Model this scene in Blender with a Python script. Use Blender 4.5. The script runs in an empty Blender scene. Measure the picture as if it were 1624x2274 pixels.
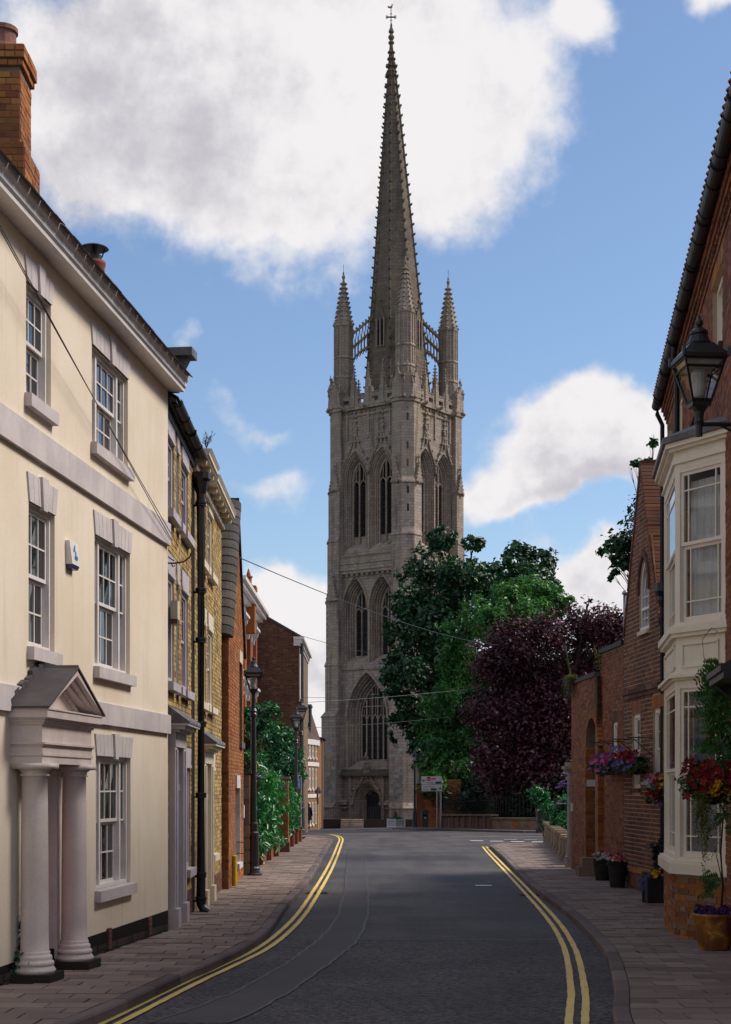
import bpy, bmesh, math, random
from math import sin, cos, pi, radians, sqrt, atan2
from mathutils import Vector, Matrix, Euler

random.seed(7)
SC = bpy.context.scene
COL = SC.collection

# ------------------------------------------------------------------ camera
FPX, CX, HY = 3383.0, 812.0, 1745.0          # focal length, axis and horizon on a 1624 px wide survey print
EYE = 2.05
cam_d = bpy.data.cameras.new('camera')
cam = bpy.data.objects.new('camera', cam_d)
COL.objects.link(cam)
cam.location = (0, 0, EYE)
cam.rotation_euler = (radians(90), 0, 0)
cam_d.sensor_fit = 'HORIZONTAL'
cam_d.sensor_width = 24.0
cam_d.lens = 24.0 * FPX / 1624.0
cam_d.shift_y = (HY - 1137.0) / 1624.0
cam_d.clip_start = 0.1
cam_d.clip_end = 6000
SC.camera = cam

# ------------------------------------------------------------------ light
SUN_DIR = Vector((0.985, 0.17, 0)).normalized() * cos(radians(47)) + Vector((0, 0, sin(radians(47))))
sun_d = bpy.data.lights.new('sun', 'SUN')
sun_d.energy = 2.8
sun_d.angle = radians(19)
sun_d.color = (1.0, 0.91, 0.79)
sun = bpy.data.objects.new('sun', sun_d)
COL.objects.link(sun)
sun.location = (40, 20, 60)
sun.rotation_euler = (-SUN_DIR).to_track_quat('-Z', 'Y').to_euler()

SC.view_settings.view_transform = 'Standard'
SC.view_settings.look = 'None'
SC.view_settings.gamma = 1.0
SC.view_settings.exposure = 0.5
SC.view_settings.use_curve_mapping = False
SC.cycles.max_bounces = 6
SC.cycles.transparent_max_bounces = 12

class NT:
 """small wrapper for node trees"""
 def __init__(s, tree):
  s.t = tree
 def n(s, typ, **kw):
  nd = s.t.nodes.new(typ)
  for k, v in kw.items():
   setattr(nd, k, v)
  return nd
 def l(s, a, b):
  s.t.links.new(a, b)
 def put(s, sock, v):
  if hasattr(v, 'is_output'):
   s.t.links.new(v, sock)
  else:
   sock.default_value = v
 def m(s, op, a, b=None, c=None, clamp=False):
  nd = s.t.nodes.new('ShaderNodeMath')
  nd.operation = op
  nd.use_clamp = clamp
  s.put(nd.inputs[0], a)
  if b is not None:
   s.put(nd.inputs[1], b)
  if c is not None:
   s.put(nd.inputs[2], c)
  return nd.outputs[0]
 def vm(s, op, a, b=None):
  nd = s.t.nodes.new('ShaderNodeVectorMath')
  nd.operation = op
  s.put(nd.inputs[0], a)
  if b is not None:
   s.put(nd.inputs[1], b)
  return nd.outputs[0]
 def mix(s, f, a, b, mode='MIX'):
  nd = s.t.nodes.new('ShaderNodeMix')
  nd.data_type = 'RGBA'
  nd.blend_type = mode
  s.put(nd.inputs[0], f)
  s.put(nd.inputs[6], a if hasattr(a, 'is_output') or len(a) == 4 else (*a, 1))
  s.put(nd.inputs[7], b if hasattr(b, 'is_output') or len(b) == 4 else (*b, 1))
  return nd.outputs[2]
 def noise(s, vec, scale, detail=4, rough=0.55, dist=0.0):
  nd = s.t.nodes.new('ShaderNodeTexNoise')
  if vec is not None:
   s.l(vec, nd.inputs['Vector'])
  nd.inputs['Scale'].default_value = scale
  nd.inputs['Detail'].default_value = detail
  nd.inputs['Roughness'].default_value = rough
  nd.inputs['Distortion'].default_value = dist
  return nd.outputs[0]
 def ramp(s, f, stops):
  nd = s.t.nodes.new('ShaderNodeValToRGB')
  cr = nd.color_ramp
  while len(cr.elements) < len(stops):
   cr.elements.new(0.5)
  for e, (p, c) in zip(cr.elements, stops):
   e.position = p
   e.color = (*c, 1) if len(c) == 3 else c
  s.l(f, nd.inputs[0])
  return nd.outputs[0]
 def smooth(s, v, a, b, lo=0.0, hi=1.0):
  nd = s.t.nodes.new('ShaderNodeMapRange')
  nd.interpolation_type = 'SMOOTHSTEP'
  s.put(nd.inputs[0], v)
  nd.inputs[1].default_value = a
  nd.inputs[2].default_value = b
  nd.inputs[3].default_value = lo
  nd.inputs[4].default_value = hi
  return nd.outputs[0]

# ------------------------------------------------------------------ sky: blue with broken cumulus
W = bpy.data.worlds.new('World')
SC.world = W
W.use_nodes = True
W.node_tree.nodes.clear()
w = NT(W.node_tree)
bg = w.n('ShaderNodeBackground')
bg.inputs['Strength'].default_value = 0.1
wo = w.n('ShaderNodeOutputWorld')
w.l(bg.outputs[0], wo.inputs[0])
sky = w.n('ShaderNodeTexSky', sky_type='NISHITA')
sky.sun_disc = False
sky.sun_elevation = radians(47)
sky.sun_rotation = atan2(SUN_DIR.x, SUN_DIR.y)
sky.air_density = 1.0
sky.dust_density = 0.8
sky.ozone_density = 1.3
tc = w.n('ShaderNodeTexCoord')
D = tc.outputs['Generated']
sx = w.n('ShaderNodeSeparateXYZ')
w.l(D, sx.inputs[0])
az = w.m('ARCTAN2', sx.outputs[0], sx.outputs[1])
el = w.m('ARCSINE', sx.outputs[2])
warp = w.noise(D, 7.0, 5, 0.55)
warp2 = w.noise(w.vm('ADD', D, (3.1, 1.7, 0.4)), 8.0, 5, 0.55)
azw = w.m('ADD', az, w.m('MULTIPLY', w.m('SUBTRACT', warp, 0.5), 0.12))
elw = w.m('ADD', el, w.m('MULTIPLY', w.m('SUBTRACT', warp2, 0.5), 0.11))

def blobs(lst):
 tot = None
 for (px, py, rx, ry, wt) in lst:
  a0, e0 = math.atan((px - CX) / FPX), math.atan((HY - py) / FPX)
  qa = w.m('DIVIDE', w.m('SUBTRACT', azw, a0), rx / FPX)
  qe = w.m('DIVIDE', w.m('SUBTRACT', elw, e0), ry / FPX)
  q = w.m('ADD', w.m('MULTIPLY', qa, qa), w.m('MULTIPLY', qe, qe))
  g = w.m('MULTIPLY', w.m('EXPONENT', w.m('MULTIPLY', q, -1.0)), wt)
  tot = g if tot is None else w.m('ADD', tot, g)
 return tot

cl = blobs([(420, 60, 430, 240, 1.0), (640, 330, 340, 200, 0.95), (260, 300, 220, 170, 0.85), (1000, 330, 240, 150, 0.85),
   (930, 80, 190, 160, 0.75), (560, 500, 150, 110, 0.55), (1270, 40, 90, 75, 0.85), (1600, 5, 70, 50, 0.8),
   (1210, 1010, 140, 85, 0.7), (1370, 960, 160, 110, 0.95), (1130, 1080, 90, 40, 0.5), (1270, 950, 190, 80, 0.5), (1400, 1040, 140, 60, 0.6), (1190, 1060, 150, 40, 0.5),
   (630, 1310, 140, 75, 1.0), (700, 1430, 160, 130, 1.1), (1310, 1290, 160, 80, 0.85), (1200, 1250, 90, 45, 0.5),
   (505, 900, 90, 60, 0.42), (600, 1115, 150, 50, 0.46), (600, 970, 90, 35, 0.32), (395, 790, 50, 60, 0.4),
   (1000, 1560, 900, 170, 0.75)])
fine = w.noise(D, 16.0, 9, 0.62)
big = w.noise(D, 2.6, 4, 0.5)
inview = w.m('MULTIPLY', w.smooth(w.m('ABSOLUTE', az), 0.32, 0.5, 1, 0), w.smooth(el, 0.55, 0.75, 1, 0))
outside = w.m('MULTIPLY', w.m('SUBTRACT', 1.0, inview), w.smooth(big, 0.42, 0.62, 0.0, 0.95))
dens = w.m('ADD', w.m('ADD', cl, outside), w.m('MULTIPLY', w.m('SUBTRACT', fine, 0.5), 1.15))
mask = w.smooth(dens, 0.20, 0.72)
# lit and shaded sides of the cloud volume: compare with the density a little way towards the sun
D2 = w.vm('ADD', D, (0.022, 0.0, 0.024))
fine2 = w.noise(D2, 16.0, 9, 0.62)
body = w.noise(D, 5.0, 5, 0.5)
shade = w.m('ADD', w.m('MULTIPLY', w.m('SUBTRACT', fine, fine2), 2.6), w.m('MULTIPLY', w.m('SUBTRACT', body, 0.5), 1.5))
grey = blobs([(180, 150, 300, 170, 0.5), (420, 330, 170, 110, 0.42), (640, 160, 120, 80, 0.2), (1260, 1085, 190, 32, 0.8), (690, 1480, 130, 60, 0.5), (1300, 1020, 120, 30, 0.25)])
lit = w.smooth(w.m('SUBTRACT', w.m('ADD', 0.8, shade), grey), -0.35, 1.05)
ccol = w.mix(lit, (4.0, 3.84, 4.25, 1), (6.35, 6.2, 6.25, 1))
tint = w.mix(1.0, sky.outputs[0], (0.93, 1.0, 1.07, 1), 'MULTIPLY')
w.l(w.mix(mask, tint, ccol), bg.inputs['Color'])

# ------------------------------------------------------------------ ground profile and survey helpers
PROF = [(-400, 0.9), (-40, 0.62), (0, 0.36), (14.4, 0.17), (21, 0.02), (30, 0.0), (58, 0.0), (75, -0.22), (97, -0.68), (130, -1.5), (162, -2.32), (200, -2.9), (3000, -4.0)]

def _lin(y):
 for (a, za), (b, zb) in zip(PROF, PROF[1:]):
  if y <= b:
   t = (y - a) / (b - a)
   return za + (zb - za) * t
 return PROF[-1][1]

def gz(x, y):
 s = 0.0
 for d, k in ((-6, 1), (-3, 2), (0, 2), (3, 2), (6, 1)):
  s += _lin(y + d) * k
 t = min(1, max(0, (y - 60) / 35.0))
 t = t * t * (3 - 2 * t)
 return s / 8.0 + 0.02 * t * max(-6, min(6, x))

def road_z(x, y):
 return gz(x, y) - 0.11

def unproj(px, py, dz=0.0):
 """survey point on the ground seen at print position px, py"""
 lo, hi = 6.0, 140.0
 for i in range(60):
  m = (lo + hi) / 2
  x = (px - CX) / FPX * m
  if (EYE - gz(x, m) - dz) * FPX / m > py - HY:
   lo = m
  else:
   hi = m
 return ((px - CX) / FPX * lo, lo)

def at(px, py, Y):
 return Vector(((px - CX) / FPX * Y, Y, EYE + (HY - py) / FPX * Y))

def X_at(px, Y):
 return (px - CX) / FPX * Y

def Z_at(py, Y):
 return EYE + (HY - py) / FPX * Y

# ------------------------------------------------------------------ object helpers
def link(o):
 COL.objects.link(o)
 return o

def thing(name, label, cat, loc, group=None):
 o = bpy.data.objects.new(name, None)
 link(o)
 o.empty_display_size = 0.3
 o.location = loc
 o['label'] = label
 o['category'] = cat
 if group:
  o['group'] = group
 return o

def tag(o, label, cat, group=None):
 o['label'] = label
 o['category'] = cat
 if group:
  o['group'] = group
 return o

def wloc(o):
 v = Vector(o.location)
 while o.parent:
  o = o.parent
  v += Vector(o.location)
 return v

class MB:
 def __init__(s):
  s.v, s.f, s.mi = [], [], []
  s.cur = 0
 def add(s, vs, fs):
  k = len(s.v)
  s.v.extend([tuple(p) for p in vs])
  for f in fs:
   s.f.append(tuple(i + k for i in f))
   s.mi.append(s.cur)
  return s
 def box8(s, p):
  return s.add(p, [(0, 3, 2, 1), (4, 5, 6, 7), (0, 1, 5, 4), (1, 2, 6, 5), (2, 3, 7, 6), (3, 0, 4, 7)])
 def box(s, x0, x1, y0, y1, z0, z1):
  return s.box8([(x0, y0, z0), (x1, y0, z0), (x1, y1, z0), (x0, y1, z0), (x0, y0, z1), (x1, y0, z1), (x1, y1, z1), (x0, y1, z1)])
 def fbox(s, F, u0, u1, z0, z1, n0, n1):
  P = F.p
  return s.box8([P(u0, z0, n1), P(u1, z0, n1), P(u1, z0, n0), P(u0, z0, n0), P(u0, z1, n1), P(u1, z1, n1), P(u1, z1, n0), P(u0, z1, n0)])
 def prism(s, poly, ext):
  """poly: list of Vectors (planar), ext: Vector"""
  n = len(poly)
  vs = [Vector(p) for p in poly] + [Vector(p) + ext for p in poly]
  fs = [tuple(range(n - 1, -1, -1)), tuple(range(n, 2 * n))]
  fs += [(i, (i + 1) % n, n + (i + 1) % n, n + i) for i in range(n)]
  return s.add(vs, fs)
 def quad(s, a, b, c, d):
  return s.add([a, b, c, d], [(0, 1, 2, 3)])
 def tube(s, pts, r, k=6, cap=True):
  pts = [Vector(p) for p in pts]
  if not isinstance(r, (list, tuple)):
   r = [r] * len(pts)
  vs, n = [], len(pts)
  for i, p in enumerate(pts):
   t = (pts[min(i + 1, n - 1)] - pts[max(i - 1, 0)]).normalized()
   a = t.cross(Vector((0, 0, 1)))
   if a.length < 1e-3:
    a = t.cross(Vector((0, 1, 0)))
   a.normalize()
   b = t.cross(a)
   for j in range(k):
    th = 2 * pi * j / k
    vs.append(p + (a * cos(th) + b * sin(th)) * r[i])
  fs = []
  for i in range(n - 1):
   for j in range(k):
    fs.append((i * k + j, i * k + (j + 1) % k, (i + 1) * k + (j + 1) % k, (i + 1) * k + j))
  if cap:
   fs.append(tuple(range(k - 1, -1, -1)))
   fs.append(tuple((n - 1) * k + j for j in range(k)))
  return s.add(vs, fs)
 def lathe(s, prof, c=(0, 0, 0), k=12, rot=0.0):
  """prof: list of (r, z)"""
  vs = []
  for r, z in prof:
   for j in range(k):
    th = rot + 2 * pi * j / k
    vs.append((c[0] + r * cos(th), c[1] + r * sin(th), c[2] + z))
  fs = []
  for i in range(len(prof) - 1):
   for j in range(k):
    fs.append((i * k + j, i * k + (j + 1) % k, (i + 1) * k + (j + 1) % k, (i + 1) * k + j))
  fs.append(tuple(range(k - 1, -1, -1)))
  fs.append(tuple((len(prof) - 1) * k + j for j in range(k)))
  return s.add(vs, fs)
 def build(s, name, mats, parent=None, smooth=False, kind=None, local=False):
  if not isinstance(mats, (list, tuple)):
   mats = [mats]
  off = Vector((0, 0, 0)) if (parent is None or local) else wloc(parent)
  me = bpy.data.meshes.new(name)
  if off.length:
   ox, oy, oz = off
   me.from_pydata([(x - ox, y - oy, z - oz) for x, y, z in s.v], [], s.f)
  else:
   me.from_pydata(s.v, [], s.f)
  for m_ in mats:
   me.materials.append(m_)
  if len(mats) > 1:
   me.polygons.foreach_set('material_index', s.mi)
  if smooth:
   me.polygons.foreach_set('use_smooth', [True] * len(s.f))
  me.update()
  o = bpy.data.objects.new(name, me)
  link(o)
  if parent:
   o.parent = parent
  if kind:
   o['kind'] = kind
  return o

class Frame:
 """vertical facade plane: u runs along it, n points out of it"""
 def __init__(s, x, y, dx, dy, side):
  l_ = sqrt(dx * dx + dy * dy)
  s.o = Vector((x, y, 0))
  s.u = Vector((dx / l_, dy / l_, 0))
  s.n = Vector((s.u.y, -s.u.x, 0)) * side
 def p(s, u, z, n=0.0):
  return s.o + s.u * u + s.n * n + Vector((0, 0, z))
 def uz(s, px, py, off=0.0):
  d = Vector(((px - CX) / FPX, 1, (HY - py) / FPX))
  o = s.o + s.n * off
  c = Vector((0, 0, EYE))
  k = (o - c).dot(s.n) / d.dot(s.n)
  q = c + d * k
  return (q - s.o).dot(s.u), q.z
 def U(s, px, off=0.0):
  return s.uz(px, HY, off)[0]
 def yaw(s):
  return atan2(s.u.y, s.u.x)

# ------------------------------------------------------------------ materials
MATS = {}

def pbr(name, rough=0.8, spec=0.3, metal=0.0):
 m_ = bpy.data.materials.new(name)
 m_.use_nodes = True
 t = NT(m_.node_tree)
 b = m_.node_tree.nodes['Principled BSDF']
 b.inputs['Roughness'].default_value = rough
 b.inputs['Specular IOR Level'].default_value = spec
 b.inputs['Metallic'].default_value = metal
 MATS[name] = m_
 return m_, t, b

def bump(t, b, h, dist=0.01, strength=0.6):
 nd = t.n('ShaderNodeBump')
 nd.inputs['Distance'].default_value = dist
 nd.inputs['Strength'].default_value = strength
 t.l(h, nd.inputs['Height'])
 t.l(nd.outputs[0], b.inputs['Normal'])

def simple(name, c1, c2=None, scale=6.0, rough=0.8, spec=0.3, metal=0.0, bd=0.004, grain=40.0, streak=0.0, dirt=None):
 m_, t, b = pbr(name, rough, spec, metal)
 pos = t.n('ShaderNodeNewGeometry').outputs['Position']
 c2 = c2 or tuple(x * 0.72 for x in c1)
 n1 = t.noise(pos, scale, 6, 0.6)
 col = t.mix(t.smooth(n1, 0.35, 0.68), c1, c2)
 if streak:
  mp = t.n('ShaderNodeMapping')
  mp.inputs['Scale'].default_value = (9, 9, 0.5)
  t.l(pos, mp.inputs[0])
  n2 = t.noise(mp.outputs[0], 1.0, 5, 0.6)
  col = t.mix(t.m('MULTIPLY', t.smooth(n2, 0.5, 0.8), streak), col, dirt or tuple(x * 0.35 for x in c1))
 n3 = t.noise(pos, grain, 3, 0.6)
 col = t.mix(0.35, col, t.mix(n3, (0.6, 0.6, 0.6), (1.35, 1.35, 1.35)), 'MULTIPLY')
 t.l(col, b.inputs['Base Color'])
 if bd:
  bump(t, b, n3, bd, 0.5)
 return m_

def varied(name, cols, rough=0.85, spec=0.2, stain=(0.02, 0.018, 0.016), stain_amt=0.45, stain_scale=0.7, grain=60.0, bd=0.004, sheen=None):
 """colour changes from piece to piece (object or loose part), plus grain and soot"""
 m_, t, b = pbr(name, rough, spec)
 oi = t.n('ShaderNodeObjectInfo').outputs['Random']
 geo = t.n('ShaderNodeNewGeometry')
 ri = geo.outputs['Random Per Island']
 r = t.m('FRACT', t.m('ADD', t.m('MULTIPLY', oi, 7.31), ri))
 k = len(cols)
 col = t.ramp(r, [(i / max(1, k - 1), c) for i, c in enumerate(cols)])
 pos = geo.outputs['Position']
 n1 = t.noise(pos, stain_scale, 6, 0.62)
 col = t.mix(t.m('MULTIPLY', t.smooth(n1, 0.45, 0.75), stain_amt), col, stain)
 n3 = t.noise(pos, grain, 4, 0.65)
 col = t.mix(0.6, col, t.mix(n3, (0.5, 0.5, 0.5), (1.5, 1.5, 1.5)), 'MULTIPLY')
 t.l(col, b.inputs['Base Color'])
 if bd:
  bump(t, b, n3, bd, 0.6)
 return m_

def glass_dark(name, base=(0.012, 0.013, 0.016), rough=0.03):
 m_, t, b = pbr(name, rough, 0.6)
 b.inputs['Base Color'].default_value = (*base, 1)
 b.inputs['IOR'].default_value = 1.52
 pos = t.n('ShaderNodeNewGeometry').outputs['Position']
 bump(t, b, t.noise(pos, 3.0, 2, 0.5), 0.004, 0.25)
 return m_

def glass_clear(name):
 m_ = bpy.data.materials.new(name)
 m_.use_nodes = True
 nt = m_.node_tree
 nt.nodes.clear()
 t = NT(nt)
 out = t.n('ShaderNodeOutputMaterial')
 tr = t.n('ShaderNodeBsdfTransparent')
 tr.inputs[0].default_value = (0.86, 0.88, 0.88, 1)
 gl = t.n('ShaderNodeBsdfGlossy')
 gl.inputs['Roughness'].default_value = 0.02
 geo = t.n('ShaderNodeNewGeometry')
 dt = t.n('ShaderNodeVectorMath', operation='DOT_PRODUCT')
 t.l(geo.outputs['Incoming'], dt.inputs[0])
 t.l(geo.outputs['Normal'], dt.inputs[1])
 sch = t.m('POWER', t.m('SUBTRACT', 1.0, t.m('ABSOLUTE', dt.outputs['Value'])), 5.0)
 mx = t.n('ShaderNodeMixShader')
 t.l(t.m('ADD', t.m('MULTIPLY', sch, 0.9), 0.05), mx.inputs[0])
 t.l(tr.outputs[0], mx.inputs[1])
 t.l(gl.outputs[0], mx.inputs[2])
 t.l(mx.outputs[0], out.inputs[0])
 MATS[name] = m_
 return m_

def leafmat(name, cols, rough=0.45, spec=0.4, trans=0.25):
 m_, t, b = pbr(name, rough, spec)
 geo = t.n('ShaderNodeNewGeometry')
 k = len(cols)
 col = t.ramp(geo.outputs['Random Per Island'], [(i / max(1, k - 1), c) for i, c in enumerate(cols)])
 n1 = t.noise(geo.outputs['Position'], 0.55, 4, 0.6)
 col = t.mix(t.smooth(n1, 0.35, 0.65), t.mix(1.0, col, (0.6, 0.66, 0.7), 'MULTIPLY'), t.mix(1.0, col, (1.25, 1.2, 1.0), 'MULTIPLY'))
 t.l(col, b.inputs['Base Color'])
 if trans:
  nt = m_.node_tree
  tl = t.n('ShaderNodeBsdfTranslucent')
  t.l(t.mix(1.0, col, (1.3, 1.5, 0.6), 'MULTIPLY'), tl.inputs[0])
  mx = t.n('ShaderNodeMixShader')
  mx.inputs[0].default_value = trans
  t.l(b.outputs[0], mx.inputs[1])
  t.l(tl.outputs[0], mx.inputs[2])
  t.l(mx.outputs[0], nt.nodes['Material Output'].inputs[0])
 return m_

def petal(name, c, c2=None):
 return varied(name, [c, c2 or tuple(x * 0.6 for x in c), c], rough=0.6, spec=0.2, stain_amt=0.0, grain=90, bd=0)

M_CREAM = simple('cream_render', (0.725, 0.64, 0.53), (0.66, 0.56, 0.44), 0.7, 0.88, 0.2, streak=0.28, dirt=(0.42, 0.31, 0.19), grain=55, bd=0.003)
M_BAND = simple('grey_white_paint', (0.56, 0.51, 0.51), (0.46, 0.41, 0.42), 2.0, 0.75, 0.25, streak=0.22, dirt=(0.2, 0.17, 0.17), bd=0.002)
M_PORCH = simple('blush_white_paint', (0.62, 0.54, 0.51), (0.54, 0.45, 0.43), 1.8, 0.7, 0.3, streak=0.2, dirt=(0.28, 0.2, 0.16), bd=0.002)
M_WHITE = simple('white_gloss_paint', (0.70, 0.655, 0.635), (0.62, 0.57, 0.55), 3.0, 0.45, 0.45, bd=0.0)
M_OFFW = simple('offwhite_gloss_paint', (0.80, 0.735, 0.62), (0.75, 0.67, 0.54), 2.0, 0.5, 0.4, streak=0.1, dirt=(0.4, 0.32, 0.2), bd=0.0)
M_LILAC = simple('grey_paint', (0.36, 0.325, 0.36), (0.29, 0.26, 0.29), 2.5, 0.6, 0.35, streak=0.2, bd=0.002)
M_STONEP = simple('cream_paint', (0.62, 0.53, 0.38), (0.54, 0.45, 0.31), 2.5, 0.6, 0.35, streak=0.2, bd=0.002)
M_BLACK = simple('black_gloss_iron', (0.010, 0.010, 0.012), (0.016, 0.015, 0.017), 5.0, 0.38, 0.5, bd=0.002)
M_MATT = simple('matt_iron', (0.008, 0.008, 0.009), (0.012, 0.011, 0.011), 6.0, 0.85, 0.15, bd=0)
M_GUTTER = simple('black_gutter', (0.010, 0.008, 0.008), (0.018, 0.013, 0.012), 5.0, 0.5, 0.3, bd=0.002)
M_SLATE = varied('slate', [(0.05, 0.047, 0.05), (0.07, 0.06, 0.062), (0.04, 0.038, 0.042)], 0.7, 0.3)
M_LEAD = simple('lead', (0.09, 0.08, 0.085), (0.15, 0.14, 0.145), 5.0, 0.55, 0.4, bd=0.004, streak=0.3)
M_PANTILE = varied('pantile', [(0.22, 0.075, 0.04), (0.16, 0.055, 0.035), (0.26, 0.1, 0.05)], 0.85)
M_BR_Y = varied('yellow_brick', [(0.40, 0.27, 0.10), (0.46, 0.33, 0.135), (0.30, 0.19, 0.075), (0.54, 0.40, 0.18), (0.22, 0.14, 0.065), (0.42, 0.30, 0.12)], stain_amt=0.5)
M_BR_O = varied('orange_brick', [(0.30, 0.105, 0.035), (0.36, 0.14, 0.04), (0.22, 0.07, 0.03), (0.40, 0.17, 0.055), (0.26, 0.09, 0.035)], stain_amt=0.5)
M_BR_R = varied('red_brick', [(0.21, 0.075, 0.04), (0.27, 0.10, 0.05), (0.14, 0.05, 0.035), (0.30, 0.13, 0.06), (0.18, 0.065, 0.038)], stain_amt=0.45)
M_BR_W = varied('weathered_brick', [(0.20, 0.075, 0.04), (0.14, 0.06, 0.042), (0.25, 0.11, 0.055), (0.09, 0.045, 0.035), (0.20, 0.10, 0.06), (0.11, 0.05, 0.04)], stain_amt=0.7)
M_BR_D = varied('dark_brick', [(0.13, 0.06, 0.04), (0.09, 0.045, 0.035), (0.16, 0.075, 0.045), (0.11, 0.05, 0.038), (0.20, 0.12, 0.075)], stain_amt=0.45)
M_BR_B = varied('bay_brick', [(0.36, 0.13, 0.035), (0.30, 0.10, 0.035), (0.42, 0.18, 0.05), (0.17, 0.07, 0.04), (0.34, 0.24, 0.16)], stain_amt=0.3)
M_MORTAR = simple('lime_mortar', (0.24, 0.175, 0.125), (0.16, 0.11, 0.08), 2.0, 0.95, 0.1, bd=0.006)
M_MORTAR_Y = simple('sooty_mortar', (0.24, 0.165, 0.09), (0.14, 0.095, 0.055), 2.0, 0.95, 0.1, bd=0.006)
M_MORTAR_L = simple('pale_mortar', (0.46, 0.35, 0.25), (0.34, 0.25, 0.175), 2.0, 0.95, 0.1, bd=0.006)
M_PLINTH = varied('tarred_stone', [(0.03, 0.024, 0.022), (0.05, 0.038, 0.033), (0.022, 0.018, 0.018)], 0.85)
M_GLASS = glass_dark('window_glass')
M_GLASS_C = glass_clear('clear_glass')
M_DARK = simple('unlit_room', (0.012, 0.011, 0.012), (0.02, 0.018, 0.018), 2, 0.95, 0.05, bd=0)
M_CURTAIN = simple('net_curtain', (0.86, 0.82, 0.80), (0.78, 0.74, 0.72), 3, 0.95, 0.1, bd=0.0)
M_BLIND = simple('grey_blind', (0.30, 0.27, 0.30), (0.26, 0.235, 0.26), 2, 0.9, 0.1, bd=0)
M_TERRA = simple('terracotta', (0.28, 0.085, 0.04), (0.2, 0.06, 0.035), 4, 0.8, 0.25, bd=0.003)
M_SLAB = varied('paving', [(0.25, 0.19, 0.16), (0.21, 0.16, 0.138), (0.275, 0.215, 0.183), (0.16, 0.12, 0.104), (0.235, 0.18, 0.153)], 0.88, 0.25, stain=(0.07, 0.05, 0.04), stain_amt=0.5, stain_scale=0.9, grain=30, bd=0.006)
M_KERB = varied('kerb_granite', [(0.15, 0.115, 0.108), (0.125, 0.096, 0.092), (0.19, 0.15, 0.14), (0.10, 0.078, 0.074)], 0.85, 0.25, stain_amt=0.35, grain=40, bd=0.006)
M_SAND = simple('joint_sand', (0.075, 0.055, 0.045), (0.05, 0.04, 0.033), 3, 0.95, 0.1)
M_BARK = simple('bark', (0.035, 0.027, 0.022), (0.06, 0.05, 0.04), 5, 0.9, 0.15, bd=0.02, grain=14)
M_SOIL = simple('soil', (0.02, 0.014, 0.01), None, 5, 0.95, 0.1)
M_GRASS = simple('grass_ground', (0.035, 0.055, 0.02), (0.05, 0.06, 0.025), 3, 0.95, 0.1, grain=20, bd=0.02)
M_YELLOW = simple('yellow_paint', (0.62, 0.42, 0.03), (0.45, 0.28, 0.03), 4, 0.6, 0.35, bd=0.003)
M_STEEL = simple('galvanised_steel', (0.35, 0.35, 0.37), (0.25, 0.25, 0.27), 5, 0.4, 0.5, metal=0.6, bd=0)
M_RUST = simple('rusty_iron', (0.06, 0.03, 0.02), None, 8, 0.8, 0.3)
# ================================================================== GROUND, ROAD, PAVEMENTS
def asphalt(name, c1, c2, scale, bd, speck):
 m_, t, b = pbr(name, 0.78, 0.35)
 pos = t.n('ShaderNodeNewGeometry').outputs['Position']
 n1 = t.noise(pos, 0.5, 5, 0.6)
 mp = t.n('ShaderNodeMapping')
 mp.inputs['Scale'].default_value = (1.1, 0.12, 1)
 t.l(pos, mp.inputs[0])
 n2 = t.noise(mp.outputs[0], 1.0, 5, 0.6)
 vo = t.n('ShaderNodeTexVoronoi')
 vo.inputs['Scale'].default_value = scale
 t.l(pos, vo.inputs['Vector'])
 agg = t.n('ShaderNodeSeparateXYZ')
 t.l(vo.outputs['Color'], agg.inputs[0])
 col = t.mix(t.smooth(t.m('ADD', t.m('MULTIPLY', n1, 0.5), t.m('MULTIPLY', n2, 0.5)), 0.40, 0.60), c1, c2)
 col = t.mix(1.0, col, t.mix(agg.outputs[0], (1 - speck,) * 3, (1 + speck,) * 3), 'MULTIPLY')
 n4 = t.noise(pos, 2.2, 6, 0.7)
 col = t.mix(t.m('MULTIPLY', t.smooth(n4, 0.6, 0.75), 0.4), col, tuple(x * 0.55 for x in c1))
 t.l(col, b.inputs['Base Color'])
 t.l(t.m('ADD', t.m('MULTIPLY', n2, 0.25), 0.62), b.inputs['Roughness'])
 bump(t, b, vo.outputs['Distance'], bd, 0.7)
 return m_

M_ROAD = asphalt('asphalt', (0.048, 0.043, 0.044), (0.085, 0.076, 0.078), 50, 0.008, 0.5)
M_ROAD2 = asphalt('coarse_asphalt', (0.040, 0.036, 0.037), (0.074, 0.065, 0.067), 30, 0.016, 0.85)
M_TRENCH = asphalt('trench_asphalt', (0.056, 0.050, 0.053), (0.070, 0.063, 0.066), 80, 0.003, 0.15)
M_SEAL = simple('bitumen_seal', (0.078, 0.071, 0.075), (0.06, 0.055, 0.058), 4, 0.6, 0.4, bd=0)

def paint(name, c):
 m_, t, b = pbr(name, 0.6, 0.3)
 pos = t.n('ShaderNodeNewGeometry').outputs['Position']
 n1 = t.noise(pos, 26.0, 5, 0.7)
 n2 = t.noise(pos, 1.2, 4, 0.6)
 col = t.mix(t.smooth(n1, 0.56, 0.70), c, tuple(x * 0.45 for x in c))
 col = t.mix(t.m('MULTIPLY', t.smooth(n2, 0.45, 0.7), 0.35), col, tuple(x * 0.6 for x in c))
 t.l(col, b.inputs['Base Color'])
 bump(t, b, n1, 0.004, 0.5)
 return m_

M_YLINE = paint('yellow_road_paint', (0.80, 0.58, 0.17))
M_WLINE = paint('white_road_paint', (0.72, 0.72, 0.72))

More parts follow.
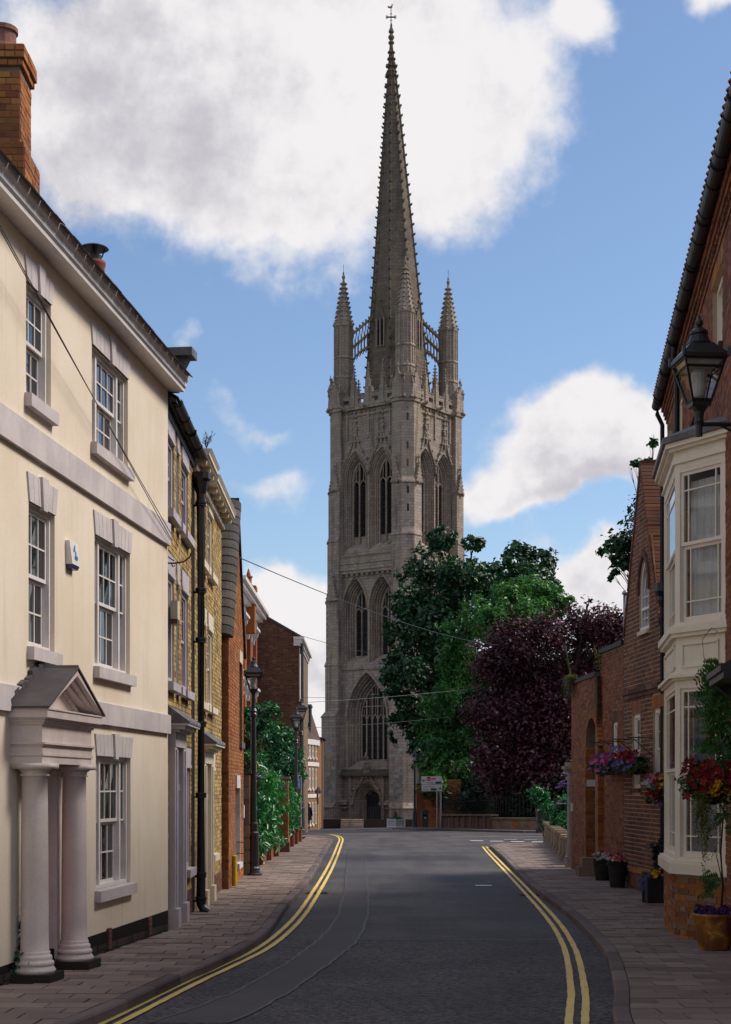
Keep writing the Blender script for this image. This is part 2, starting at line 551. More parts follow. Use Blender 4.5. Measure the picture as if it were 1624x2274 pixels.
def sheet(mb, pts_l, pts_r, zf, dz, cross=6):
 """strip between two polylines of (x, y), following the ground"""
 rows = []
 for (a, b) in zip(pts_l, pts_r):
  rows.append([(a[0] + (b[0] - a[0]) * i / cross, a[1] + (b[1] - a[1]) * i / cross) for i in range(cross + 1)])
 vs = [(x, y, zf(x, y) + dz) for r in rows for x, y in r]
 k = cross + 1
 fs = [(i * k + j, i * k + j + 1, (i + 1) * k + j + 1, (i + 1) * k + j) for i in range(len(rows) - 1) for j in range(cross)]
 mb.add(vs, fs)

def resample(pts, step):
 """Catmull-Rom through pts, then even spacing"""
 P = [Vector((p[0], p[1])) for p in pts]
 P = [P[0] * 2 - P[1]] + P + [P[-1] * 2 - P[-2]]
 dense = []
 for i in range(1, len(P) - 2):
  for k in range(24):
   t = k / 24
   a, b, c, d = P[i - 1], P[i], P[i + 1], P[i + 2]
   dense.append(0.5 * ((2 * b) + (c - a) * t + (2 * a - 5 * b + 4 * c - d) * t * t + (3 * b - a - 3 * c + d) * t ** 3))
 dense.append(P[-2])
 out, acc = [dense[0]], 0.0
 for a, b in zip(dense, dense[1:]):
  seg = (b - a).length
  while acc + seg >= step:
   t = (step - acc) / seg
   a = a + (b - a) * t
   out.append(a.copy())
   seg = (b - a).length
   acc = 0.0
  acc += seg
 out.append(dense[-1])
 return out

def offset(pts, d):
 out = []
 for i, p in enumerate(pts):
  t = (pts[min(i + 1, len(pts) - 1)] - pts[max(i - 1, 0)])
  t.normalize()
  out.append(p + Vector((t.y, -t.x)) * d)
 return out

# kerb lines: front edges of the kerbs as surveyed
KL = [unproj(*p) for p in [(152, 2274), (200, 2256), (300, 2212), (420, 2157), (483, 2131), (585, 2075), (640, 2005), (693, 1943), (728, 1882), (738, 1866)]]
d0 = Vector(KL[0]) - Vector(KL[1])
KL = [tuple(Vector(KL[0]) + Vector((-1.6, -1.6))), tuple(Vector(KL[0]) + d0 * 1.0)] + KL
KL_END = Vector(KL[-1])
KL += [(KL_END.x - 0.15, KL_END.y + 3.0), (KL_END.x - 1.0, KL_END.y + 6.5), (KL_END.x - 3.2, KL_END.y + 9.0), (KL_END.x - 8.0, KL_END.y + 11.0), (-22, KL_END.y + 13)]
KR = [unproj(*p) for p in [(1368.5, 2274), (1365, 2192), (1358, 2152), (1349, 2122), (1331, 2092), (1266, 2027), (1191, 1972), (1155, 1941), (1116, 1901), (1095, 1883)]]
KR = [(KR[0][0] - 0.6, 4.0), (KR[0][0] - 0.15, 9.0)] + KR
e = Vector(KR[-1])
KR += [(e.x + 0.15, e.y + 2.6), (e.x + 1.2, e.y + 4.6), (e.x + 3.4, e.y + 5.6), (e.x + 9, e.y + 6.4), (40, e.y + 8)]
kl = resample(KL, 0.5)
kr = resample(KR, 0.5)

# terrain to the horizon, one sheet
g = MB()
xs = [-1500, -400, -120, -60, -30, -20, -10, 0, 10, 20, 30, 60, 120, 400, 1500]
ys = [-400, -100, -20, 0, 10, 20, 40, 60, 70, 80, 90, 100, 115, 130, 150, 180, 230, 400, 1000, 3000]
for y in ys:
 for x in xs:
  g.v.append((x, y, gz(x, y) - 0.22))
for j in range(len(ys) - 1):
 for i in range(len(xs) - 1):
  a = j * len(xs) + i
  g.f.append((a, a + 1, a + 1 + len(xs), a + len(xs)))
  g.mi.append(0)
go = g.build('ground', M_GRASS, kind='structure', smooth=True)

# carriageway: one grid at road level under everything paved, out to both side streets
g = MB()
xs = [-24 + i * 2.0 for i in range(34)]
ys = [-6 + i * 2.0 for i in range(86)]
for y in ys:
 for x in xs:
  g.v.append((x, y, road_z(x, y)))
for j in range(len(ys) - 1):
 for i in range(len(xs) - 1):
  a = j * len(xs) + i
  g.f.append((a, a + 1, a + 1 + len(xs), a + len(xs)))
  g.mi.append(0)
road = g.build('road', M_ROAD, kind='structure', smooth=True)

# resurfaced near part of the carriageway, edge at a transverse joint
def inter_x(line, y):
 best = None
 for a, b in zip(line, line[1:]):
  if (a.y - y) * (b.y - y) <= 0 and a.y != b.y:
   best = a.x + (b.x - a.x) * (y - a.y) / (b.y - a.y)
   break
 return best

yj = unproj(1000, 2088, -0.11)[1]
g = MB()
rows = [6.0 + (yj - 6.0) * i / 14 for i in range(15)]
lf, rt = [], []
for y in rows:
 xl = inter_x(kl, y)
 xr = inter_x(kr, y)
 lf.append(((xl if xl is not None else -6.0) - 0.06, y))
 rt.append(((xr if xr is not None else 2.4) + 0.06, y))
sheet(g, lf, rt, road_z, 0.004, 10)
g.build('road_surfacing', M_ROAD2, road, kind='structure')

# trench reinstatement with sealed joints
TL = [unproj(*p, -0.11) for p in [(330, 2274), (480, 2222), (560, 2185), (650, 2132), (716, 2079), (749, 2040), (757, 2009), (766, 1983), (770, 1930), (776, 1886)]]
TR = [unproj(*p, -0.11) for p in [(505, 2274), (560, 2250), (650, 2200), (738, 2137), (790, 2093), (815, 2044), (819, 2000), (816, 1965), (813, 1920), (812, 1886)]]
tl, tr = resample(TL, 0.25), resample(TR, 0.25)
n = 90
pick = lambda L, i: L[min(len(L) - 1, int(i / (n - 1) * (len(L) - 1)))]
g = MB()
sheet(g, [tuple(pick(tl, i)) for i in range(n)], [tuple(pick(tr, i)) for i in range(n)], road_z, 0.008, 2)
g.build('trench_patch', M_TRENCH, road, kind='structure')
g = MB()
for L in (tl, tr):
 rnd = random.Random(5)
 Lw = [p + Vector((rnd.uniform(-.018, .018), 0)) for p in L]
 a, b = offset(Lw, 0.018), offset(Lw, -0.018)
 sheet(g, [tuple(p) for p in b], [tuple(p) for p in a], road_z, 0.012, 1)
xl, xr = inter_x(kl, yj), inter_x(kr, yj)
sheet(g, [(-0.1, yj - .03), (-0.1, yj + .03)], [(xr - .3, yj - .03), (xr - .3, yj + .03)], road_z, 0.012, 20)
g.build('joint_seal', M_SEAL, road, kind='structure')
g = MB()
rnd = random.Random(11)
for k in range(420):                      # leaf litter and grit in the gutters
 L, sgn = (kl, 1) if k % 3 == 0 else (kr, -1)
 p = L[rnd.randrange(6, len(L) - 24)]
 q = p + Vector((sgn * (0.03 + abs(rnd.gauss(0, 0.22))), rnd.uniform(-.2, .2)))
 z = road_z(q.x, q.y) + 0.012
 a, s_ = rnd.uniform(0, 6.28), rnd.uniform(0.008, 0.03)
 g.quad(*[(q.x + s_ * cos(a + i * pi / 2) * (1 if i % 2 else .6), q.y + s_ * sin(a + i * pi / 2), z + rnd.uniform(0, .008)) for i in range(4)])
g.build('leaf_litter', varied('dead_leaves', [(0.05, 0.032, 0.02), (0.09, 0.06, 0.04), (0.03, 0.022, 0.016)], bd=0), road, kind='stuff')

# road markings
yl_o = resample([unproj(*p, -0.11) for p in [(160, 2304), (233, 2273.5), (411, 2185), (507, 2141), (585, 2100), (650, 2044), (689, 1991), (729, 1925), (748.5, 1881), (754, 1864), (745, 1857), (729, 1854)]], 0.22)
yr_i = resample([unproj(*p, -0.11) for p in [(1262, 2330), (1263.5, 2273.5), (1268, 2194), (1252.5, 2106), (1217, 2044), (1164.5, 1983), (1116, 1930), (1085, 1897), (1072, 1881.5)]], 0.22)

def line_strip(mb, L, w_, dz, seed=0):
 rnd = random.Random(seed)
 a = [p + Vector((rnd.uniform(-.004, .004), 0)) for p in offset(L, w_ / 2)]
 b = [p + Vector((rnd.uniform(-.004, .004), 0)) for p in offset(L, -w_ / 2)]
 sheet(mb, [tuple(p) for p in b], [tuple(p) for p in a], road_z, dz, 1)

for k, (L, d) in enumerate([(yl_o, 0.0), (yl_o, 0.135), (yr_i, 0.0), (yr_i, 0.135)]):
 g = MB()
 line_strip(g, offset(L, d), 0.07, 0.016, k)
 g.build('yellow_line', M_YLINE, road, kind='structure')
# give way dashes, edge line and a small white tick
for row in range(2):
 for k in range(5):
  g = MB()
  a = Vector(unproj(1042, 1868, -0.11))
  x0 = a.x + 0.75 * k + (1.5 if row else 0)
  y0 = a.y - 0.55 * k - (-1.4 if row else 0.3)
  if row and k > 2:
   continue
  sheet(g, [(x0, y0), (x0 + .1, y0 + .55)], [(x0 + .5, y0 - .1), (x0 + .6, y0 + .45)], road_z, 0.016, 1)
  g.build('give_way_mark', M_WLINE, road, kind='structure')
g = MB()
for p in [(1002, 1859), (724, 1843)]:
 a = Vector(unproj(*p, -0.11))
 sheet(g, [(a.x, a.y - .05), (a.x, a.y + .05)], [(a.x + (5 if p[0] > 900 else 1.2), a.y - .3), (a.x + (5 if p[0] > 900 else 1.2), a.y - .2)], road_z, 0.016, 8)
for x0 in (-1.6, 0.2, 1.6):
 sheet(g, [(x0, 97.0), (x0, 97.5)], [(x0 + 1.0, 97.0), (x0 + 1.0, 97.5)], road_z, 0.016, 2)
a = Vector(unproj(1287 - 230, 1969, -0.11))
sheet(g, [(a.x, a.y), (a.x, a.y + .28)], [(a.x + .36, a.y), (a.x + .36, a.y + .28)], road_z, 0.016, 1)
g.build('white_line', M_WLINE, road, kind='structure')

for (px, py) in ((704, 1984), (1180, 1988)):
 a = Vector(unproj(px, py, -0.11))
 z = road_z(a.x, a.y) + .006
 dg_ = thing('drain_grate', 'iron gully grate in the road beside the %s double yellow lines' % ('west' if px < 800 else 'east'), 'drain', (a.x, a.y, z), 'gully grates')
 mb = MB()
 for q in ((-.22, .22, -.24, -.2), (-.22, .22, .2, .24), (-.22, -.18, -.2, .2), (.18, .22, -.2, .2)):
  mb.box(a.x + q[0], a.x + q[1], a.y + q[2], a.y + q[3], z - .03, z + .008)
 mb.build('grate_frame', M_RUST, dg_)
 mb = MB()
 for j in range(7):
  mb.box(a.x - .17 + j * .05, a.x - .145 + j * .05, a.y - .2, a.y + .2, z - .03, z + .004)
 mb.build('bar', M_RUST, dg_)
 MB().box(a.x - .18, a.x + .18, a.y - .2, a.y + .2, z - .03, z - .003).build('pit', M_MATT, dg_)

# ---- pavements: bedding sheet, slabs laid row by row, kerb stones
def polyline_x(L, y):
 return inter_x(L, y)

def pavement(name, kerb, side, back, ys, label_seed):
 """side: +1 pavement lies to the left of the kerb, -1 to the right; back(y) -> x of the building line"""
 rnd = random.Random(label_seed)
 bed = MB()
 lf, rt = [], []
 y = ys[0]
 while y <= ys[1]:
  kx = polyline_x(kerb, y)
  bx = back(y)
  if kx is not None:
   kx = kx - side * 0.13
   if (kx - bx) * side < 0.05:
    bx = kx - side * 0.05
   lf.append((min(kx, bx), y))
   rt.append((max(kx, bx), y))
  y += 0.5
 sheet(bed, lf, rt, gz, -0.022, 5)
 bo = bed.build(name, M_SAND, kind='structure')
 slabs = []
 y, r = ys[0], 0
 while y < ys[1]:
  rh = 0.33
  kx = polyline_x(kerb, y + rh / 2)
  if kx is not None:
   kx = kx - side * 0.135
   bx = back(y + rh / 2)
   x0, x1 = min(kx, bx), max(kx, bx)
   x = x0 + 0.004
   first = True
   while x < x1 - 0.05:
    l_ = 0.45 if not first else (0.45 if r % 2 else 0.24)
    first = False
    xe = min(x + l_, x1 - 0.003)
    if xe - x > 0.05:
     slabs.append((x, xe, y, y + rh))
    x += l_
  y += rh
  r += 1
 slabs.sort(key=lambda s: s[2])
 kw = {}
 for s in slabs:            # slabs along the kerb are cut to its curve
  e_ = s[1] if side > 0 else s[0]
  k0, km, k1 = [polyline_x(kerb, q) for q in (s[2], (s[2] + s[3]) / 2, s[3])]
  if None not in (k0, km, k1) and abs(e_ - (km - side * 0.135)) < 0.012:
   kw[s] = (k0 - km, k1 - km)
 # keep the nearest in-frame slabs as single pieces
 def inframe(s):
  px = CX + FPX * (s[0] + s[1]) / 2 / max(1, s[2])
  py = HY + FPX * (EYE - gz(s[0], s[2])) / max(1, s[2])
  return -40 < px < 1664 and py < 2320
 single = [s for s in slabs if inframe(s)][:300]
 ss = set(single)
 unit = MB().box(-.5, .5, -.5, .5, -1, 0).build('paving_slab', M_SLAB)
 um = unit.data
 bpy.data.objects.remove(unit)
 rest = MB()
 for s in slabs:
  cx, cy = (s[0] + s[1]) / 2, (s[2] + s[3]) / 2
  z = gz(cx, cy) + rnd.uniform(-.005, .006)
  if s in kw:
   d0_, d1_ = kw[s]
   g_ = .007
   xa, xb, ya, yb = s[0] + g_, s[1] - g_, s[2] + g_, s[3] - g_
   if side > 0:
    P = [(xa, ya), (xb + d0_, ya), (xb + d1_, yb), (xa, yb)]
   else:
    P = [(xa + d0_, ya), (xb, ya), (xb, yb), (xa + d1_, yb)]
   P8 = [(p[0], p[1], gz(*p) + h_ + z - gz(cx, cy)) for h_ in (-.03, 0) for p in P]
   (MB().box8(P8).build('paving_slab', M_SLAB, bo) if s in ss else rest.box8(P8))
  elif s in ss:
   o = bpy.data.objects.new('paving_slab', um)
   link(o)
   o.parent = bo
   o.location = (cx, cy, z)
   o.scale = (s[1] - s[0] - 0.015, s[3] - s[2] - 0.014, 0.03)
   o.rotation_euler = (rnd.uniform(-.006, .006) + math.atan((gz(cx, cy + .3) - gz(cx, cy - .3)) / .6), rnd.uniform(-.008, .008), 0)
  else:
   rest.box(s[0] + .007, s[1] - .007, s[2] + .007, s[3] - .007, z - .03, z)
 if rest.v:
  rest.build('paving', M_SLAB, bo, kind='stuff')
 return bo

def kerbstones(name, L, side, seed):
 rnd = random.Random(seed)
 pts = []
 acc = 0
 k = 0
 holder = None
 step = 2                      # stones of ~1 m along the 0.5 m polyline
 first = MB()
 segs = [L[i:i + step + 1] for i in range(0, len(L) - step, step)]
 ob = thing_structure(name)
 for sg in segs:
  a = [Vector((p.x, p.y)) for p in sg]
  w_ = 0.135 * side
  inner = offset(sg, -w_)
  mb = MB()
  dz = rnd.uniform(-.004, .005)
  lay = []
  for p, q in zip(sg, inner):
   t = 1.0
   zt = gz(p.x, p.y) + dz
   zb = road_z(p.x, p.y) - 0.05
   ch = p + (q - p) * 0.12
   lay.append([(p.x, p.y, zb), (p.x, p.y, zt - 0.018), (ch.x, ch.y, zt), (q.x, q.y, zt), (q.x, q.y, zb)])
  # leave an open joint between stones
  def mixp(A, B, t):
   return [tuple(a_ + (b_ - a_) * t for a_, b_ in zip(x_, y_)) for x_, y_ in zip(A, B)]
  lay[0] = mixp(lay[0], lay[1], 0.022)
  lay[-1] = mixp(lay[-1], lay[-2], 0.022)
  vs = [p for l_ in lay for p in l_]
  fs = []
  for i in range(len(lay) - 1):
   for j in range(4):
    fs.append((i * 5 + j, i * 5 + j + 1, (i + 1) * 5 + j + 1, (i + 1) * 5 + j))
  fs += [(0, 1, 2, 3, 4), tuple((len(lay) - 1) * 5 + j for j in (4, 3, 2, 1, 0))]
  mb.add(vs, fs)
  mb.build('kerb_stone', M_KERB, ob)
 return ob

def thing_structure(name):
 o = bpy.data.objects.new(name, None)
 link(o)
 o['kind'] = 'structure'
 return o
# ================================================================== FACADES
FL1 = Frame(-2.72 - 0.1117 * 11.9, 9.0, 0.1117, 1, 1)            # cream house
FL2 = Frame(-2.765, 20.95, -0.008, 1, 1)                         # yellow terrace
FL3 = Frame(-2.71, 30.1, -0.014, 1, 1)                           # red gable
FR1 = Frame(4.52 + 0.1268 * (9.0 - 19.09), 9.0, 0.1268, 1, -1)   # long red house
FR2 = Frame(5.53 - 0.055 * (29.35 - 32.1), 29.35, -0.055, 1, -1)  # weathered gable
FG = Frame(5.53 - 0.055 * (34.85 - 32.1) - 0.12, 34.85, -0.055, 1, -1)  # gateway, a little forward

def x_left(y):
 if y < 20.95:
  return -2.72 + 0.1117 * (y - 20.9)
 return -2.765 - 0.008 * (y - 20.95) if y < 36.5 else -2.75 + 0.0125 * (y - 36.5)

def x_right(y):
 if y < 29.35:
  return 4.52 + 0.1268 * (y - 19.09)
 if y < 38.5:
  return 5.53 - 0.055 * (y - 32.1)
 return 5.2 + 0.085 * (y - 38.5)

pav_l = pavement('pavement_west', kl, 1, x_left, (8.5, 63.0), 3)
pav_r = pavement('pavement_east', kr, -1, x_right, (8.5, 55.5), 4)
kerb_l = kerbstones('kerb_west', kl, 1, 1)
kerb_r = kerbstones('kerb_east', kr, -1, 2)
# corners of the pavements beyond the straight parts, and the far pavement by the churchyard wall
g = MB()
sheet(g, [(-14, 62.9), (-14, 72)], [(KL_END.x - .13, 62.9), (KL_END.x - 2.2, 71.5)], gz, -0.004, 8)
g.build('pavement_corner', M_SLAB, kind='structure')
g = MB()
far = [(1.9, 101), (2.6, 95.0), (3.6, 88.5), (5.2, 82.0), (6.9, 77.5), (9.4, 75.0), (14, 73.6), (40, 72)]
fb = [(3.0, 103), (3.6, 97), (4.9, 93), (6.6, 86.5), (8.8, 80.5), (11, 78.6), (15, 77.4), (40, 76)]
farp, fbp = resample(far, 1.0), resample(fb, 1.0)
m = min(len(farp), len(fbp))
sheet(g, [tuple(farp[int(i * (len(farp) - 1) / 60)]) for i in range(61)], [tuple(fbp[int(i * (len(fbp) - 1) / 60)]) for i in range(61)], gz, 0.0, 3)
fp = g.build('pavement_north', M_ROAD, kind='structure')
kf = kerbstones('kerb_north', farp, -1, 5)

# ---- bricks
BRICKS = {}       # thing -> list of (visible size, centre, yaw, dims, material)
UNIT = {}

def vis_size(c, nrm, l_, h_):
 d = c - Vector((0, 0, EYE))
 if d.y < 3:
  return 0
 px = CX + FPX * d.x / d.y
 py = HY - FPX * d.z / d.y
 if not (-15 < px < 1640 and -15 < py < 2290):
  return 0
 f = -d.normalized().dot(nrm)
 return max(0.0, f) * l_ * h_ * (FPX / d.length) ** 2

def rects_free(lo, hi, cuts):
 segs = [(lo, hi)]
 for a, b in cuts:
  ns = []
  for s0, s1 in segs:
   if b <= s0 or a >= s1:
    ns.append((s0, s1))
   else:
    if a - s0 > 0.03:
     ns.append((s0, a))
    if s1 - b > 0.03:
     ns.append((b, s1))
  segs = ns
 return segs

def brickwork(root, F, u0, u1, z0, z1, mat, holes=(), bl=0.225, bh=0.075, proud=0.007, jt=0.011, lim=None, n_at=0.0, owner=None, hidden=None, bond='flemish'):
 """lay bricks; holes: (u0,u1,z0,z1) or callables z->(u0,u1) or None; lim: z->(umin,umax)"""
 lst = BRICKS.setdefault((owner or root).name, [])
 yaw = F.yaw()
 r = 0
 rnd = random.Random(int(u0 * 100 + z0 * 10 + 5))
 z = z0
 while z + bh * 0.6 <= z1:
  zc = z + bh / 2
  lo, hi = u0, u1
  if lim:
   a = lim(zc)
   if a is None:
    break
   lo, hi = max(lo, a[0]), min(hi, a[1])
  cuts = []
  for h in holes:
   if callable(h):
    q = h(zc)
    if q:
     cuts.append(q)
   elif h[2] < zc + bh * .4 and h[3] > zc - bh * .4:
    cuts.append((h[0], h[1]))
  for s0, s1 in rects_free(lo, hi, cuts):
   # pattern position anchored to the wall, not to the segment
   u = u0 - (bl * 0.75 if r % 2 else 0.0)
   k = 0
   while u < s1:
    l_ = bl if (k % 2 == 0 or bond != 'flemish') else bl / 2
    k += 1
    a, b = max(u, s0), min(u + l_, s1)
    u += l_
    if b - a < 0.03:
     continue
    pr = proud + rnd.uniform(-.003, .004)
    c = F.p((a + b) / 2, zc, n_at + pr - 0.02)
    lst.append((vis_size(c, F.n, b - a, bh), c, yaw, (b - a - jt * .85, 0.04, bh - jt), mat))
  z += bh
  r += 1

def flush_bricks(budget=300):
 byname = {o.name: o for o in bpy.data.objects}
 for nm, lst in BRICKS.items():
  root = byname[nm]
  off = wloc(root)
  lst.sort(key=lambda b: -b[0])
  for b in lst[:budget]:
   vs, c, yaw, d, mt = b
   if mt.name not in UNIT:
    u = MB().box(-.5, .5, -.5, .5, -.5, .5).build('brick', mt)
    UNIT[mt.name] = u.data
    bpy.data.objects.remove(u)
   o = bpy.data.objects.new('brick', UNIT[mt.name])
   link(o)
   o.parent = root
   o.location = c - off
   o.rotation_euler = (0, 0, yaw)
   o.scale = d
  rest = lst[budget:]
  if not rest:
   continue
  mats = []
  mb = MB()
  for vs, c, yaw, d, mt in rest:
   if mt not in mats:
    mats.append(mt)
   mb.cur = mats.index(mt)
   cu, su = cos(yaw), sin(yaw)
   ux, uy = cu * d[0] / 2, su * d[0] / 2
   nx, ny = -su * d[1] / 2, cu * d[1] / 2
   h = d[2] / 2
   P = [(c.x + a * ux + b * nx, c.y + a * uy + b * ny, c.z + e_ * h) for e_ in (-1, 1) for a, b in ((-1, -1), (1, -1), (1, 1), (-1, 1))]
   mb.box8(P)
  mb.build('brickwork', mats, root, kind='stuff')

# ---- walls with openings
def wall_panel(F, u0, u1, z0, z1, holes, n=0.0, reveal=0.12, mb=None, revmat=None):
 mb = mb or MB()
 us = sorted({u0, u1, *[min(max(h[i], u0), u1) for h in holes for i in (0, 1)]})
 zs = sorted({z0, z1, *[min(max(h[i], z0), z1) for h in holes for i in (2, 3)]})
 for a, b in zip(us, us[1:]):
  for c, d in zip(zs, zs[1:]):
   um, zm = (a + b) / 2, (c + d) / 2
   if any(h[0] < um < h[1] and h[2] < zm < h[3] for h in holes):
    continue
   mb.quad(F.p(a, c, n), F.p(b, c, n), F.p(b, d, n), F.p(a, d, n))
 k = mb.cur
 if revmat is not None:
  mb.cur = revmat
 for h in holes:
  a, b, c, d = h[:4]
  r = h[4] if len(h) > 4 else reveal
  mb.quad(F.p(a, c, n), F.p(a, c, n - r), F.p(a, d, n - r), F.p(a, d, n))
  mb.quad(F.p(b, c, n - r), F.p(b, c, n), F.p(b, d, n), F.p(b, d, n - r))
  mb.quad(F.p(a, d, n), F.p(a, d, n - r), F.p(b, d, n - r), F.p(b, d, n))
  mb.quad(F.p(a, c, n - r), F.p(a, c, n), F.p(b, c, n), F.p(b, c, n - r))
 mb.cur = k
 return mb

def sash(root, F, u0, u1, z0, z1, n, mat, cols=3, rows=4, glass=None, frame=0.05, bar=0.018, name='window', split=True, side_lights=False, back=None):
 """sliding sash: box frame, meeting rail half way, the lower sash set 40 mm behind, every pane a piece"""
 glass = glass or M_GLASS
 mb = MB()
 f = frame
 mb.fbox(F, u0, u0 + f, z0, z1, n - .10, n)
 mb.fbox(F, u1 - f, u1, z0, z1, n - .10, n)
 mb.fbox(F, u0 + f, u1 - f, z1 - f, z1, n - .10, n)
 mb.fbox(F, u0 + f, u1 - f, z0, z0 + f * .8, n - .10, n + .01)
 panes = []
 lights = [(u0 + f, u1 - f, cols)]
 if side_lights:
  w_ = (u1 - u0)
  s1, s2 = u0 + w_ * .21, u1 - w_ * .21
  lights = [(u0 + f, s1 - .03, 1), (s1 + .03, s2 - .03, cols), (s2 + .03, u1 - f, 1)]
  for s in (s1, s2):
   mb.fbox(F, s - .03, s + .03, z0 + f * .8, z1 - f, n - .10, n - .005)
 a, b = z0 + f * .8, z1 - f
 zm = (a + b) / 2 if split else a
 r2 = max(1, rows // 2)
 for (l0, l1, cc) in lights:
  stages = [(zm, b, n - .03, r2), (a, zm, n - .07, r2)] if split else [(a, b, n - .05, rows)]
  for (y0, y1, nn, rr) in stages:
   s = 0.038 if cc > 1 else 0.02
   mb.fbox(F, l0, l0 + s, y0, y1, nn - .03, nn)
   mb.fbox(F, l1 - s, l1, y0, y1, nn - .03, nn)
   mb.fbox(F, l0 + s, l1 - s, y1 - s, y1, nn - .03, nn)
   mb.fbox(F, l0 + s, l1 - s, y0, y0 + s, nn - .03, nn)
   pw, ph = (l1 - l0 - 2 * s) / cc, (y1 - y0 - 2 * s) / rr
   for i in range(1, cc):
    uu = l0 + s + pw * i
    mb.fbox(F, uu - bar / 2, uu + bar / 2, y0 + s, y1 - s, nn - .026, nn - .002)
   for j in range(1, rr):
    zz = y0 + s + ph * j
    mb.fbox(F, l0 + s, l1 - s, zz - bar / 2, zz + bar / 2, nn - .026, nn - .004)
   for i in range(cc):
    for j in range(rr):
     panes.append((l0 + s + pw * i, l0 + s + pw * (i + 1), y0 + s + ph * j, y0 + s + ph * (j + 1), nn - .015))
 wo_ = mb.build(name, mat, root)
 rnd = random.Random(int(abs(u0 * 91 + z0 * 37)))
 for (p0, p1, q0, q1, nn) in panes:
  t = [rnd.uniform(-.003, .003) for _ in range(4)]
  g_ = MB()
  g_.box8([F.p(p0, q0, nn + t[0]), F.p(p1, q0, nn + t[1]), F.p(p1, q0, nn - .004), F.p(p0, q0, nn - .004),
     F.p(p0, q1, nn + t[2]), F.p(p1, q1, nn + t[3]), F.p(p1, q1, nn - .004), F.p(p0, q1, nn - .004)])
  g_.build('pane', glass, wo_)
 return wo_

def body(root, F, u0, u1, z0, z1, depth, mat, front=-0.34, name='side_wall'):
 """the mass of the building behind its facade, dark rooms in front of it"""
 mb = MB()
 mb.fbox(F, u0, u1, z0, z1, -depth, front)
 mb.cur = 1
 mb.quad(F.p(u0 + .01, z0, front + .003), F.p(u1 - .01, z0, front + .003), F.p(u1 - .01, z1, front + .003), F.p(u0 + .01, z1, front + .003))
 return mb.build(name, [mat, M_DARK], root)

def returns(root, F, u0, u1, z0, z1, mat, name='return_wall', depth=0.34):
 mb = MB()
 mb.quad(F.p(u0, z0, 0), F.p(u0, z0, -depth), F.p(u0, z1, -depth), F.p(u0, z1, 0))
 mb.build(name, mat, root)
 mb = MB()
 mb.quad(F.p(u1, z0, -depth), F.p(u1, z0, 0), F.p(u1, z1, 0), F.p(u1, z1, -depth))
 return mb.build(name, mat, root)

def wedge_lintel(root, F, u0, u1, z0, z1, mat, splay=0.08, n=0.018, key=True, voussoirs=8):
 """splayed flat arch with scored joints and a keystone: each block its own piece of the mesh"""
 mb = MB()
 k = voussoirs
 um = (u0 + u1) / 2
 for i in range(k):
  a, b = i / k, (i + 1) / k
  b0, b1 = u0 + (u1 - u0) * a, u0 + (u1 - u0) * b
  t0, t1 = (u0 - splay) + (u1 - u0 + 2 * splay) * a, (u0 - splay) + (u1 - u0 + 2 * splay) * b
  g_ = 0.004
  mb.prism([F.p(b0 + g_, z0, -.01), F.p(b1 - g_, z0, -.01), F.p(t1 - g_, z1, -.01), F.p(t0 + g_, z1, -.01)], F.n * (n + .01))
 mb.prism([F.p(u0, z0, -.012), F.p(u1, z0, -.012), F.p(u1 + splay, z1, -.012), F.p(u0 - splay, z1, -.012)], F.n * (n * .6 + .012))
 if key:
  mb.prism([F.p(um - .06, z0 - .03, -.01), F.p(um + .06, z0 - .03, -.01), F.p(um + .1, z1 + .02, -.01), F.p(um - .1, z1 + .02, -.01)], F.n * (n + .035))
 return mb.build('lintel', mat, root)

def sill(root, F, u0, u1, z, mat, h=0.13, n=0.075, over=0.05):
 mb = MB()
 P = F.p
 a, b = u0 - over, u1 + over
 mb.box8([P(a, z - h, n), P(b, z - h, n), P(b, z - h, -.1), P(a, z - h, -.1), P(a, z - .012, n), P(b, z - .012, n), P(b, z, -.1), P(a, z, -.1)])
 return mb.build('sill', mat, root)

# ================================================================== 1. CREAM RENDERED HOUSE
def gnd(F, u):
 q = F.p(u, 0)
 return gz(q.x, q.y)

cream = thing('cream_house', 'cream rendered three-storey house with pale bands, white cornice and a columned porch', 'house', FL1.p(6, gnd(FL1, 6)))
U_END = (20.93 - 9.0) * sqrt(1 + 0.1117 ** 2)
F = FL1
ZC = 8.0
pl = lambda u: gnd(F, u)

def F_hole(x0, x1, yt, yb):
 """opening from its surveyed jamb positions and the heights at the middle"""
 ua, ub = F.U(x0), F.U(x1)
 um = (ua + ub) / 2
 return ua, ub

# openings: (u0, u1, z0, z1)
c_open = []
for (x0, x1, yt0, yt1, yb0, yb1) in [(58, 113, 626, 676, 877, 918), (204, 284, 774, 833.6, 987, 1044), (63.4, 121.4, 1118.6, 1140, 1440, 1453), (210, 288.6, 1187, 1230, 1482, 1503), (213, 290, 1678.6, 1683, 1978, 1965)]:
 ua, ub = F.U(x0), F.U(x1)
 zt = (F.uz(x0, yt0)[1] + F.uz(x1, yt1)[1]) / 2
 zb = (F.uz(x0, yb0)[1] + F.uz(x1, yb1)[1]) / 2
 c_open.append((ua, ub, zb, zt))
z_cor = F.uz(366, 859.6)[1]
bands = [(F.uz(366, 1208.8)[1], F.uz(366, 1160)[1]), (F.uz(363, 1628.6)[1], F.uz(368, 1588.6)[1])]
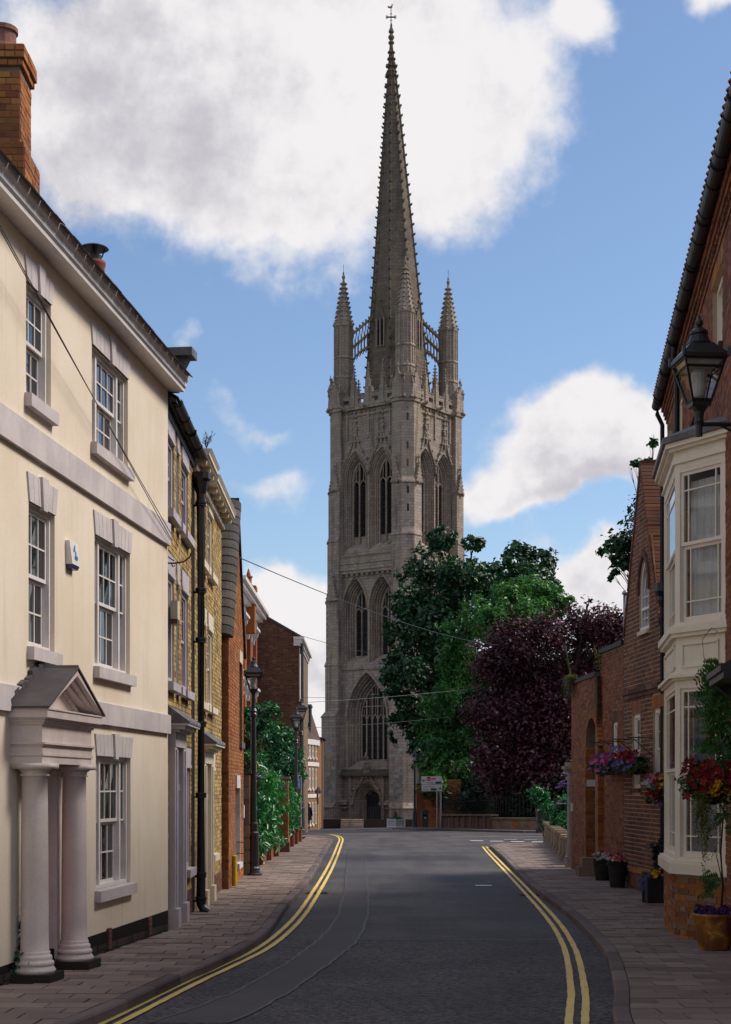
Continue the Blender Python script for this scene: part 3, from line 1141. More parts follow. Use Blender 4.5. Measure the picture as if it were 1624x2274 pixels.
# unseen neighbours of the visible windows, further up the street towards the viewer, keep the facade complete
more = [(a - 3.3, b - 3.3, c, d) for (a, b, c, d) in c_open[:1] + c_open[2:3]]
c_open += [h for h in more if h[0] > 0.2]
pu0, pu1 = F.U(50), F.U(196)                 # porch extent on the wall
door_hole = (F.U(58), F.U(121), gnd(F, 5.7) + .02, F.uz(120, 1712)[1], 0.10)
mb = wall_panel(F, 0, U_END, -0.3, z_cor + .3, c_open + [door_hole], reveal=0.16)
# render stops above the plinth: bell-cast drip
mb.build('wall', M_CREAM, cream)
body(cream, F, 0, U_END, -0.3, z_cor + .2, 7.5, M_CREAM)
returns(cream, F, 0, U_END, -0.3, z_cor + .2, M_CREAM)
# dark stone plinth under the render, set back a touch with rough blocks
mb = MB()
rnd = random.Random(3)
u = 0.0
zpl = F.uz(369, 2059.6)[1]
while u < U_END - .05:
 l_ = rnd.uniform(.16, .36)
 b = min(u + l_, U_END)
 z0 = gnd(F, u) - .06
 zt = max(gnd(F, u) + 0.10, min(zpl + .06 * 0 + 0.02 * (U_END - u), gnd(F, u) + .26))
 zmid = z0 + (zt - z0) * rnd.uniform(.45, .6)
 for q0, q1 in ((z0, zmid - .006), (zmid + .006, zt)):
  mb.fbox(F, u + .005, b - .005, q0, q1, -.05, .008 + rnd.uniform(-.004, .012))
 u = b
mb.build('plinth', M_PLINTH, cream)
mb = MB()
mb.fbox(F, 0, U_END, -0.25, 0.34, -.06, .003)
mb.build('plinth_bed', simple('black_mortar', (0.02, 0.016, 0.014), None, 4, 0.9, 0.1), cream)
for uu in (F.U(240), F.U(330)):
 mb = MB()
 for j in range(4):
  mb.fbox(F, uu - .07, uu + .07, gnd(F, uu) + .03 + j * .062, gnd(F, uu) + .085 + j * .062, 0, .03)
 mb.build('air_brick', M_BR_D, cream)
for (a, b) in bands:
 mb = MB()
 mb.fbox(F, 0, U_END - .02, a, b, -.01, .05)
 mb.prism([F.p(0, b, -.01), F.p(0, b, .05), F.p(0, b + .02, -.01)], F.u * (U_END - .02))
 mb.build('band', M_BAND, cream)
lint = [(55, 575.5, 119, 622), (199, 716.6, 288, 787), (57.6, 1047, 127, 1088), (204, 1131.4, 291, 1183), (210, 1633, 294, 1635.7)]
for i, h in enumerate(c_open):
 wide = i in (1, 3, 4)
 sash(cream, F, h[0], h[1], h[2] + .02, h[3], -.045, M_WHITE, cols=3, rows=4, side_lights=wide, frame=.05)
 hl = 0.33 if i in (0, 1) else 0.36
 if i < 5:
  x0, y0, x1, y1 = lint[i]
  zt = (F.uz(x0, y0)[1] + F.uz(x1, y1)[1]) / 2
  hl = max(.2, zt - h[3])
 hl = min(hl, (z_cor - .02 - h[3])) if h[3] > 6 else hl
 wedge_lintel(cream, F, h[0], h[1], h[3], h[3] + hl, M_BAND, voussoirs=10 if wide else 6, splay=.07)
 sill(cream, F, h[0], h[1], h[2] + .02, M_BAND, h=.14)
# white box gutter and boarded soffit
mb = MB()
prof = [(0, z_cor), (.22, z_cor - .015), (.22, z_cor + .03), (.245, z_cor + .05), (.245, z_cor + .10), (.275, z_cor + .14), (.295, z_cor + .21), (.27, z_cor + .215), (.26, z_cor + .17), (.0, z_cor + .17)]
mb.prism([F.p(0, z, n_) for n_, z in prof], F.u * (U_END + .06))
mb.build('cornice', M_WHITE, cream)
mb = MB()
zr = z_cor + .20
u_r = U_END + .10
mb.prism([F.p(0, zr, .26), F.p(0, zr + .02, .26), F.p(0, zr + 2.35, -3.3), F.p(0, zr + .02, -7.2), F.p(0, zr, -7.2), F.p(0, zr + 2.3, -3.3)], F.u * u_r)
ro = mb.build('roof', M_SLATE, cream)
unit = MB().box(-.5, .5, -.5, .5, -.5, .5).build('slate', M_SLATE)
UM = unit.data
bpy.data.objects.remove(unit)
sl = (Vector(F.n) * 3.74 + Vector((0, 0, -2.33))).normalized()      # down the slope
rotm = Matrix((F.u, sl, F.u.cross(sl))).transposed().to_4x4()
k = 0
for row in range(3):
 u = .02 - (row % 2) * .15
 while u < u_r - .1 and k < 120:
  o = bpy.data.objects.new('slate', UM)
  link(o)
  o.parent = ro
  c = F.p(u + .15, zr + .03 + row * .1, .22 - row * .165) + Vector((0, 0, .012 + random.uniform(0, .012)))
  o.matrix_local = Matrix.Translation(c - wloc(ro)) @ rotm @ Matrix.Diagonal((.29, .3, .009, 1))
  u += .3
  k += 1
# gable cap stone at the far party wall
mb = MB()
a = F.uz(383, 790, -.1)
zc_ = Z_at(784, 20.9)
mb.fbox(F, U_END - .1, U_END + .22, zc_ - .05, zc_ + .06, -.5, .36)
mb.prism([F.p(U_END, zc_ - .5, -.3), F.p(U_END, zc_ - .5, .12), F.p(U_END, zc_ - .3, .15), F.p(U_END, zc_ - .05, .28), F.p(U_END, zc_ - .05, -.3)], F.u * .18)
mb.build('kneeler', M_LEAD, cream)
# chimney stack in brick behind the eaves
CH0 = Vector((X_at(70, 16.2), 16.2, 0))
chY = 17.2
cw = X_at(44, chY)                              # street-side face of the stack
zb_, zt_ = Z_at(480, chY), Z_at(96, chY)
Fch = Frame(cw - 1.0, chY, 1, 0, 1)             # front, faces down the street towards the viewer
Fcs = Frame(cw, chY, 0.0, 1, 1)                 # street side
stack = MB()
stack.box(cw - 1.0, cw, chY, chY + .56, zb_ - 1.2, zt_ - .03)
so = stack.build('chimney', M_MORTAR, cream)
sh = Z_at(322, chY)
low = MB().box(cw - 1.08, cw + .06, chY - .05, chY + .74, zb_ - 1.2, sh).build('chimney_base', M_MORTAR, cream)
Fl = Frame(cw - 1.08, chY - .05, 1, 0, 1)
Fls = Frame(cw + .06, chY - .05, 0, 1, 1)
brickwork(cream, Fl, 0, 1.14, zb_ - .9, sh + .005, M_BR_O, owner=so)
brickwork(cream, Fls, 0, .79, zb_ - 1.1, sh + .005, M_BR_O, owner=so)
brickwork(cream, Fch, 0, 1.0, sh + .01, zt_ - .27, M_BR_O, owner=so)
brickwork(cream, Fcs, 0, .56, sh + .01, zt_ - .27, M_BR_O, owner=so)
for j, (e_, h0) in enumerate([(.03, .26), (.055, .18), (.055, .10)]):
 Fa = Frame(cw - 1.0 - e_, chY - e_, 1, 0, 1)
 Fb = Frame(cw + e_, chY - e_, 0, 1, 1)
 MB().box(cw - 1.0 - e_ + .01, cw + e_ - .01, chY - e_ + .01, chY + .56 + e_ - .01, zt_ - h0, zt_ - h0 + .078).build('corbel_course', M_MORTAR, so)
 brickwork(cream, Fa, 0, 1.0 + 2 * e_, zt_ - h0, zt_ - h0 + .08, M_BR_O, owner=so)
 brickwork(cream, Fb, 0, .56 + 2 * e_, zt_ - h0, zt_ - h0 + .08, M_BR_O, owner=so)
px_ = X_at(8, chY + .3)
mb = MB()
mb.lathe([(.17, -.06), (.165, .05), (.15, .1), (.148, .24), (.17, .25), (.17, .3), (.15, .31), (.13, .31)], (px_, chY + .28, zt_), 16)
mb.build('chimney_pot', simple('old_clay', (0.3, 0.13, 0.09), (0.16, 0.08, 0.08), 7, 0.85, 0.2), so, smooth=False)
# second pot with a metal cowl further along the ridge
yv = 19.6
xv = X_at(209, yv)
zv = Z_at(632, yv)
mb = MB()
mb.lathe([(.17, -.9), (.165, -.3), (.135, .22), (.15, .25), (.15, .29), (.12, .30)], (xv, yv, zv), 16)
pot = mb.build('chimney_pot', M_TERRA, cream, smooth=True)
mb = MB()
mb.lathe([(.10, .29), (.10, .37), (.085, .37)], (xv, yv, zv), 14)
for j in range(4):
 th = .4 + j * pi / 2
 mb.tube([(xv + .1 * cos(th), yv + .1 * sin(th), zv + .36), (xv + .14 * cos(th), yv + .14 * sin(th), zv + .48)], .009, 5)
mb.tube([(xv, yv, zv + .36), (xv, yv, zv + .5)], .015, 6)
mb.lathe([(.19, .46), (.175, .475), (.1, .505), (.02, .52), (.0, .522)], (xv, yv, zv), 18)
mb.build('cowl', M_STEEL and M_BLACK, pot)

# porch: two engaged columns, entablature, pediment, lead roof
porch = MB()
c_near, c_far = F.U(77, .18), F.U(165, .18)
zcap = F.uz(77, 1696, .18)[1]
zbase0, zbase1 = gnd(F, c_near), gnd(F, c_far)
r_c = 0.135
ea, eb = c_near - r_c - .03, c_far + r_c + .05
zfr = [F.uz(110, y, .36)[1] for y in (1696, 1680, 1669, 1660, 1637, 1622, 1608, 1600)]
lev = [(zcap, zcap + .075, .31, 0), (zcap + .075, zcap + .10, .322, .012), (zcap + .10, zcap + .17, .315, .005), (zcap + .17, zcap + .185, .33, .02), (zcap + .185, zcap + .205, .345, .035),
  (zcap + .205, zcap + .375, .31, 0), (zcap + .375, zcap + .40, .33, .02), (zcap + .40, zcap + .425, .35, .045), (zcap + .425, zcap + .44, .375, .07), (zcap + .44, zcap + .515, .395, .095), (zcap + .515, zcap + .53, .405, .105)]
for z0, z1, n_, e_ in lev:
 porch.fbox(F, ea - e_, eb + e_, z0, z1, 0, n_)
po = porch.build('porch', M_PORCH, cream)
ztop = zcap + .53
um = (ea + eb) / 2
wd = (eb - ea) / 2 + .115
rise = F.uz(172.5, 1489.5, .42)[1] - ztop
mb = MB()
mb.prism([F.p(um - wd + .12, ztop, 0), F.p(um + wd - .12, ztop, 0), F.p(um, ztop + rise - .12, 0)], F.n * .22)
mb.build('pediment', M_PORCH, po)
mb = MB()
for s in (-1, 1):     # raking cornices with little dentils
 A, B = (um + s * wd, ztop), (um, ztop + rise)
 nx_, nz_ = s * rise, wd
 l_ = sqrt(nx_ ** 2 + nz_ ** 2)
 nx_, nz_ = nx_ / l_, nz_ / l_
 for (t0, t1, n_) in ((0.0, .045, .41), (.045, .085, .36), (.085, .13, .31)):
  q = [(A[0] - nx_ * t0, A[1] - nz_ * t0), (B[0], B[1] - t0 / nz_), (B[0], B[1] - t1 / nz_), (A[0] - nx_ * t1, A[1] - nz_ * t1)]
  mb.prism([F.p(a_, max(z_, ztop), .0 if n_ > .4 else .22) for a_, z_ in q], F.n * (n_ - (.0 if n_ > .4 else .22)))
 for j in range(1, 14):
  t = j / 14
  a_, z_ = A[0] + (B[0] - A[0]) * t - nx_ * .15, A[1] + (B[1] - A[1]) * t - nz_ * .15
  if z_ > ztop + .02:
   mb.fbox(F, a_ - .016, a_ + .016, z_ - .02, z_ + .02, .22, .255)
mb.build('raking_cornice', M_PORCH, po)
mb = MB()
for s in (-1, 1):
 A, B = F.p(um + s * (wd + .02), ztop - .005, 0), F.p(um, ztop + rise + .02, 0)
 up = Vector((0, 0, .02))
 mb.prism([A, B, B + up, A + up], F.n * .425)
mb.prism([F.p(um - .02, ztop + rise + .03, 0), F.p(um + .02, ztop + rise + .03, 0), F.p(um, ztop + rise + .06, 0)], F.n * .42)
# ragged flashing against the wall
rnd = random.Random(8)
for s in (-1, 1):
 for j in range(9):
  t0, t1 = j / 9, (j + 1.1) / 9
  a0, a1 = um + s * wd * (1 - t0), um + s * wd * (1 - t1)
  z0, z1 = ztop + rise * t0, ztop + rise * min(1, t1)
  hh = .07 + rnd.uniform(0, .05)
  mb.prism([F.p(a0, z0, .001), F.p(a1, z1, .001), F.p(a1 + s * .02, z1 + hh, .001), F.p(a0 + s * .03, z0 + hh, .001)], F.n * .052)
mb.build('porch_roof', M_LEAD if False else simple('dark_lead', (0.055, 0.047, 0.05), (0.075, 0.065, 0.07), 4, 0.6, 0.35, streak=.2, dirt=(.03, .025, .027), bd=.002), po)
for (uc, zb0) in ((c_near, zbase0), (c_far, zbase1)):
 c = F.p(uc, 0, .18)
 zb0 = gz(c.x, c.y)
 z0 = zb0 + .085
 H = zcap - z0
 mb = MB()
 prof = [(r_c + .065, 0), (r_c + .07, .03), (r_c + .05, .06), (r_c + .045, .07), (r_c + .055, .085), (r_c + .05, .11), (r_c + .03, .125), (r_c + .035, .145), (r_c + .03, .165), (r_c + .012, .18), (r_c + .016, .2), (r_c + .004, .215)]
 prof += [(r_c - .012 * t * t, .215 + (H - .34) * t) for t in (.1, .3, .5, .7, .85, 1.0)]
 prof += [(r_c + .008, H - .12), (r_c + .008, H - .105), (r_c - .005, H - .10), (r_c + .0, H - .075), (r_c + .03, H - .055), (r_c + .03, H - .05)]
 mb.lathe(prof, (c.x, c.y, z0), 28)
 mb.fbox(F, uc - r_c - .05, uc + r_c + .05, zcap - .05, zcap + .002, .0, .18 + r_c + .05)
 co = mb.build('column', M_PORCH, po, smooth=False)
 for p_ in co.data.polygons:
  p_.use_smooth = abs(p_.normal.z) < .5 and len(p_.vertices) == 4
 mb = MB()
 mb.fbox(F, uc - r_c - .09, uc + r_c + .09, zb0 - .05, z0, .0, .18 + r_c + .09)
 mb.build('column_base', M_PLINTH, po)
dd = MB()
du0, du1 = door_hole[0], door_hole[1]
dd.fbox(F, du0, du1, door_hole[2], door_hole[3], -.16, -.095)
for j in range(3):
 zz = door_hole[2] + .15 + j * .55
 dd.fbox(F, du0 + .1, du1 - .1, zz, zz + .42, -.096, -.085)
dd.build('door', simple('salmon_paint', (0.52, 0.22, 0.17), (0.45, 0.18, 0.14), 3, .55, .35), cream)
MB().fbox(F, du1 - .012, du1 + .04, door_hole[2], zcap - .05, -.094, .03).build('door_jamb', M_PORCH, po)

# alarm box on the cream wall
ua, za = F.uz(154, 1231)
F_ = F
al = thing('alarm_box', 'white alarm box with a blue emblem and dark blue base on the cream wall', 'alarm box', F.p(ua, za, 0))
mb = MB()
w0 = (F.U(166) - F.U(142)) / 2 * .8
mb.box8([F.p(ua - w0 * .8, za - .12, .075), F.p(ua + w0 * .8, za - .12, .075), F.p(ua + w0 * .8, za - .12, 0), F.p(ua - w0 * .8, za - .12, 0),
   F.p(ua - w0, za + .13, .05), F.p(ua + w0, za + .13, .05), F.p(ua + w0, za + .13, 0), F.p(ua - w0, za + .13, 0)])
mb.build('case', M_WHITE, al)
MB().box8([F.p(ua - w0 * .7, za - .165, .06), F.p(ua + w0 * .7, za - .165, .06), F.p(ua + w0 * .7, za - .165, 0), F.p(ua - w0 * .7, za - .165, 0),
   F.p(ua - w0 * .8, za - .122, .076), F.p(ua + w0 * .8, za - .122, .076), F.p(ua + w0 * .8, za - .122, 0), F.p(ua - w0 * .8, za - .122, 0)]).build('strobe', simple('blue_plastic', (0.02, 0.03, 0.12), None, 3, .3, .5, bd=0), al)
mb = MB()
for j, (a_, b_, c_, d_) in enumerate([(-.02, .06, .03, .0), (-.05, .03, .01, .02), (0, .0, .04, .03), (-.03, -.05, .01, .01), (.01, -.055, .01, .01), (.04, -.05, .01, .01)]):
 nn = .066 - (b_ - 0) * .1
 mb.prism([F.p(ua + a_, za + b_ - .012, nn), F.p(ua + a_ + .03, za + b_ - c_, nn), F.p(ua + a_ + .035, za + b_ + .02, nn), F.p(ua + a_ + .012, za + b_ + .035, nn)], F.n * .004)
mb.build('emblem', simple('blue_print', (0.05, 0.25, 0.5), None, 3, .4, .3, bd=0), al)
# ivy sprig at the near column
# ================================================================== 2. YELLOW BRICK TERRACE (two houses)
def gothic_door(root, F, u0, u1, zb, zt, mat, hood=True, lab=None):
 """door case with plinth blocks, pilasters, pointed head and a lead-topped hood"""
 sur = MB()
 w_ = u1 - u0
 pw = w_ * .2
 zf = zt - .32
 for a in (u0, u1 - pw):
  sur.fbox(F, a, a + pw, zb + .26, zf, -.05, .10)
  sur.fbox(F, a + pw * .3, a + pw * .7, zb + .3, zf - .04, .10, .125)
  sur.fbox(F, a - .025, a + pw + .025, zb - .04, zb + .27, -.05, .155)
 sur.fbox(F, u0, u1, zf, zt - .12, -.05, .11)
 sur.fbox(F, u0 - .03, u1 + .03, zt - .12, zt - .08, -.05, .17)
 sur.fbox(F, u0 - .07, u1 + .07, zt - .08, zt - .03, -.05, .25)
 sur.fbox(F, u0 - .10, u1 + .10, zt - .03, zt, -.05, .30)
 so_ = sur.build('door_case', mat, root)
 # lead capping, dressed over the hood
 mb = MB()
 k = 10
 for i in range(k):
  a, b = u0 - .1 + (w_ + .2) * i / k, u0 - .1 + (w_ + .2) * (i + 1) / k
  za, zb_2 = zt + .01 + .03 * sin(i * 2.1), zt + .01 + .03 * sin((i + 1) * 2.1)
  mb.box8([F.p(a, zt + .002, .31), F.p(b, zt + .002, .31), F.p(b, zt + .002, -.02), F.p(a, zt + .002, -.02),
     F.p(a, za + .02, .31), F.p(b, zb_2 + .02, .31), F.p(b, zt + .26, .0), F.p(a, zt + .26, .0)])
 mb.build('hood', M_LEAD, so_)
 # recessed door with pointed arch
 mb = MB()
 a0, a1 = u0 + pw, u1 - pw
 n_in = -.22
 um_ = (a0 + a1) / 2
 zs = zf - .55
 pts = arch_pts(um_, (a1 - a0) / 2 - .03, zb, zs, zf - .12)
 mb.add([F.p(a, z, -.03) for a, z in pts] + [F.p(a, z, n_in) for a, z in pts], [(i, i + 1, len(pts) + i + 1, len(pts) + i) for i in range(len(pts) - 1)])
 up = [(a, z) for a, z in pts if z >= zs - 1e-6]
 for (p, q) in zip(up, up[1:]):
  mb.quad(F.p(p[0], p[1], -.03), F.p(q[0], q[1], -.03), F.p(q[0], zf + .01, -.03), F.p(p[0], zf + .01, -.03))
 for (x0, x1) in ((a0 - .01, up[0][0]), (up[-1][0], a1 + .01)):
  mb.quad(F.p(x0, zb, -.03), F.p(x1, zb, -.03), F.p(x1, zf + .01, -.03), F.p(x0, zf + .01, -.03))
 ri = MB
 mb.build('door_arch', mat, so_)
 for a in (up[0], up[-1]):
  MB().fbox(F, a[0] - .05, a[0] + .05, zs - .08, zs + .02, -.04, .04).build('impost', mat, so_)
 d = MB()
 d.fbox(F, a0, a1, zb, zf, n_in - .05, n_in)
 for j in range(2):
  for i in range(2):
   x0 = a0 + .07 + i * (a1 - a0) / 2
   d.fbox(F, x0, x0 + (a1 - a0) / 2 - .12, zb + .2 + j * .75, zb + .8 + j * .75, n_in, n_in + .012)
 d.build('door', mat, root)
 return so_

def arch_pts(uc, a, zb, zs, za, k=9):
 """outline of a pointed arch from left foot over the apex to the right foot"""
 r = za - zs
 R = (a * a + r * r) / (2 * a)
 pts = [(uc - a, zb), (uc - a, zs)]
 c = uc - a + R
 th_ap = math.acos(max(-1, min(1, (R - a) / R)))
 for i in range(1, k + 1):
  th = th_ap * i / k
  pts.append((c - R * cos(th), zs + R * sin(th)))
 left = pts[:]
 for (u_, z_) in reversed(left[:-1]):
  pts.append((2 * uc - u_, z_))
 return pts

def terrace(label, u0, u1, trim, first, wins, door, ground_win, cornice):
 F = FL2
 root = thing('terrace_house', label, 'house', F.p((u0 + u1) / 2, gnd(F, u0)), 'yellow brick terrace')
 zt = 7.22 if cornice else 7.34
 gl = simple('trim_' + first, trim[0], trim[1], 2.5, .6, .35, streak=.15, bd=.001)
 holes = []
 for (a, b, z0, z1, blind) in wins + [ground_win]:
  holes.append((a, b, z0, z1))
 zb = gnd(F, u0)
 d0, d1, dzt = door
 dh = (d0 + .02, d1 - .02, zb - .1, dzt - .1, .3)
 mb = wall_panel(F, u0, u1, -.2, zt, holes + [dh], n=0, reveal=.16, revmat=1)
 mb.build('wall', [M_MORTAR_Y, gl], root)
 brickwork(root, F, u0, u1, zb - .02, zt - .05, M_BR_Y, holes=[(h[0] - .01, h[1] + .01, h[2] - .12, h[3] + .30) for h in holes] + [(d0, d1, zb - .1, dzt + .02)])
 body(root, F, u0, u1, -.2, zt, 7.0, M_MORTAR_Y)
 for (a, b, z0, z1, blind) in wins + [ground_win]:
  if blind:
   MB().fbox(F, a, b, z0, z1, -.16, -.03).build('blind_window', gl, root)
  else:
   sash(root, F, a, b, z0 + .01, z1, -.02, gl, cols=3, rows=4, frame=.085)
  mb = MB()
  mb.prism([F.p(a, z1, -.02), F.p(b, z1, -.02), F.p(b + .05, z1 + .29, -.02), F.p(a - .05, z1 + .29, -.02)], F.n * .045)
  mb.fbox(F, a - .02, b + .02, z1 - .015, z1 + .035, -.1, .035)
  mb.build('lintel', gl, root)
  sill(root, F, a, b, z0 + .01, gl, h=.13, n=.11)
 gothic_door(root, F, d0, d1, zb, dzt, gl)
 return root, zt, gl

zz = {'t0': 5.98, 't1': 7.0, 'f0': 3.5, 'f1': 5.02, 'g0': .76, 'g1': 2.34}
UA0, UA1, UB1 = 0.0, 3.66, 8.95
LIL = ((0.47, 0.425, 0.46), (0.39, 0.35, 0.38))
CRM = ((0.68, 0.61, 0.49), (0.6, 0.52, 0.4))
ha, zta, gla = terrace('yellow brick terrace house with grey trim, next to the cream house', UA0, UA1, LIL, 'grey',
 [(.18, 1.02, 5.9, 6.95, 0), (1.35, 1.62, 5.9, 6.95, 1), (2.0, 2.9, 5.9, 6.95, 0), (.18, 1.02, 3.5, 5.02, 0), (1.35, 1.62, 3.5, 5.02, 1), (2.0, 2.9, 3.5, 5.02, 0)],
 (.38, 1.75, 2.92), (2.38, 3.2, .76, 2.34, 0), False)
hb, ztb, glb = terrace('yellow brick terrace house with cream trim and bracketed cornice, beyond the drainpipe', UA1 + .002, UB1, CRM, 'cream',
 [(4.35, 5.25, 5.85, 6.95, 0), (5.45, 5.7, 5.85, 6.95, 1), (6.15, 7.05, 5.85, 6.95, 0), (4.4, 5.3, 3.46, 4.85, 0), (5.5, 5.75, 3.46, 4.85, 1), (6.15, 7.05, 3.46, 4.85, 0)],
 (4.62, 6.2, 2.75), (6.55, 7.4, .8, 2.34, 0), True)
F = FL2
# house with grey trim: low pantile eaves over an iron gutter, and the big drainpipe between the houses
mb = MB()
mb.prism([F.p(UA0, zta, .16), F.p(UA0, zta + .03, .16), F.p(UA0, zta + 2.2, -3.4), F.p(UA0, zta, -7), F.p(UA0, zta - .02, -3.4)], F.u * (UA1 - UA0))
ro = mb.build('roof', M_SLATE, ha)
mb = MB()
for j in range(13):
 u = UA0 + .03 + j * .285
 for r in range(3):
  c0 = .19 - r * .2
  z0 = zta + .05 + r * .125
  mb.box8([F.p(u, z0, c0), F.p(u + .27, z0 + .012, c0), F.p(u + .27, z0 + .15, c0 - .24), F.p(u, z0 + .14, c0 - .24),
     F.p(u, z0 + .02, c0), F.p(u + .27, z0 + .03, c0), F.p(u + .27, z0 + .17, c0 - .24), F.p(u, z0 + .16, c0 - .24)])
mb.build('roof_tile', M_SLATE, ro, kind='stuff')

def gutter(root, F, u0, u1, z, n, r, brackets=.9, mat=None):
 mb = MB()
 k = 8
 prof = [(n + r * cos(pi + pi * i / k), z + r * sin(pi + pi * i / k)) for i in range(k + 1)]
 prof += [(n + (r - .012) * cos(2 * pi - pi * i / k), z + (r - .012) * sin(2 * pi - pi * i / k)) for i in range(k + 1)]
 m_ = len(prof)
 vs = [F.p(u0, zz_, nn) for nn, zz_ in prof] + [F.p(u1, zz_, nn) for nn, zz_ in prof]
 mb.add(vs, [(i, (i + 1) % m_, m_ + (i + 1) % m_, m_ + i) for i in range(m_)])
 u = u0 + .1
 while u < u1:
  ring = [F.p(u, z + (r + .005) * sin(pi + pi * i / k), n + (r + .005) * cos(pi + pi * i / k)) for i in range(k + 1)]
  mb.tube(ring, .006, 4)
  mb.tube([F.p(u, z - r, n), F.p(u, z - r - .05, n - r), F.p(u, z - .02, -.02)], .007, 4)
  u += brackets
 for u in [u0 + 1.8 * i for i in range(1, int((u1 - u0) / 1.8) + 1)]:
  ring = [F.p(u, z + (r + .012) * sin(pi + pi * i / k), n + (r + .012) * cos(pi + pi * i / k)) for i in range(k + 1)]
  mb.tube(ring, .012, 5)
 return mb.build('gutter', mat or M_GUTTER, root)

gutter(ha, F, UA0 + .02, UA1 - .05, zta + .03, .16, .075)
MB().fbox(F, UA0, UA1, zta - .16, zta - .02, -.01, .04).build('fascia', M_GUTTER, ha)

def downpipe(root, F, u, z0, z1, n=.09, r=.045, collars=(), hopper=False, mat=None, name='downpipe'):
 mb = MB()
 mb.tube([F.p(u, z1, n), F.p(u, z0 + .12, n), F.p(u, z0 + .06, n + .03), F.p(u, z0 + .0, n + .12)], r, 10)
 for z in collars:
  c = F.p(u, z, n)
  mb.lathe([(r, -.05), (r + .014, -.045), (r + .014, -.02), (r + .004, -.015), (r + .018, .0), (r + .018, .035), (r, .04)], (c.x, c.y, c.z), 10)
  mb.tube([F.p(u - .08, z - .03, .02), F.p(u, z - .03, n - r), F.p(u + .08, z - .03, .02)], .014, 5)
 if hopper:
  c = F.p(u, z1, n)
  mb.lathe([(r, -.1), (r + .03, -.02), (r + .06, .1), (r + .085, .14), (r + .085, .24), (r + .06, .24)], (c.x, c.y, c.z), 10)
 return mb.build(name, mat or M_BLACK, root, smooth=False)

downpipe(ha, F, UA1 - .05, gnd(F, 3.6), 6.85, n=.14, r=.075, collars=(6.6, 5.2, 4.4, 3.05, 1.9, .62, .22), hopper=True)
MB().fbox(F, UA1 - .26, UA1 + .16, gnd(F, 3.6), 6.9, -.01, .02).build('party_shade_strip', M_PLINTH, ha)  # dark party strip, widened so its colour also paints in the pipe's shadow
# house with cream trim: projecting cornice on brackets
mb = MB()
ca, cb = UA1 - .0, UB1 + .03
for s0, s1, zsh in ((ca, ca + 1.55, .10), (ca + 1.56, cb, 0.0)):
 zc = 7.08 + zsh
 mb.fbox(F, s0, s1, zc, zc + .07, -.02, .07)
 mb.fbox(F, s0, s1, zc + .07, zc + .18, -.02, .05)
 mb.fbox(F, s0, s1, zc + .18, zc + .215, -.02, .24)
 mb.fbox(F, s0, s1, zc + .215, zc + .26, -.02, .27)
 mb.prism([F.p(s0, zc + .26, .27), F.p(s0, zc + .32, .31), F.p(s0, zc + .33, -.02), F.p(s0, zc + .26, -.02)], F.u * (s1 - s0))
co = mb.build('cornice', glb, hb)
u = ca + .15
while u < cb - .1:
 zc = 7.08 + (.10 if u < ca + 1.5 else 0)
 mb = MB()
 mb.prism([F.p(u, zc + .18, .22), F.p(u, zc + .10, .205), F.p(u, zc + .08, .16), F.p(u, zc + .12, .10), F.p(u, zc + .08, .05), F.p(u, zc + .18, .05)], F.u * .09)
 mb.build('bracket', glb, co)
 u += .62
mb = MB()
mb.prism([F.p(ca, 7.42, .1), F.p(ca, 9.2, -3.5), F.p(ca, 7.42, -7)], F.u * (cb - ca))
mb.build('roof', M_SLATE, hb)
# dark base courses of the terrace
for r_, (a, b) in ((ha, (1.8, UA1 - .2)), (hb, (6.3, UB1))):
 mb = MB()
 for j in range(5):
  u = a
  while u < b:
   mb.fbox(F, u + .004, min(u + .22, b) - .004, gnd(F, a) + .01 + j * .075, gnd(F, a) + .076 + j * .075, 0, .018)
   u += .225
 mb.build('base_course', M_BR_D, r_, kind='stuff')
# things fixed to the terrace
u, z = F.uz(397, 1361, .1)
a2 = thing('alarm_box', 'cream alarm box with a red base on the yellow brick wall', 'alarm box', F.p(u, z, 0))
mb = MB()
mb.fbox(F, u - .13, u + .13, z - .1, z + .16, 0.0, .10)
mb.build('case', M_STONEP, a2)
MB().fbox(F, u - .125, u + .125, z - .17, z - .102, 0.0, .095).build('strobe', simple('red_plastic', (0.12, 0.012, 0.015), None, 3, .3, .5, bd=0), a2)
u, z = .12, F.uz(385, 1252, .1)[1]
br = thing('wall_bracket', 'old curled iron bracket on the yellow brick wall beside the cream house', 'bracket', F.p(u, z, 0))
mb = MB()
mb.tube([F.p(u, z, 0), F.p(u, z, .12), F.p(u, z + .02, .25), F.p(u, z + .08, .33), F.p(u, z + .17, .37), F.p(u, z + .22, .34), F.p(u, z + .19, .31)], .012, 6)
mb.tube([F.p(u, z + .12, 0), F.p(u, z + .07, .06), F.p(u, z + .03, .12)], .009, 5)
mb.tube([F.p(u, z, .08), F.p(u, z - .05, .1), F.p(u, z - .03, .13)], .009, 5)
mb.build('iron_arm', M_RUST, br)
# sprigs of buddleia growing from the cornice
mb = MB()
rnd = random.Random(4)
for i in range(9):
 a = F.p(ca + .25 + rnd.uniform(-.1, .12), 7.55, .2)
 tip = a + Vector((rnd.uniform(-.1, .2), rnd.uniform(-.1, .2), rnd.uniform(.12, .32)))
 mb.tube([a, (a + tip) / 2 + Vector((0, 0, .03)), tip], [.006, .004, .002], 4)
 for j in range(3):
  c = a + (tip - a) * (.4 + .25 * j)
  d_ = Vector((rnd.uniform(-.04, .04), rnd.uniform(-.04, .04), .03))
  mb.add([c, c + d_, c + d_ * 1.5 + Vector((.01, 0, .01)), c + d_ * .6 + Vector((.014, 0, .0))], [(0, 1, 2, 3)])
tag(mb.build('weed', M_BARK), 'dry weeds sprouting from the top of the cream cornice', 'weed')

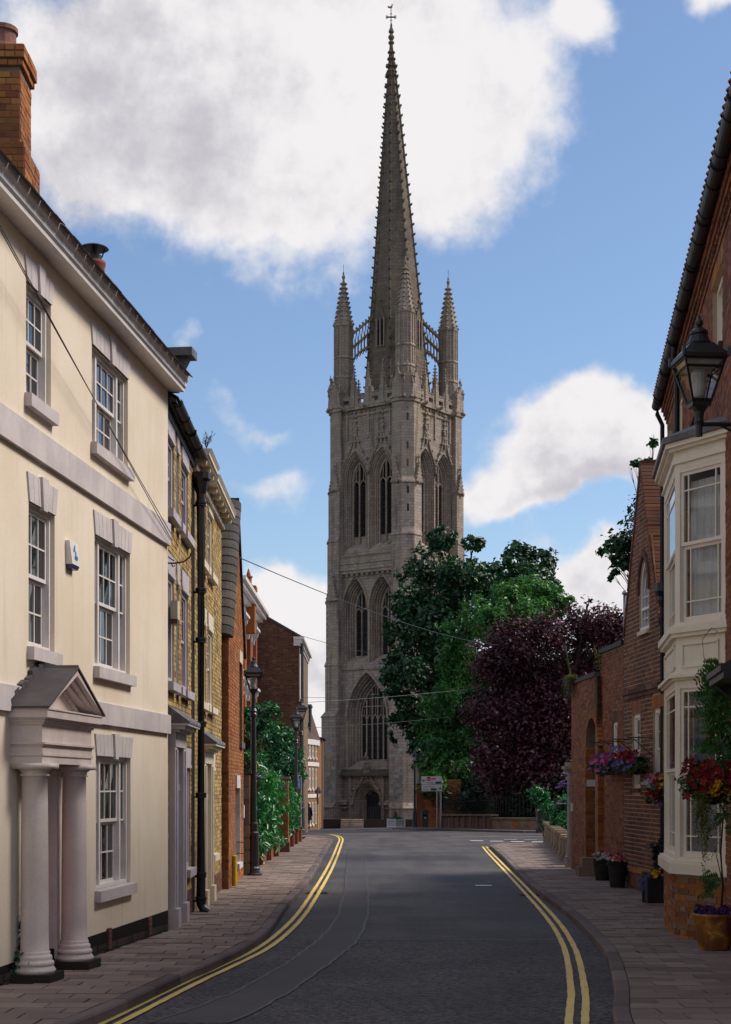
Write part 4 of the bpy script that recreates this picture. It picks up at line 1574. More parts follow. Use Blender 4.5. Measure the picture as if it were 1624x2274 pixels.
# ================================================================== 3. RED BRICK GABLE, END ON TO THE STREET
F = FL3
UL = 4.45
g3 = thing('gabled_house', 'orange-red brick house with a steep gable and thick dark rounded coping', 'house', F.p(2.2, 0))
ze, zp = 5.05, 8.0
um3 = UL / 2
lim3 = lambda z: (0, UL) if z < ze else ((um3 * (z - ze) / (zp - ze), UL - um3 * (z - ze) / (zp - ze)) if z < zp - .1 else None)
hole_t = (F.U(530), F.U(541), 3.01, 4.98)
hole_t = (3.05, 3.95, 3.01, 4.75)
hole_w = (1.85, 2.75, .42, 2.0)
mb = wall_panel(F, 0, UL, -.2, ze, [hole_t, hole_w], reveal=.2)
mb.add([F.p(0, ze), F.p(UL, ze), F.p(um3, zp)], [(0, 1, 2)])
mb.build('wall', M_MORTAR, g3)
brickwork(g3, F, 0, UL, 0.0, zp, M_BR_O, holes=[(hole_t[0], hole_t[1], hole_t[2] - .15, hole_t[3] + .12), (hole_w[0], hole_w[1], hole_w[2] - .12, hole_w[3] + .28)], lim=lim3)
Fs = Frame(F.p(0, 0).x - 5.0, F.p(0, 0).y, 1, 0, 1)     # south wall
MB().quad(Fs.p(0, -.2), Fs.p(5.0, -.2), Fs.p(5.0, ze), Fs.p(0, ze)).build('south_wall', M_MORTAR, g3)
brickwork(g3, Fs, 4.2, 5.0, 0.0, ze, M_BR_O)
mb = MB()
mb.prism([F.p(.02, -.2, -.3), F.p(UL, -.2, -.3), F.p(UL, ze - .3, -.3), F.p(um3, zp - .35, -.3), F.p(.02, ze - .3, -.3)], F.n * -6.5)
mb.build('roof', M_PANTILE, g3)
# rounded coping in big overlapping segments up the near rake, thin verge down the far one
d_ = Vector((0, 0, 0)) + F.p(um3, zp) - F.p(0, ze)
L3 = d_.length
d_.normalize()
ns = 16
for i in range(ns):
 mb = MB()
 c = F.p(0, ze, -.16) - d_ * .12 + d_ * (L3 + .14) * i / ns
 nrm = Vector((0, -1, 0)) * d_.z + Vector((0, 0, 1)) * (sqrt(max(0, 1 - d_.z ** 2)))
 nrm = (F.n.cross(d_)).normalized()
 if nrm.z < 0:
  nrm = -nrm
 l_ = (L3 + .14) / ns
 prof = []
 kk = 10
 for j in range(kk + 1):
  th = pi * j / kk
  prof.append((-.27 * cos(th), .16 * sin(th)))
 A = [c + F.n * a + nrm * (b + .015) for a, b in prof]
 B = [c + d_ * l_ * 1.06 + F.n * a * .975 + nrm * (b * .95 + .005) for a, b in prof]
 m_ = len(prof)
 mb.add(A + B, [(j, j + 1, m_ + j + 1, m_ + j) for j in range(m_ - 1)] + [tuple(range(m_ - 1, -1, -1)), tuple(range(m_, 2 * m_))])
 mb.build('coping_stone', varied('sooty_coping', [(0.07, 0.062, 0.056), (0.10, 0.088, 0.078), (0.052, 0.046, 0.043)], .9, stain_amt=.5, stain_scale=4) if 'sooty_coping' not in MATS else MATS['sooty_coping'], g3)
mb = MB()
mb.prism([F.p(um3, zp + .04, -.3), F.p(UL + .12, ze - .12, -.3), F.p(UL + .12, ze - .02, -.3), F.p(um3, zp + .16, -.3)], F.n * .36)
mb.build('verge', M_GUTTER, g3)
mb = MB()
mb.fbox(F, hole_t[0], hole_t[1], hole_t[2], hole_t[3], -.22, -.19)
mb.fbox(F, hole_t[0], hole_t[0] + .06, hole_t[2], hole_t[3], -.19, .0)
mb.build('blocked_window', simple('ochre_board', (0.16, 0.10, 0.04), (0.11, 0.07, 0.03), 3, .8), g3)
sill(g3, F, hole_t[0], hole_t[1], hole_t[2], M_LEAD, h=.14, n=.07)
for j in range(3):
 MB().fbox(F, hole_t[0] - .02 + j * .32, hole_t[0] + .28 + j * .32, hole_t[3], hole_t[3] + .26, -.02, .02).build('voussoir', M_STONEP, g3)
wm = simple('white_reveal', (0.62, 0.58, 0.6), None, 3, .7)
sash(g3, F, hole_w[0], hole_w[1], hole_w[2], hole_w[3], -.1, wm, cols=2, rows=2)
MB().fbox(F, hole_w[0] - .07, hole_w[1] + .07, hole_w[3], hole_w[3] + .27, -.15, .05).build('lintel', wm, g3)
MB().fbox(F, hole_w[1] - .01, hole_w[1] + .05, hole_w[2], hole_w[3], -.12, .045).build('window_jamb', wm, g3)
sill(g3, F, hole_w[0], hole_w[1], hole_w[2], wm, h=.12, n=.1)
sp = tag(MB().fbox(F, 4.1, 4.35, F.uz(537, 1817)[1], F.uz(537, 1789)[1], 0.0, .035).build('name_plaque', M_WHITE), 'small pale plaque on the brick gable beside the stone pier', 'plaque')
mb = MB()
for z in (.62, .86):
 mb.tube([F.p(1.95, z, .02), F.p(2.0, z, .2), F.p(2.1, z - .02, .22), F.p(2.2, z, .02)], .008, 4)
tag(mb.build('wall_hook', M_BLACK), 'two small black iron hoops on the brick wall by the yellow post', 'hook')
yp = unproj(521.5, 1969)
yx = X_at(521.5, 31.0)
yz = gz(yx, 31.0)
mb = MB()
mb.lathe([(.05, -.05), (.05, .58), (.055, .585), (.055, .62), (.02, .63)], (yx, 31.0, yz), 10)
tag(mb.build('bollard', M_YELLOW), 'short yellow gas marker post standing against the red brick gable', 'post')

# stone gate pier with rusticated blocks after the gable
p0 = Vector((F.p(UL, 0).x - .14, 34.95, 0))
sp = thing('stone_pier', 'pale rusticated stone pier between the red gable and the black lamp post', 'pier', (p0.x, p0.y, gz(p0.x, p0.y)))
for j in range(8):
 mb = MB()
 z0 = gz(p0.x, p0.y) + j * .29
 a = .02
 z1 = z0 + .28
 x0, x1, y0, y1 = p0.x - .1, p0.x + .27, p0.y - .2, p0.y + .2
 P = [(x0, y0, z0), (x1, y0, z0), (x1, y1, z0), (x0, y1, z0), (x0, y0, z1), (x1, y0, z1), (x1, y1, z1), (x0, y1, z1)]
 mb.box(x0 + .02, x1 - .02, y0 + .02, y1 - .02, z0 - .004, z1 + .004)
 mb.box(x0, x1, y0, y1, z0 + .012, z1 - .012)
 mb.build('stone_block', varied('pier_stone', [(0.27, 0.19, 0.12), (0.33, 0.25, 0.17), (0.22, 0.155, 0.10)], .9, stain_amt=.5) if 'pier_stone' not in MATS else MATS['pier_stone'], sp)
MB().box(p0.x - .12, p0.x + .31, p0.y - .24, p0.y + .24, gz(p0.x, p0.y) + 8 * .29, gz(p0.x, p0.y) + 8 * .29 + .07).build('cap', MATS['sooty_coping'], sp)

# ================================================================== 4-7 HOUSES FURTHER DOWN THE WEST SIDE
# tall red house with a white cornice and consoled windows
F4 = Frame(-5.85, 64.5, 0.006, 1, 1)
h4 = thing('tall_brick_house', 'tall deep red brick house with white cornice, behind the steep gable', 'house', F4.p(5, 0))
L4, z4 = 14.0, Z_at(1345, 68)
holes = [(u_, u_ + 1.5, z_, z_ + 2.2) for u_ in (1.2, 4.4, 7.6, 10.8) for z_ in (1.2, 4.4, 7.4)]
wall_panel(F4, 0, L4, -.8, z4, holes, reveal=.2).build('wall', M_MORTAR, h4)
brickwork(h4, F4, 0, L4, -.4, z4, M_BR_O, holes=holes, bl=.30, bh=.10, owner=h4)
body(h4, F4, 0, L4, -.8, z4, 8, M_BR_O)
for s in (0, 3.3, 6.5, 9.7, 13.4):
 MB().fbox(F4, s, s + .6, -.5, z4 - .02, 0, .18).build('pilaster', M_BR_R, h4)
for h in holes:
 sash(h4, F4, *h, -.1, M_WHITE, cols=1, rows=2, frame=.12)
 mb = MB()
 mb.fbox(F4, h[0] - .25, h[1] + .25, h[3], h[3] + .18, -.1, .22)
 mb.fbox(F4, h[0] - .35, h[1] + .35, h[3] + .18, h[3] + .30, -.1, .45)
 for a in (h[0] - .2, h[1]):
  mb.prism([F4.p(a, h[3] + .18, .38), F4.p(a, h[3] - .05, .34), F4.p(a, h[3] - .2, .2), F4.p(a, h[3] - .45, .16), F4.p(a, h[3] - .45, 0), F4.p(a, h[3] + .18, 0)], F4.u * .2)
 mb.build('window_hood', M_WHITE, h4)
 sill(h4, F4, h[0], h[1], h[2], M_WHITE, h=.2, n=.25)
mb = MB()
for (z0, z1, n_) in ((0, .35, .2), (.35, .5, .45), (.5, .68, .65), (.68, .85, .8)):
 mb.fbox(F4, -.2, L4, z4 + z0, z4 + z1, -.3, n_)
mb.build('cornice', M_WHITE, h4)
MB().box(-8.2, -6.2, 65.0, 65.9, z4 + .8, z4 + 1.9).build('parapet', M_WHITE, h4)
MB().prism([F4.p(0, z4 + .8, -.2), F4.p(0, z4 + 1.7, -4), F4.p(0, z4 + .8, -8)], F4.u * L4).build('roof', M_SLATE, h4)
xf = X_at(553, 72)
zf = Z_at(1336, 72)
mb = MB().box(xf - .35, xf + .3, 71.6, 72.4, zf - 1.5, zf + .5)
mb.box(xf - .42, xf + .37, 71.5, 72.5, zf + .5, zf + .7)
co = mb.build('chimney', M_BR_O, h4)
MB().lathe([(.22, 0), (.22, .08), (.15, .14), (.16, .42), (.21, .45), (.2, .5), (.11, .52), (.09, .62), (.015, .86)], (xf - .02, 72, zf + .7), 12).build('chimney_pot', M_TERRA, co)

# brown gable facing the viewer
Y5 = 80.0
x5 = X_at(665, Y5)
h5 = thing('brown_brick_house', 'brown brick house end with sloping gable and a white cornice stub', 'house', (x5 - 2, Y5, gz(-5, Y5)))
F5 = Frame(x5 - 6.6, Y5, 1, 0, 1)
ztop5, zl5 = Z_at(1415, Y5), Z_at(1352, Y5)
poly = [F5.p(0, -1.2), F5.p(6.6, -1.2), F5.p(6.6, ztop5), F5.p(3.7, zl5 + 1.2), F5.p(0, ztop5 - 1)]
m_sl = (Z_at(1358, Y5) - ztop5) / (X_at(665, Y5) - X_at(567, Y5))
pk = 3.3
zpk = ztop5 + m_sl * (6.6 - pk)
MB().prism([F5.p(0, -1.2), F5.p(6.6, -1.2), F5.p(6.6, ztop5), F5.p(pk, zpk), F5.p(0, ztop5)], Vector((0, 12, 0))).build('wall', M_MORTAR, h5)
brickwork(h5, F5, 3.4, 6.6, .3, zpk, M_BR_D, bl=.26, bh=.085, lim=lambda z: (0, 6.6) if z < ztop5 else ((pk * (z - ztop5) / (zpk - ztop5), 6.6 - (6.6 - pk) * (z - ztop5) / (zpk - ztop5)) if z < zpk - .1 else None), proud=.012)
mb = MB()
for (z0, z1, e_) in ((-.45, -.3, .05), (-.3, -.12, .12), (-.12, .02, .25)):
 mb.box(x5 - .3, x5 + e_, Y5 - .06 - e_ * .3, Y5 + 12, ztop5 + z0, ztop5 + z1)
mb.build('cornice', M_WHITE, h5)
mb = MB()
for s in (-1, 1):
 a = F5.p(pk, zpk + .12, .1)
 b = F5.p(6.75 if s > 0 else -.15, ztop5 + .05, .1)
 mb.prism([a, b, b - Vector((0, 0, .12)), a - Vector((0, 0, .12))], Vector((0, 12.2, 0)))
mb.build('roof', M_SLATE, h5)
MB().tube([(x5 + .12, Y5 + .3, ztop5 - .3), (x5 + .12, Y5 + .3, gz(x5, Y5))], .09, 8).build('downpipe', M_BLACK, h5)
MB().tube([(x5 + .03, Y5 - .05, ztop5 - .9), (x5 + .03, Y5 - .05, ztop5 - 4.6)], .05, 6).build('conduit', M_WHITE, h5)

# white-banded corner house with a curved front, at the far junction
Y6 = 128.0
h6 = thing('corner_house', 'three-storey corner house with white bands and a curved brick front, near the church', 'house', (X_at(690, Y6), Y6, gz(-5, Y6)))
zb6 = gz(-6, Y6) - .3
zt6 = Z_at(1641, Y6)
arc = []
xr, yr = X_at(703, Y6), Y6 + 6
for i in range(13):
 t = i / 12
 arc.append(Vector((X_at(671, Y6) + (xr - X_at(671, Y6)) * t, Y6 - 0.6 + 5.5 * t * t, 0)))
base = arc + [Vector((xr, Y6 + 15, 0)), Vector((X_at(640, Y6), Y6 + 15, 0)), Vector((X_at(640, Y6), Y6 - .6, 0))]
MB().prism([p + Vector((0, 0, zb6)) for p in base], Vector((0, 0, zt6 - zb6))).build('wall', varied('ochre_brick', [(0.24, 0.13, 0.06), (0.21, 0.11, 0.052), (0.27, 0.15, 0.068)], .9, stain_amt=.3), h6)

def ringband(z0, z1, e_, name, mat, root):
 cen = Vector((X_at(640, Y6), Y6 + 9, 0))
 q = [cen + (p - cen) * (1 + e_ / (p - cen).length) for p in arc]
 mb = MB()
 for a, b, c, d in zip(arc, arc[1:], q, q[1:]):
  mb.box8([c + Vector((0, 0, z0)), d + Vector((0, 0, z0)), b + Vector((0, 0, z0)), a + Vector((0, 0, z0)), c + Vector((0, 0, z1)), d + Vector((0, 0, z1)), b + Vector((0, 0, z1)), a + Vector((0, 0, z1))])
 return mb.build(name, mat, root)

ringband(zt6 - .45, zt6, .3, 'cornice', M_WHITE, h6)
for (ya, yb) in ((1701, 1692), (1772, 1764)):
 ringband(Z_at(ya, Y6), Z_at(yb, Y6), .16, 'band', M_WHITE, h6)
for (ya, yb) in ((1682, 1652), (1752, 1706), (1832, 1782)):
 for i in range(5):
  t = .10 + i * .185
  j = int(t * 12)
  f_ = t * 12 - j
  c = arc[j] + (arc[j + 1] - arc[j]) * f_
  tg = (arc[j + 1] - arc[j]).normalized()
  nn = Vector((tg.y, -tg.x, 0))
  Fw = Frame(c.x, c.y, tg.x, tg.y, 1)
  z0, z1 = Z_at(ya, Y6), Z_at(yb, Y6)
  mb = MB()
  for (a0, a1, b0, b1) in ((-.16, -.08, z0, z1), (.08, .16, z0, z1), (-.08, .08, z1 - .1, z1), (-.08, .08, z0, z0 + .1), (-.08, .08, (z0 + z1) / 2 - .05, (z0 + z1) / 2 + .05)):
   mb.fbox(Fw, a0 * 1.4, a1 * 1.4, b0, b1, -.05, .06)
  mb.fbox(Fw, -.26, .26, z0 - .14, z0, -.05, .14)
  wo_ = mb.build('window', M_WHITE, h6)
  MB().fbox(Fw, -.11, .11, z0 + .05, z1 - .05, -.03, .025).build('pane', M_GLASS, wo_)
top = [p + Vector((0, 0, zt6 + .003)) for p in base]
cen = Vector((X_at(650, Y6), Y6 + 7, 0))
mb = MB()
up_ = [cen + (Vector((p.x, p.y, 0)) - cen) * .55 + Vector((0, 0, zt6 + 3.0)) for p in base]
n_ = len(top)
mb.add(top + up_, [(i, (i + 1) % n_, n_ + (i + 1) % n_, n_ + i) for i in range(n_)] + [tuple(range(n_, 2 * n_))])
ro = mb.build('roof', varied('plain_tile', [(0.13, 0.08, 0.06), (0.10, 0.065, 0.055), (0.16, 0.10, 0.075)], .85), h6)
for (px0, yd) in ((666, -1.0), (679, 1.0)):
 x0 = X_at(px0, Y6)
 z0, z1 = Z_at(1605, Y6), Z_at(1566, Y6)
 dm = MB().box(x0 - .35, x0 + .35, Y6 + 1.4 + yd * .6, Y6 + 5, z0 - 1.0, z1).build('dormer', M_SLATE, ro)
 MB().box(x0 - .42, x0 + .42, Y6 + 1.3 + yd * .6, Y6 + 5, z1, z1 + .18).build('dormer_roof', M_LEAD, ro)
 MB().box(x0 - .18, x0 + .18, Y6 + 1.34 + yd * .6, Y6 + 1.42 + yd * .6, z0 + .1, z1 - .15).build('dormer_window', M_WHITE, ro)
# dark brick building squeezed in beside the tower
Y7 = 146
x7 = X_at(716, Y7)
h7 = thing('dark_brick_building', 'dark brick building squeezed between the corner house and the church tower', 'building', (x7 - 2, Y7, gz(-4, Y7)))
MB().box(x7 - 6, x7, Y7, Y7 + 8, gz(-4, Y7) - .5, Z_at(1640, Y7)).build('wall', M_BR_D, h7)
MB().prism([(x7 - 6.2, Y7 - .2, Z_at(1640, Y7)), (x7 + .2, Y7 - .2, Z_at(1640, Y7)), (x7 - 3, Y7 - .2, Z_at(1615, Y7))], Vector((0, 8.5, 0))).build('roof', M_SLATE, h7)
MB().prism([(X_at(699, 120), 120, Z_at(1762, 120)), (X_at(712, 120), 120, Z_at(1762, 120)), (X_at(705, 120), 120, Z_at(1748, 120))], Vector((0, 5, 0))).build('porch_roof', M_SLATE, h7)
xp = X_at(705.5, 112)
zp_ = gz(xp, 112)
pp = thing('painted_post', 'slim post painted yellow below and rusty brown above, beside the church', 'post', (xp, 112, zp_))
MB().lathe([(.075, -.2), (.075, Z_at(1786, 112) - zp_)], (xp, 112, zp_), 10).build('lower_post', simple('ochre_paint', (0.55, 0.40, 0.16), None, 3, .6), pp)
MB().lathe([(.08, Z_at(1786, 112) - zp_), (.08, Z_at(1750, 112) - zp_)], (xp, 112, zp_), 10).build('upper_post', simple('rust_paint', (0.2, 0.09, 0.05), None, 3, .7), pp)
# ================================================================== 8. LONG RED BRICK HOUSE ON THE EAST SIDE
F = FR1
LR = (29.35 - 9.0) * sqrt(1 + 0.1268 ** 2)
long_h = thing('long_brick_house', 'long two-storey red brick house with black gutter, pantile eaves and a cream bay window', 'house', F.p(14, 0))
z_e = 9.3
Yu = lambda y: (y - 9.0) * sqrt(1 + 0.1268 ** 2)
up_w = [(Yu(19.45), Yu(20.75), 7.72, 8.78), (Yu(22.5), Yu(23.75), 7.72, 8.78), (Yu(25.75), Yu(27.0), 7.85, 8.85), (Yu(28.2), Yu(29.1), 7.85, 8.85)]
near = [(Yu(y), Yu(y) + 1.25, 7.72, 8.78) for y in (10.2, 13.2, 16.3)] + [(Yu(y), Yu(y) + 1.25, 4.6, 6.4) for y in (10.2, 13.2, 16.2)]
lowr = [(Yu(25.6), Yu(26.8), 3.4, 5.2), (Yu(25.6), Yu(26.8), .9, 2.4), (Yu(10.0), Yu(11.2), .9, 2.5)]
b_u0, b_u1 = Yu(19.09), Yu(19.09) + 3.75            # roots of the bay
bay_hole = (b_u0 + .05, b_u1 - .05, .5, 6.4, .02)
holes = up_w + near + lowr
wall_panel(F, 0, LR, -.3, z_e, holes + [bay_hole], reveal=.11).build('wall', M_MORTAR_L, long_h)
brickwork(long_h, F, 0, LR, 0.0, z_e - .28, M_BR_R, holes=[(h[0] - .01, h[1] + .01, h[2] - .1, h[3] + .30) for h in holes] + [bay_hole])
body(long_h, F, 0, LR, -.3, z_e, 7, M_BR_R, front=-.30)
returns(long_h, F, 0, LR, -.3, z_e, M_BR_R, depth=.3)
wf = M_OFFW
for h in holes:
 if h in up_w or h in near:
  sash(long_h, F, *h, -.06, wf, cols=3, rows=2, split=False, frame=.07)
 else:
  sash(long_h, F, *h, -.06, wf, cols=3, rows=4)
 # gauged brick arch of upright bricks
 mb = MB()
 n_ = int((h[1] - h[0] + .2) / .078)
 for i in range(n_):
  a = h[0] - .1 + i * .078
  t = (i + .5) / n_ * 2 - 1
  mb.prism([F.p(a + .004, h[3] + .005, -.1), F.p(a + .072, h[3] + .005, -.1), F.p(a + .072 + t * .03, h[3] + .295, -.1), F.p(a + .004 + t * .03, h[3] + .295, -.1)], F.n * .108)
 mb.build('brick_arch', M_BR_B, long_h)
 mb = MB()
 mb.fbox(F, h[0] - .06, h[1] + .06, h[2] - .09, h[2] - .002, -.1, .06)
 mb.build('sill', M_BR_D, long_h)
# stepped and dentilled brick eaves
for (z0, z1, e_) in ((z_e - .29, z_e - .215, .03), (z_e - .215, z_e - .14, .0), (z_e - .14, z_e - .065, .085), (z_e - .065, z_e + .03, .12)):
 mb = MB()
 u = 0
 i = 0
 while u < LR:
  ee = e_ if e_ else (.06 if i % 2 else .015)
  l_ = .225 if e_ else .112
  mb.fbox(F, u + .004, min(LR, u + l_) - .004, z0 + .003, z1 - .003, -.05, ee + random.uniform(-.004, .004))
  u += l_
  i += 1
 mb.build('eaves_course', M_BR_R, long_h, kind='stuff')
gutter(long_h, F, 0, LR + .12, z_e + .10, .20, .095, brackets=.95)
mb = MB()
mb.prism([F.p(0, z_e + .03, .12), F.p(0, z_e + .13, .16), F.p(0, z_e + 3.8, -3.6), F.p(0, z_e + .03, -7.2)], F.u * LR)
ro = mb.build('roof', M_PANTILE, long_h)
mb = MB()
u = 0.0
sl = (Vector((0, 0, 3.67)) - F.n * 3.76).normalized()
i = 0
while u < LR - .05:        # S-shaped pantiles, two courses at the eaves
 for r in range(3):
  base_ = F.p(u, z_e + .205, .25) + sl * (r * .30)
  nr = F.u.cross(sl)
  if nr.z < 0:
   nr = -nr
  A, B = [], []
  for k in range(7):
   t = k / 6
   hgt = .045 * sin(2 * pi * t) + .012 + r * .004
   A.append(base_ + F.u * (.215 * t) + nr * (hgt + .012))
   B.append(base_ + F.u * (.215 * t) + nr * (hgt - .004) + sl * .33)
  A2 = [p - nr * .014 for p in A]
  mb.add(A + B + A2, [(k, k + 1, 7 + k + 1, 7 + k) for k in range(6)] + [(14 + k, 14 + k + 1, k + 1, k) for k in range(6)])
 u += .205
mb.build('pantile', M_PANTILE, ro, kind='stuff')
pipe_u = Yu(26.0) - .3
dp = MB()
for uu, zz0 in ((pipe_u, 6.5),):
 dp.tube([F.p(uu - .6, z_e + .05, .19), F.p(uu - .6, z_e - .1, .19), F.p(uu - .35, z_e - .32, .16), F.p(uu, z_e - .42, .1), F.p(uu, zz0, .1)], .045, 8)
dp.tube([F.p(LR - .06, z_e + .05, .19), F.p(LR - .06, z_e - .1, .2), F.p(LR - .03, z_e - .3, .1), F.p(LR - .03, .1, .1)], .045, 8)
dp.build('downpipe', M_GUTTER, long_h)
hz = Z_at(1296, 28.8)
mb = MB()
c = F.p(LR - .03, hz, .12)
mb.lathe([(.05, -.35), (.08, -.25), (.08, -.18), (.13, -.08), (.13, .08), (.1, .08)], (c.x, c.y, hz), 8)
mb.build('hopper', M_BLACK, long_h)
mb = MB()                                    # iron basket under an upper window sill
for j in range(4):
 u = up_w[0][0] + .1 + j * .35
 mb.tube([F.p(u, 7.62, .02), F.p(u, 7.60, .28), F.p(u, 7.44, .28), F.p(u, 7.42, .02)], .012, 4)
mb.tube([F.p(up_w[0][0], 7.6, .28), F.p(up_w[0][1], 7.6, .28)], .012, 4)
mb.tube([F.p(up_w[0][0], 7.44, .28), F.p(up_w[0][1], 7.44, .28)], .012, 4)
mb.build('window_guard', M_BLACK, long_h)

# ---- canted two-storey bay
R0 = F.p(b_u0, 0)
C2 = Vector((4.05, 19.9, 0))
dirw = F.u
C3 = C2 + dirw * 2.15
prj = (C2 - F.p(0, 0)).dot(F.n)
u2 = (C2 - F.p(0, 0)).dot(F.u)
u3 = u2 + 2.15
u4 = u3 + (u2 - b_u0)
plan = [R0, C2, C3, F.p(u4, 0)]
faces = [(R0, C2), (C2, C3), (C3, F.p(u4, 0))]
zg_b = gz(4.3, 19.5)
zlev = dict(ground=zg_b - .06, board0=.905, board1=1.075, w1b=1.13, w1t=3.36, mid0=3.36, c1=3.42, pan0=3.56, pan1=3.95, sill0=3.98, sill1=4.12, w2b=4.18, w2t=6.17, cor=6.24, top=6.5)

def off_plan(e_):
 A = R0 + (C2 - R0).normalized() * 0
 res = []
 n1 = Frame(R0.x, R0.y, (C2 - R0).x, (C2 - R0).y, -1).n
 n2 = F.n
 n3 = Frame(C3.x, C3.y, (F.p(u4, 0) - C3).x, (F.p(u4, 0) - C3).y, -1).n
 def isect(p, d, q, g):
  cr = d.x * g.y - d.y * g.x
  t = ((q.x - p.x) * g.y - (q.y - p.y) * g.x) / cr
  return p + d * t
 d1, d2, d3 = (C2 - R0), dirw, (F.p(u4, 0) - C3)
 P1, P2, P3 = R0 + n1 * e_, C2 + n2 * e_, C3 + n3 * e_
 return [isect(P1, d1, R0, dirw), isect(P1, d1, P2, d2), isect(P3, d3, P2, d2), isect(P3, d3, R0, dirw)]

def bay_slab(z0, z1, e_, name, mat, root, e_in=-.25, dz_slope=0.0):
 q = off_plan(e_)
 return MB().prism([p + Vector((0, 0, z0)) for p in q], Vector((0, 0, z1 - z0))).build(name, mat, root)

bay = thing_part = bpy.data.objects.new('bay_window', None)
link(bay)
bay.parent = long_h
bay.location = C2 - wloc(long_h)
bay['label'] = 'cream painted two-storey bay window with curtains'
zl = zlev
CANT = [Frame(R0.x, R0.y, (C2 - R0).x, (C2 - R0).y, -1), Frame(C2.x, C2.y, dirw.x, dirw.y, -1), Frame(C3.x, C3.y, (F.p(u4, 0) - C3).x, (F.p(u4, 0) - C3).y, -1)]
lens = [(C2 - R0).length, 2.15, (F.p(u4, 0) - C3).length]
# brick base
mb = MB()
q = off_plan(-.012)
mb.prism([p + Vector((0, 0, zl['ground'] - .1)) for p in q], Vector((0, 0, zl['board0'] - zl['ground'] + .1)))
mb.build('bay_base', M_MORTAR_L, bay)
base_holder = bay
for fr, l_ in zip(CANT, lens):
 brickwork(long_h, fr, 0.0, l_, zl['ground'] + .02, zl['board0'] - .004, M_BR_B, bh=.0755, n_at=-.002, owner=bay)
bay_slab(zl['board0'], zl['board1'] - .03, .085, 'sill_board', M_OFFW, bay)
bay_slab(zl['board1'] - .03, zl['board1'], .065, 'sill_board', M_OFFW, bay)
bay_slab(zl['w1t'] + .0, zl['c1'], .0, 'head', M_OFFW, bay)
for (z0, z1, e_) in ((zl['c1'], zl['c1'] + .03, .04), (zl['c1'] + .03, zl['c1'] + .075, .085), (zl['c1'] + .075, zl['c1'] + .10, .06)):
 bay_slab(z0, z1, e_, 'moulding', M_OFFW, bay)
bay_slab(zl['c1'] + .10, zl['sill0'], -.012, 'apron', M_OFFW, bay)
bay_slab(zl['sill0'], zl['sill0'] + .05, .05, 'moulding', M_OFFW, bay)
bay_slab(zl['sill0'] + .05, zl['sill1'], .085, 'sill_board', M_OFFW, bay)
for (z0, z1, e_) in ((zl['w2t'], zl['cor'], .0), (zl['cor'], zl['cor'] + .03, .035), (zl['cor'] + .03, zl['cor'] + .16, .015), (zl['cor'] + .16, zl['cor'] + .20, .08), (zl['cor'] + .20, zl['cor'] + .26, .13)):
 bay_slab(z0, z1, e_, 'moulding', M_OFFW, bay)
q, q2 = off_plan(.17), off_plan(-.35)
mb = MB()
zt = zl['cor'] + .262
mb.add([p + Vector((0, 0, zt)) for p in q] + [p + Vector((0, 0, zt + .08)) for p in q] + [p + Vector((0, 0, zt + .32)) for p in q2],
  [(0, 1, 2, 3)] + [(i, (i + 1) % 4, 4 + (i + 1) % 4, 4 + i) for i in range(4)] + [(4 + i, 4 + (i + 1) % 4, 8 + (i + 1) % 4, 8 + i) for i in range(4)] + [(8, 9, 10, 11)])
mb.build('bay_roof', M_LEAD, bay)
# panels on the apron, corner posts, sashes, curtains
for fr, l_ in zip(CANT, lens):
 mb = MB()
 a, b, z0, z1 = .13, l_ - .12, zl['pan0'] + .02, zl['pan1'] - .05
 for (x0, x1, y0, y1) in ((a, b, z1 - .03, z1), (a, b, z0, z0 + .03), (a, a + .03, z0, z1), (b - .03, b, z0, z1)):
  mb.fbox(fr, x0, x1, y0, y1, -.02, .012)
 mb.build('panel', M_OFFW, bay)
 for (wb, wt) in ((zl['board1'], zl['w1t']), (zl['sill1'], zl['w2t'])):
  mb = MB()
  pw = .085
  mb.fbox(fr, 0, pw, wb, wt, -.10, .0)
  mb.fbox(fr, l_ - pw, l_, wb, wt, -.10, .0)
  mb.fbox(fr, pw, l_ - pw, wt - .05, wt, -.10, -.004)
  mb.fbox(fr, pw, l_ - pw, wb, wb + .05, -.10, .01)
  mb.build('bay_frame', M_OFFW, bay)
  zm = (wb + wt) / 2 + .02
  mb = MB()
  f0, f1 = pw, l_ - pw
  mw = (f1 - f0)
  for (y0, y1, nn, top) in ((zm, wt - .05, -.025, True), (wb + .05, zm, -.065, False)):
   s = .045
   mb.fbox(fr, f0, f0 + s, y0, y1, nn - .03, nn)
   mb.fbox(fr, f1 - s, f1, y0, y1, nn - .03, nn)
   mb.fbox(fr, f0 + s, f1 - s, y1 - s, y1, nn - .03, nn)
   mb.fbox(fr, f0 + s, f1 - s, y0, y0 + (s if top else .075), nn - .03, nn)
   for t in (.17, .83):       # margin lights
    x = f0 + mw * t
    mb.fbox(fr, x - .009, x + .009, y0 + s, y1 - s, nn - .026, nn - .003)
   zz_ = y1 - .24 if top else y0 + .27
   mb.fbox(fr, f0 + s, f1 - s, zz_ - .009, zz_ + .009, nn - .026, nn - .005)
   xs_ = [f0 + s, f0 + mw * .17, f0 + mw * .83, f1 - s]
   ys_ = sorted([y0 + s, zz_, y1 - s])
   for i in range(3):
    for j in range(2):
     MB().fbox(fr, xs_[i], xs_[i + 1], ys_[j], ys_[j + 1], nn - .019, nn - .013).build('pane', M_GLASS_C, bay)
  mb.build('sash', M_OFFW, bay)
